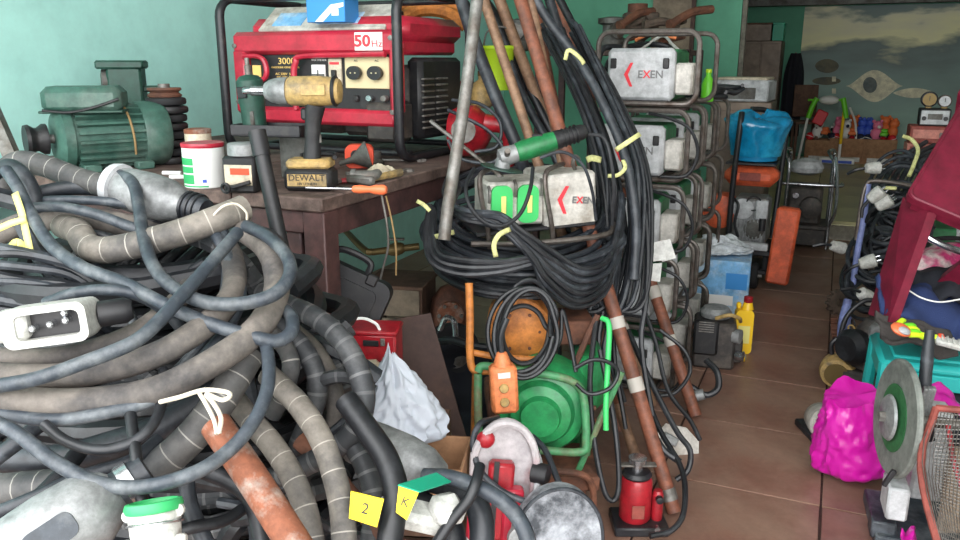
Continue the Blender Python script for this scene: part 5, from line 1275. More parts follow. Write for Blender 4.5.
# ---- bottle jack
jk_s = 1.14
jk = thing('bottle_jack', 'red hydraulic bottle jack standing on the tiles beside the leaning poles', 'jack', FL(634, 526, 0), YAW)
MB().box((.01, 0, .012), (.13, .1, .024), bev=.004).build('base', 'black_paint', jk)
MB().lathe([(.034, .024), (.038, .03), (.038, .125), (.034, .135), (.03, .137)], n=24).build('cylinder', 'red_jack', jk)
MB().lathe([(.034, .137), (.036, .142), (.03, .15), (.02, .152)], n=24).build('collar', 'black_paint', jk)
MB().lathe([(.014, .15), (.014, .172), (.022, .173), (.022, .184), (.012, .185)], n=18).build('ram', 'chrome', jk)
MB().box((0, 0, .165), (.09, .02, .006), bev=.002).build('yoke', 'galv', jk)
MB().lathe([(.013, .024), (.014, .03), (.014, .09), (.01, .1)], (.052, -.005, 0), n=14).build('pump_tube', 'red_jack', jk)
MB().lathe([(.006, 0), (.009, 0), (.009, .012), (.005, .013)], (.052, -.018, .085), (0, -1, 0), 10).build('pump_socket', 'black_paint', jk)
MB().lathe([(.004, 0), (.007, .0), (.007, .012)], (.045, -.04, .022), (0, -1, 0), 10).build('release_valve', 'chrome', jk)
MB().box((0, -.0385, .06), (.03, .003, .035), bev=.001).build('worn_label', 'brick_red_box', jk)
jk.scale = (1.14, 1.14, 1.14)
cz.scale = (1.18, 1.18, 1.18)
# ------------------------------------------------------------------ stacked white inverters
sp = FL(630, 389, 0)
SX, SY, PITCHZ = sp.x, sp.y, .272
proto = None
ordw = ['lowest', 'second', 'third', 'fourth', 'topmost']
colw = ['front stack', 'second stack', 'rearmost stack']
for cI in range(3):
    nrow = 5 if cI == 0 else 4
    for rI in range(nrow):
        lab = f'silver white inverter in a steel tube cage, {ordw[rI] if rI < nrow - 1 else "topmost"} of the {colw[cI]}'.replace('silver white inverter', 'white inverter')
        loc = (SX + random.uniform(-.012, .012) + (-.02 if rI < 4 else .0), SY + cI * .39 + random.uniform(-.012, .012), rI * PITCHZ)
        if cI == 0:
            t, bw, bh = inverter('inverter_unit', lab + (' with full red lettering' if rI == 4 else ''), loc, random.uniform(-.04, .04), face='logo' if rI == 4 else 'plain', group='stacked white inverters', W_=.36, H_=.27)
            if rI >= 3:
                exen(t, -.02, .0185, .022 + bh * .5, .036, cs=.044)
            if rI == 2: proto = t
        else:
            t = copy_tree(proto); t['label'] = lab; t.location = loc; t.rotation_euler = (0, 0, random.uniform(-.05, .05))
# things on the top unit
topz = 5 * PITCHZ
cable([(598, 62, 3.15), (604, 48, 3.2), (625, 47, 3.25), (650, 44, 3.35), (670, 48, 3.35), (660, 54, 3.3), (630, 52, 3.25), (612, 58, 3.2), (606, 70, 3.16)], .012, 'rubber_black', 'black cable wound on top of the topmost white inverter', 'cable', 'rubber_cable')
cable([(640, 50, 3.3), (662, 36, 3.38), (672, 44, 3.3), (684, 56, 3.24), (690, 68, 3.22)], .006, 'plug_white', 'white cord lying over the topmost white inverter', 'cord', 'white_flex')
cable([(636, 40, 3.4), (650, 34, 3.45), (666, 36, 3.45), (676, 38, 3.45)], .007, 'orange_pendant', 'pinkish hose end on top of the front inverter stack', 'hose', 'hose_end')
lb = thing('lime_bottle', 'lime green bottle standing behind the topmost inverter', 'bottle', (SX + .15, SY + .46, 4 * PITCHZ), 0)
lb.scale = (.85, .85, .72)
MB().lathe([(.025, 0), (.03, .005), (.03, .09), (.022, .12), (.012, .14), (.012, .16)], n=16).build('body', 'toy_green', lb)
MB().lathe([(.014, .158), (.014, .175), (.01, .177)], n=12).build('cap', 'lime', lb)
for k, (dx, dy, lab) in enumerate(((.1, .5, 'black cable bight lying on the second inverter stack'), (.12, .9, 'black cable bight lying on the rearmost inverter stack'))):
    cable(coil((SX + dx, SY + dy + .1, 4 * PITCHZ + .03), (0, 0, 1), .1, 3, seed=k, spread=.015, seg=10), .009, 'rubber_black', lab, 'cable', 'rubber_cable', px=False, n=7, res=3)
# cables drooping from each front unit
for k in range(4):
    z = k * PITCHZ
    P = [Vector((SX + .02, SY - .01, z + .25)), Vector((SX + .1, SY - .03, z + .235)), Vector((SX + .17, SY - .03, z + .2)), Vector((SX + .2, SY - .02, z + .12)), Vector((SX + .17, SY - .03, z + .04)), Vector((SX + .08, SY - .04, z - .0 + .03))]
    cable(P, .006, 'rubber_black', f'black lead drooping over the cage corner of the {ordw[k]} unit in the front inverter stack', 'cable', 'rubber_cable', px=False)
# paper tags tied to the fourth row
tagcard('paper_tag', 'white paper tag with handwriting tied below the second white inverter', [(638, 246, 2.6), (664, 240, 2.6), (666, 260, 2.6), (641, 263, 2.6)], 'white_paper')
tagcard('paper_tag', 'blank white paper tag hanging behind the written one', [(658, 242, 2.64), (670, 239, 2.64), (676, 258, 2.64), (662, 262, 2.64)], 'white_paper')
tagcard('paper_tag', 'lowest white paper tag hanging down the inverter stack', [(646, 264, 2.62), (662, 263, 2.62), (660, 282, 2.62), (647, 280, 2.62)], 'white_paper')

# ------------------------------------------------------------------ rack with old iron behind the stack
rz0 = 1.31
ra = FL(500, 30, 0); 
rack_y0, rack_y1 = 3.75, 4.3
rxa = W(505, 40, 3.9).x - .2; rxb = W(676, 40, 4.1).x
rk = thing('storage_rack', 'dark steel storage rack behind the inverter stack', 'rack', ((rxa + rxb) / 2, 5.0, 0))
rack_c = Vector(rk.location)
RW = rxb - rxa
MB().box((0, 0, rz0 - .02), (RW, .5, .03), bev=.003).build('shelf', 'bench_wood', rk)
MB().box((0, 0, .5), (RW, .5, .03), bev=.003).build('shelf', 'bench_wood', rk)
for sx in (-1, 1):
    for sy in (-1, 1):
        MB().box((sx * (RW / 2 - .02), sy * .23, rz0 / 2), (.04, .04, rz0), bev=.003).build('post', 'bench_steel', rk)
def onrack(x, y, dz=0.0):
    r = W(x, y, 1.0) - CC
    p = CC + r * (5.0 / r.y); p.z = rz0 - .005 + dz
    return p
js = [(520, 'water_pump', 'old grey pump head on the rack end nearest the hoses'), (549, 'cast_housing', 'rusty cast housing on the rack behind the black hoses'), (612, 'gear_casting', 'pale grey gear casting on the rack above the topmost inverter')]
for k, (x, nm, lab) in enumerate(js):
    t = thing(nm, lab, 'casting', onrack(x, 40), .3 * k)
    MB().lathe([(.05, 0), (.08, .01), (.085, .06), (.06, .09), (.06, .15), (.09, .16), (.09, .19), (.03, .2)], n=18).build('housing', ('junk_grey', 'junk_brown', 'junk_grey')[k], t)
    MB().lathe([(.03, 0), (.05, 0), (.05, .03), (.03, .032)], (.0, -.06, .12), (.3, -1, 0), 14).build('flange', 'galv', t)
    MB().tube([(.05, 0, .14), (.13, -.03, .15), (.17, -.05, .1), (.17, -.05, .01)], .018, n=10).build('outlet', 'junk_brown', t)
for k in range(9):
    x = 612 + k * 8; h = .03 + .045 * (k % 3)
    a = onrack(x, 40, .02 + h); b = onrack(x + 34 - 5 * (k % 4), 40, .06 + h + .05 * math.sin(k))
    a.y -= .15 * (k % 3) - .1; b.y -= .1 * (k % 2)
    m = MB().tube([a, (a + b) / 2 + Vector((0, 0, .012 * (k % 3))), b], .012 + .006 * (k % 3), n=8)
    m.lathe([(.01, -.012), (.03, -.012), (.03, .012), (.01, .012)], a, (b - a), 12)
    single('iron_bar', m, 'junk_brown' if k % 2 else 'rust_dark', 'rusty flanged iron bar in the pile on the storage rack', 'iron bar', 'iron bars piled on the rack')
bx_ = thing('gear_block', 'rusty stepped gear block on top of the iron bars', 'casting', onrack(640, 30, .12), .4)
MB().box((0, 0, .05), (.2, .14, .1), bev=.01).build('block', 'junk_brown', bx_)
MB().lathe([(.03, 0), (.06, 0), (.06, .05), (.03, .052)], (-.02, 0, .1), (0, 0, 1), 16).build('gear', 'rust_dark', bx_)
pa = W(641, 60, 5.6); pb = W(682, 60, 5.6)
pw = thing('plywood_sheet', 'tall grey brown plywood sheet standing against the shaded teal partition', 'sheet', ((pa.x + pb.x) / 2, YS - .05, 0))
MB().box((0, 0, 1.15), ((pb.x - pa.x) * 6.1 / pb.y + .02, .02, 2.3), bev=.002).build('sheet', 'plywood', pw)
MB().box((((pb.x - pa.x) * 6.1 / pb.y) / 2 + .01, 0, 1.15), (.03, .03, 2.3), bev=.002).build('edge_batten', 'board_dark', pw)

# ------------------------------------------------------------------ along the aisle
# box in clear film
fb = thing('wrapped_carton', 'blue and white carton wrapped in clear film on the floor beside the stack', 'carton', FL(718, 312, 0), math.radians(4))
MB().box((0, 0, .15), (.28, .24, .3), bev=.004).build('carton', 'box_sky', fb)
MB().box((-.03, -.1215, .1), (.2, .002, .05)).build('printed_band', 'white_paint', fb)
MB().box((.08, -.1215, .2), (.1, .002, .08)).build('printed_panel', 'box_blue', fb)
MB().box((-.05, -.1215, .07), (.12, .002, .015)).build('printed_line', 'red_ink', fb)
sack('film_bag', 'bunched clear plastic film bag on top of the wrapped carton', fb.location + Vector((-.02, .02, .3)), .26, .2, .09, 'clear_film', 8, top=.5, crump=.012)
# small engine
se = thing('small_engine', 'small dark petrol engine standing on the tiles before the wrapped carton', 'engine', FL(712, 366, 0), math.radians(8))
MB().box((0, .04, .1), (.17, .16, .2), bev=.012).build('crankcase', 'engine_dark', se)
MB().box((-.035, -.045, .14), (.1, .03, .15), bev=.01).build('exhaust_cover', 'black_plastic', se)
for k in range(5): MB().box((-.035, -.061, .17 + k * .01), (.06, .004, .004)).build('louvre', 'galv', se)
MB().lathe([(.03, 0), (.06, .01), (.065, .03), (.05, .05), (.02, .055)], (0, .04, .2), n=20).build('cooling_cap', 'alu', se)
MB().lathe([(.015, 0), (.03, 0), (.03, .03), (.012, .034)], (.075, -.02, .15), (1, -.4, 0), 16).build('carburettor', 'alu', se)
MB().lathe([(.01, 0), (.02, 0), (.02, .03), (.008, .034)], (.09, -.03, .07), (1, -.4, 0), 14).build('drain_plug', 'chrome', se)
MB().box((.09, .04, .08), (.05, .12, .1), bev=.008).build('side_cover', 'engine_dark', se)
MB().tube([(.0, -.03, .22), (.05, -.05, .245), (.09, -.03, .23), (.1, .02, .2)], .008, n=8).build('fuel_hose', 'tool_yellow', se)
# yellow oil can
yc = thing('oil_can', 'yellow plastic oil can with red cap beside the small engine', 'oil can', FL(741, 352, 0), math.radians(15))
MB().prism(rrect(.075, .2, .02), (0, 0, .1), (1, 0, 0), (0, 0, 1), .05).build('body', 'yellow_can', yc)
MB().lathe([(.026, 0), (.018, .03), (.015, .035)], (.012, 0, .2), n=14).build('neck', 'yellow_can', yc)
MB().lathe([(.017, .03), (.019, .034), (.019, .055), (.015, .058)], (.012, 0, .2), n=14).build('cap', 'red_jack', yc)
MB().box((0, -.0258, .09), (.05, .002, .08)).build('label', 'tape_yellow', yc)
MB().box((-.026, 0, .215), (.02, .02, .03), bev=.006).build('grip', 'yellow_can', yc)
ball_ = thing('filter_cup', 'small silver and yellow cup lying at the foot of the yellow oil can', 'cup', FL(741, 356, .0) + Vector((0, -.06, .02)), 0, rot=(0, math.radians(80), .4))
MB().lathe([(.01, -.02), (.022, -.018), (.024, .012), (.02, .02)], n=16).build('cup', 'alu', ball_)
MB().torus((0, 0, .012), (0, 0, 1), .0235, .003, 18, 6).build('rim', 'yellow_can', ball_)
# orange compactor / cutter
oc = thing('plate_compactor', 'orange plate compactor with silver engine and black handle beside the aisle', 'compactor', FL(743, 286, 0), math.radians(-2))
oc.scale = (1.1, 1.1, 1.12)
MB().box((0, .1, .19), (.27, .3, .03), bev=.005).build('deck', 'black_paint', oc)
MB().box((-.02, -.06, .225), (.26, .04, .035), bev=.004).build('cross_beam', 'silver_paint', oc)
MB().box((0, .1, .33), (.17, .2, .24), bev=.015).build('engine_block', 'alu', oc)
for k in range(7): MB().box((-.045 + k * .018, -.005, .32), (.006, .02, .18), bev=.001).build('cooling_fin', 'alu', oc)
MB().box((.06, -.012, .4), (.06, .03, .1), bev=.006).build('carburettor', 'silver_paint', oc)
MB().torus((.02, -.02, .43), (0, 1, 0), .035, .005, 20, 6).build('fuel_line', 'black_plastic', oc)
MB().lathe([(.03, 0), (.05, .004), (.052, .02), (.03, .028), (.012, .03)], (-.03, .0, .4), (0, -1, 0), 20).build('air_filter', 'silver_paint', oc)
MB().lathe([(.01, 0), (.045, .0), (.05, .012), (.02, .02)], (.03, .0, .3), (0, -1, 0), 20).build('starter_cover', 'junk_grey', oc)
MB().tube([(-.08, -.02, .45), (-.05, -.05, .42), (-.06, -.05, .33), (-.04, -.04, .26)], .007, n=8).build('throttle_cable', 'rubber_black', oc)
MB().cyl((.07, -.03, .3), (.07, -.03, .36), .016, n=12).build('oil_filler', 'black_plastic', oc)
MB().lathe([(.06, -.08), (.085, -.07), (.09, 0), (.085, .07), (.06, .08)], (-.15, .08, .37), (0, 1, 0), 22).build('side_cowl', 'machine_orange', oc)
MB().box((-.01, .07, .56), (.26, .17, .1), bev=.035).build('fuel_tank', 'machine_orange', oc)
MB().box((-.01, -.015, .56), (.1, .006, .04), bev=.002).build('tank_label', 'brick_red_box', oc)
MB().box((.18, -.06, .24), (.11, .07, .38), rot=(0, math.radians(4), 0), bev=.012).build('belt_guard', 'machine_orange', oc)
MB().tube([(-.09, -.03, .2), (-.085, -.05, .5), (-.07, -.07, .8), (-.07, -.04, .87)], .014, n=10).build('handle', 'black_paint', oc)
MB().tube([(.09, .3, .2), (.1, .35, .5), (.1, .36, .8), (.0, .36, .86), (-.07, .3, .87)], .014, n=10).build('handle', 'black_paint', oc)
for sx in (-.08, .05):
    w_ = MB().lathe([(.02, -.02), (.06, -.022), (.068, -.01), (.068, .01), (.06, .022), (.02, .02)], (sx, -.02, .068), (1, 0, 0), 20).build('wheel', 'tyre', oc)
MB().cyl((-.12, -.02, .068), (.09, -.02, .068), .012, n=10).build('axle', 'galv', oc)
MB().box((-.01, .1, .09), (.24, .28, .02), bev=.003).build('base_plate', 'black_paint', oc)
for sx in (-.1, .1):
    for sy in (.0, .22):
        MB().cyl((sx, sy, .1), (sx, sy, .18), .018, n=10).build('rubber_mount', 'tyre', oc)
MB().box((-.01, .06, .625), (.24, .2, .012), bev=.002).build('top_rack', 'black_paint', oc)
# blue tub in a blue bag
tb = thing('blue_tub', 'bright blue round tub inside a blue plastic bag on top of the orange compactor', 'tub', oc.location + Vector((-.0, .077, .709)), .3)
MB().lathe([(.1, 0), (.115, .005), (.135, .13), (.138, .135), (.13, .135), (.108, .01)], n=30).build('tub', 'blue_tub', tb)
def bagf(u, v):
    a = 2 * math.pi * u
    vv = min(v, .72); k_ = 1 - max(0, v - .6) / .4 * .75
    r = (.125 + .07 * vv + .009 * math.sin(7 * a + 9 * v) * v + .007 * math.sin(13 * a - 14 * v) * v) * k_
    return Vector((math.cos(a) * r * 1.08, math.sin(a) * r, .03 + .22 * math.sin(v * 1.7) + .028 * math.sin(2 * a + 1.2) * v + .008 * math.sin(9 * a + 11 * v) * v))
bm_ = MB().grid(bagf, 56, 14)
bm_._add([bagf(k / 56, 1) * (1 if q == 0 else 1) for q in (0,) for k in range(56)] + [Vector((.02, 0, .24))], [(k, (k + 1) % 56, 56) for k in range(56)])
bm_.build('bag', 'blue_bag', tb, angle=80)
# grey appliance further back on a low cabinet
ac = thing('low_cabinet', 'low brown steel cabinet behind the orange compactor', 'cabinet', (W(752, 110, 5.6).x, 5.45, 0))
MB().box((0, 0, .5), (.36, .4, 1.0), bev=.006).build('body', 'cabinet_steel', ac)
for s in (-1, 1):
    d_ = MB().box((.088 * s, -.205, .5), (.165, .012, .9), bev=.003).build('door', 'cabinet_steel', ac)
    MB().box((.088 * s - .06 * s, -.215, .55), (.012, .012, .08), bev=.003).build('handle', 'galv', d_)
ap = thing('grey_appliance', 'light grey boxy appliance standing on the low cabinet behind the blue bag', 'appliance', ac.location + Vector((.0, -.02, 1.0)), math.radians(-6))
MB().box((0, 0, .065), (.33, .26, .13), bev=.01).build('case', 'silver_paint', ap)
MB().box((-.02, -.131, .05), (.22, .004, .07), bev=.002).build('front_panel', 'junk_grey', ap)
MB().box((0, 0, .138), (.3, .24, .016), bev=.004).build('lid', 'cream', ap)
# second engine with chrome frame
ce = thing('engine_pump', 'dark engine pump with silver tank in a chrome tube frame by the step', 'engine pump', FL(803, 249, 0), math.radians(2))
MB().box((-.02, .1, .3), (.22, .24, .26), bev=.02).build('engine_block', 'engine_dark', ce)
MB().lathe([(.05, -.05), (.07, -.04), (.07, .04), (.05, .05)], (.02, -.06, .3), (0, 1, 0), 20).build('flywheel_cover', 'engine_dark', ce)
MB().lathe([(.01, -.06), (.02, -.06), (.02, -.02), (.01, -.02)], (-.08, -.04, .38), (0, 1, 0), 12).build('outlet', 'chrome', ce)
MB().lathe([(.05, 0), (.1, .02), (.11, .05), (.09, .09), (.03, .11)], (-.03, .08, .5), n=24).build('fuel_tank', 'silver_paint', ce)
MB().box((0, .1, .16), (.3, .3, .03), bev=.005).build('base', 'engine_dark', ce)
for sx in (-.14, .14):
    MB().tube([(sx, -.05, .02), (sx, -.05, .4), (sx, -.05, .58), (sx - .03, .0, .64), (sx - .04, .1, .66), (sx, .25, .64), (sx, .28, .5), (sx, .28, .02)], .012, n=10, res=4).build('frame_loop', 'chrome', ce)
MB().tube([(-.17, -.05, .45), (.0, -.06, .45), (.18, -.05, .45), (.2, .05, .45)], .012, n=10).build('cross_tube', 'chrome', ce)
MB().tube([(.14, -.05, .64), (.16, -.08, .5), (.17, -.1, .3), (.14, -.08, .18)], .011, n=8).build('lever', 'chrome', ce)
MB().box((.0, .1, .09), (.26, .26, .12), bev=.01).build('pump_body', 'engine_dark', ce)
for s in (-1, 1):
    MB().lathe([(.02, -.02), (.065, -.02), (.07, 0), (.065, .02), (.02, .02)], (s * .12, .24, .07), (1, 0, 0), 18).build('wheel', 'tyre', ce)
# ------------------------------------------------------------------ back room
fr_ = W(762, 60, 9.4)
cbx = W(761, 60, 9.0).x * 9.75 / W(761, 60, 9.0).y
fc = thing('steel_cabinet', 'tall brown grey steel cabinet in the back room beside the mural', 'cabinet', (cbx, 9.95, ZU + .01))
cw = .42
MB().box((0, 0, .66), (cw, .5, 1.32), bev=.006).build('body', 'cabinet_steel', fc)
for s in (-1, 1):
    d_ = MB().box((s * cw / 4, -.256, .66), (cw / 2 - .012, .012, 1.26), bev=.003).build('door', 'cabinet_steel', fc)
    MB().box((-s * cw / 6, -.012, 0), (.012, .012, .12), bev=.003).build('handle', 'galv', d_).location = (s * cw / 4, -.256, .75)
sb_ = thing('storage_box', 'brown storage box lying on the tall steel cabinet', 'box', (cbx - .06, 9.95, ZU + 1.33), .02)
MB().box((0, 0, .09), (.28, .4, .18), bev=.005).build('box', 'cabinet_steel', sb_)
MB().box((0, 0, .185), (.3, .42, .02), bev=.004).build('lid', 'cardboard_dark', sb_)
sb_ = thing('storage_box', 'teal storage box on the corner of the tall steel cabinet', 'box', (cbx + .15, 9.95, ZU + 1.33), .02)
MB().box((0, 0, .09), (.12, .36, .18), bev=.005).build('box', 'tape_teal', sb_)
MB().box((0, 0, .185), (.13, .37, .02), bev=.004).build('lid', 'tape_teal', sb_)
ctp = thing('hanging_coat', 'narrow black sheet hanging beside the tall steel cabinet', 'coat', (cbx + .33, 10.28, ZU + .25))
MB().grid(lambda u, v: Vector(((u - .5) * (.1 + .12 * math.sin(min(1, (1 - v) * 3) * math.pi / 2)), -.05 * math.sin(math.pi * u) + .012 * math.sin(20 * u), .95 * v)), 16, 12).build('cloth', 'black_cloth', ctp, solid=.02)  # narrow black sheet with shallow waves, tapering at the top
MB().lathe([(.004, 0), (.012, 0), (.012, .03)], (0, .05, .95), (0, -1, 0), 8).build('peg', 'galv', ctp)
ch = thing('wooden_chair', 'dim brown wooden chair before the mural edge', 'chair', (cbx + .52, 10.0, ZU + .01), .2)
MB().box((0, 0, .43), (.26, .3, .03), bev=.005).build('seat', 'cardboard_dark', ch)
MB().box((0, .14, .66), (.26, .02, .36), bev=.006).build('backrest', 'cardboard_dark', ch)
for sx in (-.11, .11):
    for sy in (-.13, .13): MB().box((sx, sy, .21), (.03, .03, .42), bev=.003).build('leg', 'cardboard_dark', ch)
# toy boxes by the mural
def openbox(loc, w, d, h, lab, rz=0.0):
    t = thing('cardboard_box', lab, 'box', loc, rz, 'toy boxes before the mural')
    for (c, s_) in (((0, -d / 2, h / 2), (w, .008, h)), ((0, d / 2, h / 2), (w, .008, h)), ((-w / 2, 0, h / 2), (.008, d - .012, h)), ((w / 2, 0, h / 2), (.008, d - .012, h))):
        MB().box(c, s_, bev=.001).build('side_panel', 'cardboard', t)
    MB().box((0, 0, .006), (w - .012, d - .012, .008)).build('base_panel', 'cardboard', t)
    MB().box((0, -d / 2 - .006, .04), (w * .7, .003, .05)).build('printed_panel', 'white_paper', t)
    return t
b1p = FL(845, 160, ZU); b2p = FL(877, 160, ZU); b0p = FL(812, 160, ZU)
def bpos(x, w_): 
    r = W(x, 150, 1.0) - CC; p = CC + r * (10.0 / r.y); return Vector((p.x, 10.0, ZU + .011))
B1 = openbox(bpos(847, 0), .38, .3, .27, 'cardboard box full of toys standing behind the toy walker')
B2 = openbox(bpos(878, 0), .33, .3, .27, 'cardboard box of soft toys nearest the old radio pile', .05)
B0 = openbox(bpos(820, 0), .3, .3, .24, 'cardboard box partly hidden by the engine pump', -.05)
rnd = random.Random(9)
shapes = ['ball', 'bear', 'block', 'cone']
tm = ['toy_red', 'toy_white', 'toy_orange', 'toy_dark', 'toy_pink', 'toy_green', 'toy_red', 'toy_blue', 'toy_white', 'toy_red', 'toy_orange']
cn_ = {'toy_red': 'red', 'toy_white': 'white', 'toy_orange': 'orange', 'toy_dark': 'dark blue', 'toy_pink': 'pink', 'toy_green': 'green', 'toy_blue': 'blue'}
used_ = {}
for B, nm in ((B1, 'behind the toy walker'), (B2, 'nearest the radio pile'), (B0, 'hidden by the engine pump')):
    for k in range(11 if B is not B0 else 4):
        mt = tm[(k + (3 if B is B2 else 0)) % len(tm)]
        kind = ('ball', 'bear', 'block')[k % 3]
        p = B.location + Vector((-.12 + .08 * (k % 4), -.08 + .08 * (k // 4), .23 + .03 * (k % 3) + .02 * (k // 4)))
        key = (B.name, mt, kind); used_[key] = used_.get(key, 0) + 1
        lab = f'{["", "small ", "second small "][used_[key] - 1]}{cn_[mt]} {dict(ball="toy ball", bear="soft toy bear", block="toy block car")[kind]} in the toy box {nm}'
        if kind == 'ball':
            t = thing('toy_ball', lab, 'toy', p, k, 'toys in the boxes')
            MB().ball((0, 0, .045), .047).build('ball', mt, t); MB().torus((0, 0, .045), (.3, .2, 1), .0465, .004, 20, 5).build('stripe', 'toy_white' if mt != 'toy_white' else 'toy_red', t)
        elif kind == 'bear':
            t = thing('toy_bear', lab, 'toy', p, .3 * k, 'toys in the boxes'); t.scale = (1.3, 1.3, 1.3)
            MB().ball((0, 0, .05), .05, (1, .8, 1.1)).build('body', mt, t); MB().ball((0, -.01, .12), .04).build('head', mt, t)
            for s in (-1, 1): MB().ball((.03 * s, 0, .155), .015, n=8, m=6).build('ear', mt, t)
            MB().ball((0, -.045, .112), .015, n=8, m=6).build('muzzle', 'toy_white' if mt != 'toy_white' else 'toy_dark', t)
        else:
            t = thing('toy_car', lab, 'toy', p, .7 * k, 'toys in the boxes'); t.scale = (1.25, 1.25, 1.25)
            MB().box((0, 0, .03), (.12, .06, .035), bev=.008).build('body', mt, t); MB().box((-.01, 0, .06), (.06, .05, .03), bev=.008).build('cabin', mt, t)
            for sx in (-.035, .035):
                for sy in (-.03, .03): MB().cyl((sx, sy - .005, .014), (sx, sy + .005, .014), .014, n=10).build('wheel', 'tyre', t)
# toy walker
tw = thing('toy_walker', 'green and white toy walker with yellow leg standing before the toy boxes', 'toy walker', Vector((bpos(832, 0).x * .97, 9.7, ZU + .011)))
def TW(x, y):
    r = W(x, y, 1.0) - CC; p = CC + r * (tw.location.y / r.y); return p - tw.location
MB().ball(TW(829, 100), .09, (1.15, .8, .55)).build('seat', 'toy_white', tw)
for x0, x1, m_ in ((817, 808, 'toy_green'), (843, 846, 'toy_green')):
    MB().tube([TW(x0, 98), TW((x0 + x1) / 2, 106), TW(x1, 118)], .028, n=10).build('corner_joint', m_, tw)
a = TW(808, 116); MB().tube([a, Vector((a.x - .06, a.y, .0))], .014, n=8, smooth=False).build('leg', 'toy_white', tw)
a = TW(844, 112); MB().tube([a, Vector((a.x, a.y, .22))], .016, n=8, smooth=False).build('leg', 'yellow_can', tw)
MB().tube([Vector((a.x, a.y, .22)), Vector((a.x, a.y, .0))], .016, n=8, smooth=False).build('leg_foot', 'toy_white', tw)
a = TW(850, 108); MB().tube([a, a + Vector((.08, .15, -.2)), Vector((a.x + .12, a.y + .2, .0))], .012, n=8).build('leg', 'toy_white', tw)
MB().box((.06, .0, .04), (.36, .1, .07), bev=.008).build('tray', 'toy_white', tw)
MB().box((.06, -.052, .03), (.3, .004, .03)).build('tray_band', 'toy_blue', tw)
MB().box(TW(818, 118) + Vector((.02, .08, 0)), (.12, .05, .16), rot=(0, .4, 0), bev=.01).build('red_panel', 'toy_red', tw)
MB().cyl(TW(808, 100), TW(846, 100), .012, n=8).build('crossbar', 'toy_green', tw)
# ------------------------------------------------------------------ things along the other side of the aisle
# row of caged units under cables
rowp = FL(842, 372, 0)
RG = 'caged units along the aisle'
uw = []
for k, (yy, zz_, lab) in enumerate(((3.55, 0, 'silver caged inverter on the floor nearest the teal stool'), (4.0, 0, 'silver caged inverter on the floor in the middle of the cable covered row'), (4.5, 0, 'silver caged inverter on the floor at the step end of the row'),
                                    (3.95, PITCHZ, 'silver caged inverter stacked on the middle unit under black cables'), (4.45, PITCHZ, 'silver caged inverter stacked at the step end under black cables'))):
    t = copy_tree(proto); t['label'] = lab; t['group'] = RG
    t.location = (.6 + (.0 if k < 3 else .03), yy, zz_); t.rotation_euler = (0, 0, math.radians(92))
# lilac and steel tubes of the trolley they stand in
tt = thing('tube_trolley', 'trolley frame with lilac blue uprights and a bent steel top bar', 'trolley', (.2, 3.6, 0))
def TL(x, y, d): return W(x, y, d) - Vector((.2, 3.6, 0))
MB().tube([TL(868, 184, 3.35), TL(864, 215, 3.37), TL(857, 255, 3.4), TL(853, 285, 3.42)], .013, n=10).build('upright', 'blue_frame', tt)
MB().tube([TL(848, 300, 3.2), TL(842, 325, 3.18), TL(842, 350, 3.16), TL(846, 368, 3.15)], .016, n=10).build('upright', 'blue_frame', tt)
MB().tube([TL(856, 240, 3.4), TL(862, 200, 3.36), TL(867, 184, 3.35), TL(874, 181, 3.34), TL(890, 182, 3.32), TL(912, 186, 3.3)], .009, n=10).build('top_bar', 'steel_tube', tt)
MB().tube([TL(838, 345, 3.1), TL(846, 318, 3.08), TL(862, 302, 3.06), TL(876, 300, 3.05)], .009, n=10).build('rear_bar', 'black_paint', tt)
a, b = TL(853, 285, 3.42), TL(846, 368, 3.15)
MB().tube([a, Vector((a.x, a.y, .0))], .012, n=8, smooth=False).build('leg', 'blue_frame', tt)
MB().tube([b, Vector((b.x, b.y + .05, .0))], .012, n=8, smooth=False).build('leg', 'blue_frame', tt)
MB().box(TL(890, 188, 3.3), (.05, .012, .014), bev=.003).build('clip', 'tie_yellow', tt)
# cables over the row
rnd = random.Random(31)
for k in range(16):
    t = k / 15
    pts = loops(903 - 26 * t + rnd.uniform(-8, 8), 186 + 104 * t + rnd.uniform(-8, 8), 24 + 8 * rnd.random(), 20 + 12 * rnd.random(), 3.75 - .45 * t + rnd.uniform(-.06, .06), .1, 2.2, 50 + k, jit=.2, tilt=rnd.uniform(-.9, .3))
    cable(pts, rnd.choice((.008, .01, .012)), rnd.choice(('rubber', 'rubber_black', 'rubber')), f'dark cable loop draped over the caged units, {["first", "second", "third", "fourth", "fifth", "sixth", "seventh", "eighth", "ninth", "tenth", "eleventh", "twelfth", "thirteenth", "fourteenth", "fifteenth", "sixteenth"][k]} counted from the step', 'cable', 'rubber_cable', 'cables over the caged units', n=7, res=3)
for k in range(7):
    x = 892 + 8 * k
    cable([(x + 34, 142 + 3 * k, 4.3), (x + 10, 158, 4.1), (x - 6, 178, 3.95), (x - 12, 200, 3.8), (x - 8, 228, 3.7)], .013, 'rubber', f'dark hose hanging down before the brick red boxes, {["first", "second", "third", "fourth", "fifth", "sixth", "seventh"][k]} from the aisle', 'hose', 'rubber_hose', 'hoses before the brick red boxes', n=8)
cable([(903, 136, 3.7), (912, 140, 3.68), (918, 150, 3.66), (914, 164, 3.62), (909, 176, 3.6)], .009, 'tie_yellow', 'pale yellow plastic strap over the dark hoses', 'strap', 'plastic_strap')
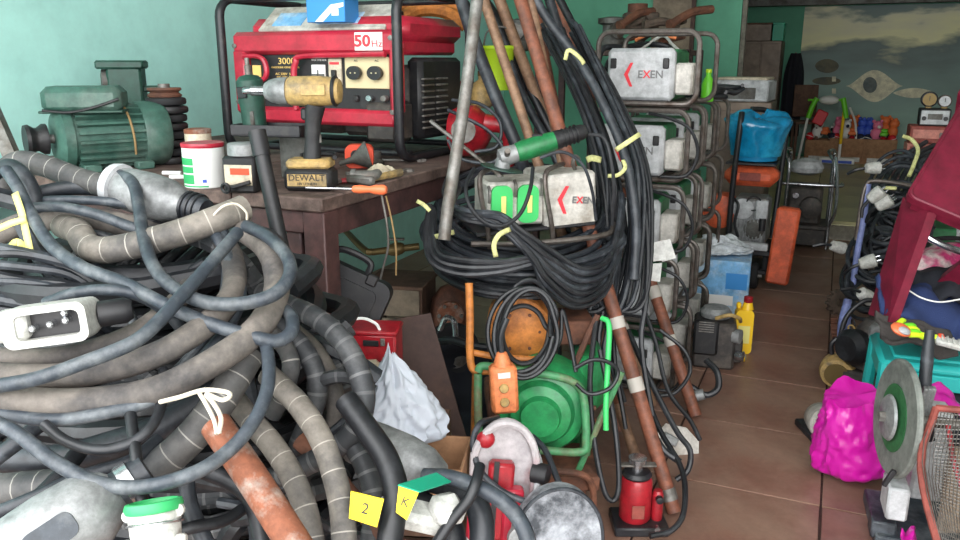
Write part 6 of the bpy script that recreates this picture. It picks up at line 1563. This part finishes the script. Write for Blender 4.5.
# white plugs on the cables
for k, (x, y, d, lab) in enumerate(((876, 195, 3.3, 'white plug on the cables just under the bent steel bar'), (884, 203, 3.3, 'white plug beside the one under the steel bar'), (868, 262, 3.25, 'white plug hanging beside the lilac upright'), (873, 168, 3.6, 'white plug above the bent steel bar'), (838, 247, 3.6, 'white plug lying at the aisle side of the lilac upright'), (866, 296, 3.1, 'white plug below the lilac upright'))):
    t = thing('power_plug', lab, 'plug', W(x, y, d), 0, rot=(.5 * k, .8, .6 * k), group='white plugs along the aisle')
    MB().lathe([(.012, -.035), (.022, -.03), (.028, .0), (.028, .028), (.02, .032)], n=14).build('shell', 'plug_white', t)
    for q in range(3): MB().cyl((.012 * math.cos(q * 2.1), .012 * math.sin(q * 2.1), .03), (.012 * math.cos(q * 2.1), .012 * math.sin(q * 2.1), .048), .003, n=6).build('pin', 'chrome', t)
    MB().tube([(0, 0, -.03), (.01, 0, -.07), (.04, 0, -.1)], .007, n=6).build('lead', 'rubber_black', t)
# dark engine beside the teal stool
en = thing('pump_motor', 'dark pump motor with fan housing between the lilac tubes and the teal stool', 'motor', FL(866, 392, 0), math.radians(-15))
MB().lathe([(.05, 0), (.07, .01), (.075, .1), (.06, .16), (.03, .2)], (0, 0, .1), (0, 0, 1), 18).build('housing', 'engine_dark', en)
MB().lathe([(.04, 0), (.065, .01), (.07, .05), (.05, .08)], (-.03, -.05, .2), (-.5, -1, 0), 18).build('fan_housing', 'rubber_black', en)
MB().box((0, 0, .05), (.16, .16, .1), bev=.008).build('base', 'engine_dark', en)
MB().box((.03, -.07, .27), (.06, .05, .06), bev=.008).build('terminal_box', 'alu', en)
MB().torus((0, 0, .22), (0, .2, 1), .077, .004, 22, 6).build('band', 'galv', en)
for k in range(8): MB().box((.075 * math.cos(k * .785), .075 * math.sin(k * .785), .15), (.012, .012, .09), bev=.002).build('fin', 'engine_dark', en)
# strange small parts along the edge of the aisle
for k, (x, y, lab, mt) in enumerate(((838, 300, 'dark greasy gear standing at the aisle edge below the white plug', 'junk_brown'), (836, 330, 'rusty gear lying at the aisle edge before the lilac tubes', 'rust_dark'))):
    t = thing('spur_gear', lab, 'gear', FL(x, y + 14, 0), .4 * k, rot=(math.radians(80), 0, .6 + k))
    MB().lathe([(.02, -.015), (.055, -.015), (.055, .015), (.02, .015)], (0, .06, 0), (0, 0, 1), 20, closed=True).build('rim', mt, t)
    for q in range(12): MB().box((.06 * math.cos(q * .5236), .06 + .06 * math.sin(q * .5236), 0), (.014, .014, .028), rot=(0, 0, q * .5236), bev=.002).build('tooth', mt, t)
# yellow black chain hoist
yh = thing('chain_hoist', 'yellow and black chain hoist lying on the floor beside the magenta bag', 'hoist', FL(836, 388, 0), math.radians(10))
MB().lathe([(.03, -.045), (.06, -.04), (.068, -.02), (.068, .02), (.06, .04), (.03, .045)], (0, 0, .075), (.3, 1, .1), 22).build('drum', 'tool_yellow', yh)
MB().lathe([(.02, -.05), (.045, -.05), (.045, -.04)], (0, 0, .075), (.3, 1, .1), 18).build('cover_cap', 'brass', yh)
for k in range(7):
    MB().torus((.035 + .006 * math.sin(k), -.02 + .004 * k, .14 + .022 * k), (1, .3 + (k % 2), .2), .013, .0035, 12, 5).build('chain_link', 'tool_yellow' if k % 2 else 'black_paint', yh)
MB().tube([(-.03, 0, .14), (-.035, 0, .18), (-.015, 0, .205), (.01, 0, .19), (.008, 0, .165)], .009, n=8).build('hook', 'black_paint', yh)
MB().box((0, .05, .07), (.08, .04, .1), bev=.01).build('gear_case', 'black_paint', yh)
# round fan head of the grey motor behind the bag
fm = thing('grey_motor', 'grey motor with slotted fan cover lying behind the magenta bag', 'motor', FL(824, 441, 0), math.radians(25))
fax = Vector((-.25, -1, .25)).normalized()
MB().lathe([(.02, .0), (.05, .002), (.058, .01), (.06, .03), (.055, .14), (.04, .17)], (0, -.02, .065), -fax, 26).build('casing', 'dirty_white', fm)
e1 = fax.orthogonal().normalized(); e2 = fax.cross(e1)
for k in range(16):
    a_ = k * math.pi / 8
    dv = e1 * math.cos(a_) + e2 * math.sin(a_)
    MB().tube([Vector((0, -.02, .065)) + fax * .002 + dv * .022, Vector((0, -.02, .065)) - fax * .006 + dv * .05], .0035, n=5, smooth=False).build('fan_slot', 'black_plastic', fm)
MB().lathe([(.004, 0), (.016, 0), (.012, .005)], (0, -.02, .065), fax, 14).build('centre_cap', 'alu', fm)
MB().box((.0, .06, .012), (.1, .14, .024), bev=.004).build('foot', 'rubber_black', fm)
# magenta bag
mg = sack('magenta_bag', 'shiny magenta plastic bag standing on the floor beside the grey disc', FL(856, 478, 0), .235, .18, .3, 'magenta_bag', 23, top=.7, crump=.0055)
mg.rotation_euler = (math.radians(4), math.radians(-10), YAW)
# teal stool
tl = FL(862, 470, 0)
TS = Matrix.Translation
ts = thing('teal_stool', 'glossy teal plastic stool under the folded clothes', 'stool', W(930, 470, 2.55) * 1.0, math.radians(4))
ts.location = (W(925, 365, 2.5).x + .07, W(925, 365, 2.5).y + .1, 0)
zt = W(925, 366, 2.45).z
MB().box((0, 0, zt - .015), (.42, .3, .035), bev=.014).build('seat', 'teal_plastic', ts)
MB().box((0, 0, zt + .006), (.34, .22, .012), bev=.005).build('seat_panel', 'teal_plastic', ts)
for sx in (-1, 1):
    for sy in (-1, 1):
        MB().tube([(sx * .19, sy * .13, zt - .01), (sx * .205, sy * .15, 0)], [.022, .017], n=8, smooth=False).build('leg', 'teal_plastic', ts)
for sy in (-1, 1): MB().box((0, sy * .138, zt - .055), (.38, .012, .05), bev=.004).build('apron', 'teal_plastic', ts)
for sx in (-1, 1): MB().box((sx * .196, 0, zt - .055), (.012, .26, .05), bev=.004).build('apron', 'teal_plastic', ts)
# clothes on the stool
def cloth(name, label, pts, m, seed, cat='clothing', th=.012, fold=.012, nu=26, nv=18, lift=.0):
    """cloth laid over four corners (given as seen, with distances), wrinkled"""
    A, B, C_, D = [W(*p) for p in pts]
    rnd = random.Random(seed); ph = [rnd.uniform(0, 6) for _ in range(4)]
    nrm = (B - A).cross(D - A).normalized()
    if nrm.dot(CC - A) < 0: nrm = -nrm
    def f(u, v):
        p = A.lerp(B, u).lerp(D.lerp(C_, u), v)
        return p + nrm * (fold * (math.sin(7 * u + 4 * v + ph[0]) + .7 * math.sin(11 * v - 5 * u + ph[1]) + .4 * math.sin(19 * u + 7 * v + ph[2])) + lift * math.sin(math.pi * u) * math.sin(math.pi * v)) + Vector((0, 0, .008 * math.sin(9 * u + ph[3])))
    return single(name, MB().grid(f, nu, nv), m, label, cat, solid=th, angle=80)
cloth('grey_apron', 'dark grey cloth hanging over the front of the teal stool', [(874, 312, 2.47), (948, 332, 2.42), (958, 356, 2.38), (886, 340, 2.4)], 'grey_cloth', 3, lift=.02)
cloth('navy_trousers', 'folded navy trousers lying on the teal stool', [(884, 285, 2.62), (975, 288, 2.62), (985, 352, 2.42), (890, 320, 2.46)], 'navy_cloth', 5, lift=.03, th=.02)
cloth('black_jacket', 'black jacket with white piping lying over the navy trousers', [(905, 272, 2.66), (985, 262, 2.66), (990, 308, 2.5), (925, 302, 2.52)], 'black_cloth', 8, lift=.03, th=.018)
cloth('flower_towel', 'pink flower print cloth bundle behind the black jacket', [(898, 250, 2.78), (985, 247, 2.78), (985, 280, 2.66), (890, 276, 2.66)], 'flower_print', 11, lift=.03, th=.02, fold=.006)
cloth('navy_sleeve', 'navy sleeve hanging down beside the burgundy stool leg', [(876, 278, 2.6), (900, 282, 2.56), (898, 318, 2.46), (880, 312, 2.48)], 'navy_cloth', 15, lift=.02)
cable([(908, 290, 2.49), (922, 298, 2.46), (940, 302, 2.45), (962, 299, 2.46)], .0025, 'white_paint', 'white piping cord along the black jacket', 'cord', 'piping_cord')
# bright toys/gloves on the cloth
fg = thing('fluoro_glove', 'bright orange and lime glove lying on the dark grey cloth', 'glove', W(904, 330, 2.33), 0, rot=(.5, .2, YAW + .2))
MB().ball((-.01, 0, 0), .03, (1.1, .9, .45)).build('palm', 'orange_plastic', fg)
MB().ball((-.012, -.012, .008), .018, (1.1, .9, .45)).build('patch', 'silver_paint', fg)
for k in range(4): MB().tube([(.01, -.016 + .011 * k, 0), (.035, -.02 + .013 * k, .006), (.058 - .004 * abs(k - 1), -.022 + .014 * k, 0)], [.009, .008, .006], n=8).build('finger', 'fluoro' if k % 2 == 0 else 'toy_green', fg)
MB().tube([(-.01, .02, 0), (.01, .036, .004), (.025, .042, 0)], [.009, .008, .006], n=8).build('thumb', 'fluoro', fg)
f2 = thing('lime_strap', 'lime green strap ending in an orange clip beside the glove', 'strap', W(930, 336, 2.32), 0, rot=(.4, .1, YAW - .25))
MB().box((0, 0, 0), (.08, .018, .008), bev=.003).build('strap', 'fluoro', f2)
MB().box((.028, 0, .006), (.016, .02, .008), bev=.003).build('clip', 'orange_red', f2)
kb = thing('grey_grip', 'pale grey ribbed plastic grip at the edge of the teal stool', 'grip', W(952, 344, 2.3), 0, rot=(.3, .2, YAW - .3))
MB().box((0, 0, 0), (.09, .035, .02), bev=.006).build('grip', 'plug_white', kb)
for k in range(5): MB().box((-.03 + .015 * k, 0, .012), (.006, .03, .006), bev=.002).build('rib', 'plug_white', kb)
# burgundy stool, leaning over
A = W(905, 196, 2.4); B = W(972, 84, 2.62); D = W(1012, 240, 2.28)
ey = (B - A).normalized(); ex = D - A; ex = (ex - ey * ex.dot(ey)).normalized(); ez = ex.cross(ey)
bs = thing('burgundy_stool', 'burgundy plastic stool with splayed legs tipped over the folded clothes', 'stool', A)
Rm = Matrix(((ex.x, ey.x, ez.x), (ex.y, ey.y, ez.y), (ex.z, ey.z, ez.z)))
wA, hA = (D - A).length, (B - A).length
def BSP(mb): return mb.xf(Rm.to_4x4())
BSP(MB().prism([(wA / 2 + a, hA / 2 + b) for a, b in rrect(wA, hA, .03)], (0, 0, -.011), (1, 0, 0), (0, 1, 0), .022)).build('seat', 'burgundy', bs)
BSP(MB().tube([(wA / 2 + a, hA / 2 + b, 0.0) for a, b in rrect(wA - .012, hA - .012, .03)], .006, n=6, closed=True, smooth=False)).build('seat_rim', 'burgundy', bs)
for (x, y, sx, sy) in ((wA - .04, .03, 1, -1), (.04, hA - .03, -1, 1), (wA - .04, hA - .03, 1, 1)):
    BSP(MB().prism([(-.035, 0), (.03, 0), (.022, -.33), (-.022, -.33)] if sx < 0 else [(-.03, 0), (.035, 0), (.022, -.33), (-.022, -.33)], (x + sx * .03, y + sy * .01, -.015), (1, 0, -sx * .22), (sx * .22, 0, 1), .03)).build('leg', 'burgundy', bs)
for (x0, y0, x1, y1) in ((.03, .012, wA - .03, .012), (.03, hA - .012, wA - .03, hA - .012), (.012, .03, .012, hA - .03), (wA - .012, .03, wA - .012, hA - .03)):
    BSP(MB().box(((x0 + x1) / 2, (y0 + y1) / 2, -.035), (abs(x1 - x0) + .012, abs(y1 - y0) + .012, .035), bev=.004)).build('apron', 'burgundy', bs)
def quad_slab(corners, th):
    P = [W(*c) for c in corners]; n = (P[1] - P[0]).cross(P[3] - P[0]).normalized() * th
    if n.dot(CC - P[0]) > 0: n = -n
    P = [p - A for p in P]
    return MB()._add(P + [p + n for p in P], [(0, 1, 2, 3), (7, 6, 5, 4), (0, 4, 5, 1), (1, 5, 6, 2), (2, 6, 7, 3), (3, 7, 4, 0)])
quad_slab([(903, 197, 2.5), (928, 212, 2.375), (889, 322, 2.44), (868, 314, 2.58)], .03).build('leg', 'burgundy', bs)
cable([(916, 226, 2.55), (926, 236, 2.53), (945, 246, 2.52), (975, 256, 2.52)], .011, 'chrome', 'bent chrome tube under the burgundy stool seat', 'tube', 'chrome_tube')
cable([(918, 244, 2.75), (930, 240, 2.75), (950, 238, 2.75), (975, 240, 2.75)], .008, 'rubber_black', 'black cable behind the bent chrome tube', 'cable', 'rubber_cable')
# disc cutter
dc = thing('disc_cutter', 'floor cutter with large worn grey disc seen edge on beside the magenta bag', 'cutter', FL(905, 533, 0), math.radians(5))
dz = Matrix.LocRotScale(dc.location, dc.rotation_euler.to_quaternion(), None).inverted()
def DL(x, y, d): return dz @ W(x, y, d)
cD = DL(897, 418, 2.06)
dax = Vector((-1, -.17, .05)).normalized()
MB().lathe([(.012, -.006), (.1, -.008), (.148, -.008), (.153, -.004), (.153, .004), (.148, .008), (.1, .008), (.012, .006)], cD, dax, 44).build('disc', 'disc_grey', dc)
MB().lathe([(.02, .007), (.088, .009), (.088, .0105), (.02, .0105)], cD, dax, 36).build('disc_label', 'disc_green', dc)
MB().lathe([(.01, .01), (.06, .012), (.055, .018), (.02, .022)], cD + dax * .008, dax, 28).build('flange', 'alu', dc)
MB().lathe([(.006, .01), (.014, .01), (.014, .03)], cD + dax * .016, dax, 6).build('nut', 'galv', dc)
MB().cyl(cD, cD - dax * .16, .014, n=12).build('spindle', 'galv', dc)
MB().box(DL(895, 496, 2.06), (.05, .1, .09), bev=.006).build('pedestal', 'silver_paint', dc)
MB().box((.06, .02, .02), (.3, .26, .04), bev=.005).build('base', 'rubber_blue', dc)
MB().box((-.07, -.06, .045), (.06, .06, .05), bev=.004).build('foot_clamp', 'rubber', dc)
MB().box(DL(928, 450, 2.2), (.08, .1, .26), bev=.008).build('motor_column', 'silver_paint', dc)
for k in range(3): MB().box(DL(917 + 4 * k, 420, 2.1), (.01, .02, .2), rot=(.15, .06, 0), bev=.002).build('guide_rod', 'alu', dc)
MB().tube([DL(930, 330, 2.12), DL(927, 360, 2.12), DL(925, 395, 2.12), DL(930, 440, 2.15)], [.012, .016, .016, .014], n=10, flat=.8).build('feed_handle', 'rubber', dc)
MB().box(DL(889, 478, 2.0), (.012, .012, .05), rot=(0, .4, 0), bev=.002).build('lock_lever', 'black_plastic', dc)
# red mesh basket at the corner
rbk = thing('wire_basket', 'red rimmed wire mesh basket at the lower right corner', 'basket', FL(985, 575, 0), YAW)
bz_ = Matrix.LocRotScale(rbk.location, rbk.rotation_euler.to_quaternion(), None).inverted()
def BL(x, y, d): return bz_ @ W(x, y, d)
q0, q1, q2, q3 = BL(936, 408, 1.95), BL(1020, 415, 1.85), BL(1010, 600, 1.7), BL(948, 580, 1.75)
q4 = BL(921, 470, 1.88)
MB().tube([q0, q1], .009, n=8, smooth=False).build('rim', 'brick_red_box', rbk)
MB().tube([q0, q4, q3], .009, n=8, res=5).build('rim', 'brick_red_box', rbk)
MB().tube([q1, q2], .009, n=8, smooth=False).build('rim', 'brick_red_box', rbk)
MB().tube([BL(948, 425, 1.93), BL(956, 470, 1.88), BL(975, 520, 1.82)], .006, n=6).build('brace', 'red_jack', rbk)
ms = MB()
for k in range(26):
    t = k / 25
    ms.tube([q0.lerp(q1, t), q4.lerp(q2, t) + Vector((0, 0, .02)), q3.lerp(q2, t)], .0013, n=3, res=3)
for k in range(40):
    t = k / 39
    ms.tube([q0.lerp(q3, t).lerp(q4, .35 * math.sin(math.pi * t)), q1.lerp(q2, t)], .0013, n=3, smooth=False)
mo_ = ms.build('wire_mesh', 'galv', rbk); mo_['kind'] = 'stuff'
single('plywood_offcut', MB().prism([(-.1, -.12), (.1, -.12), (.1, .12), (-.1, .12)], W(985, 490, 2.0), CR, (CU * .95 - CF * .3), .015), 'plywood', 'grey plywood offcut standing behind the wire basket', 'offcut')
cloth('magenta_scrap', 'small magenta plastic scrap at the foot of the disc cutter', [(900, 532, 1.98), (914, 528, 2.0), (918, 542, 1.96), (902, 548, 1.94)], 'magenta_bag', 4, 'plastic', th=.003, fold=.004, nu=8, nv=8)
cloth('magenta_sheet', 'magenta plastic sheet tucked between the disc cutter and the teal stool', [(914, 380, 2.3), (952, 388, 2.3), (962, 414, 2.24), (922, 404, 2.24)], 'magenta_bag', 6, 'plastic', th=.004, fold=.006, nu=12, nv=8)
single('tarpaulin_bundle', MB().ball(W(950, 405, 2.6), .16, (1.2, .9, .9), n=20, m=12), 'black_cloth', 'dark bundle under the teal stool', 'bundle')
# ---- pile of old electrical boxes on the row
ez_ = [(.2, .055, 'salmon', 'salmon coloured metal box at the bottom of the radio pile'), (.19, .06, 'brick_red_box', 'brick red metal box under the silver radio')]
r = W(924, 157, 1.0) - CC; py_ = 5.1; p = CC + r * (py_ / r.y)
pile = Vector((p.x, py_, p.z))
tbx = thing('steel_stand', 'dark steel stand carrying the radio pile behind the cables', 'stand', (pile.x, pile.y, 0))
MB().box((0, 0, pile.z - .012), (.3, .25, .024), bev=.003).build('top', 'bench_steel', tbx)
for sx in (-.13, .13):
    for sy in (-.1, .1): MB().box((sx, sy, (pile.z - .024) / 2), (.03, .03, pile.z - .024), bev=.002).build('leg', 'bench_steel', tbx)
z = pile.z
for w_, h_, mt, lab in ((.2, .08, 'salmon', ez_[0][3]), (.19, .095, 'brick_red_box', ez_[1][3])):
    t = thing('metal_box', lab, 'metal box', (pile.x, pile.y, z), .03)
    MB().box((0, 0, h_ / 2), (w_, .18, h_), bev=.006).build('box', mt, t)
    MB().box((0, -.0915, h_ * .55), (w_ * .85, .004, h_ * .5), bev=.001).build('face_plate', 'salmon' if mt != 'salmon' else 'brick_red_box', t)
    MB().box((w_ * .3, -.095, h_ * .5), (.02, .006, .03), bev=.002).build('catch', 'galv', t)
    z += h_ + .001
rd = thing('car_radio', 'silver and black radio on the brick red metal box', 'radio', (pile.x + .02, pile.y, z), -.02)
MB().box((0, 0, .045), (.15, .16, .09), bev=.005).build('case', 'black_plastic', rd)
MB().box((0, -.0815, .045), (.135, .006, .075), bev=.003).build('front_panel', 'silver_paint', rd)
MB().box((-.0, -.086, .05), (.07, .004, .03), bev=.001).build('display', 'junk_grey', rd)
for s in (-1, 1): MB().lathe([(.006, 0), (.012, 0), (.011, .01)], (.052 * s, -.085, .04), (0, -1, 0), 12).build('knob', 'black_plastic', rd)
z += .091
for k, (dx, mt, lab) in enumerate(((-.035, 'brass', 'brass ringed gauge standing on the radio'), (.04, 'silver_paint', 'white faced gauge standing on the radio'))):
    t = thing('pressure_gauge', lab, 'gauge', (pile.x + .02 + dx, pile.y - .02, z), 0, 'gauges on the radio')
    rr = .042 if k == 0 else .034
    MB().lathe([(rr * .9, -.02), (rr, -.018), (rr, .012), (rr * .85, .016)], (0, 0, rr + .006), (0, -1, 0), 22).build('case', 'black_plastic' if k == 0 else 'steel_tube', t)
    MB().lathe([(.001, .013), (rr * .8, .013), (rr * .8, .017)], (0, 0, rr + .006), (0, -1, 0), 22).build('dial', mt, t)
    MB().box((0, -.019, rr + .012), (.003, .003, rr * .6)).build('needle', 'black_ink', t)
    MB().box((0, 0, .005), (.03, .03, .01), bev=.002).build('stub', 'brass', t)

# ------------------------------------------------------------------ small pieces go under the part that carries them
RULES = [(('socket', 'socket_plate', 'voltmeter', 'voltmeter_scale', 'needle', 'switch_plate', 'breaker_switch', 'switch_label', 'terminal', 'terminal_nut', 'socket_hole', 'lettering', 'warning_label'), ('control_panel',)),
         (('frequency_sticker', 'bolt', 'cowl_bead'), ('front_cowl',)), (('vent_slat',), ('blower_cover',)), (('fuel_cap',), ('fuel_tank',)),
         (('latch', 'chevron_logo', 'lettering'), ('front_cover',)), (('chevron_logo', 'lettering', 'hook'), ('body',)), (('socket_label',), ('socket_cover',)),
         (('battery_label', 'battery_top', 'lettering'), ('battery',)), (('label_band', 'label_mark', 'label', 'rim', 'lid'), ('can',)),
         (('grip_rib',), ('rear_grip',)), (('slide_switch', 'side_label', 'rear_band'), ('motor_housing',)), (('cutting_disc',), ('spindle_boss',)),
         (('button', 'label', 'neck'), ('case',)), (('worn_label',), ('cylinder',)), (('pump_socket',), ('pump_tube',)), (('cover_ring', 'hub_cap'), ('recoil_cover',)),
         (('bolt',), ('drum', 'flange')), (('louvre',), ('exhaust_cover',)), (('cap',), ('neck', 'body')), (('cooling_fin', 'carburettor', 'fuel_line'), ('engine_block',)),
         (('tank_label',), ('fuel_tank',)), (('disc_label', 'flange', 'nut'), ('disc',)), (('lettering', 'boss', 'pin', 'socket_floor', 'cable_gland'), ('shell',)),
         (('display', 'knob'), ('front_panel',)), (('catch',), ('face_plate',)), (('needle',), ('dial',)), (('ear', 'muzzle'), ('head',)), (('stripe',), ('ball',)),
         (('wheel',), ('body',)), (('tray_band',), ('tray',)), (('seat_panel', 'seat_rim'), ('seat',)), (('handle_slot', 'cord_handle', 'lid'), ('box',)), (('band',), ('tube',)),
         (('bail',), ('pail',)), (('printed_band', 'printed_mark', 'printed_panel', 'printed_line'), ('carton',)), (('lettering',), ('card',)), (('fin', 'foot'), ('casing',)), (('tooth',), ('rim',)),
         (('fan_slot', 'centre_cap'), ('casing',)), (('hinge_ear', 'wire_clip'), ('body',)), (('patch', 'finger', 'thumb'), ('palm',)), (('rib',), ('grip',)), (('petal',), ('centre',))]
def _base(n): return n.rsplit('.', 1)[0] if n[-3:].isdigit() and '.' in n else n
def _mid(o):
    b = o.bound_box
    return o.matrix_basis @ (sum((Vector(c) for c in b), Vector()) / 8)
for t_ in [o for o in list(SC.objects) if o.parent is None and o.type == 'EMPTY']:
    kids = list(t_.children)
    done = set()
    for childs, pars in RULES:
        cand = [k for k in kids if _base(k.name) in pars and k not in done]
        if not cand: continue
        for k in kids:
            if k in done or k in cand or k.children or _base(k.name) not in childs: continue
            m_ = _mid(k)
            p_ = min(cand, key=lambda c: (_mid(c) - m_).length)
            k.parent = p_; k.matrix_parent_inverse = p_.matrix_basis.inverted(); done.add(k)
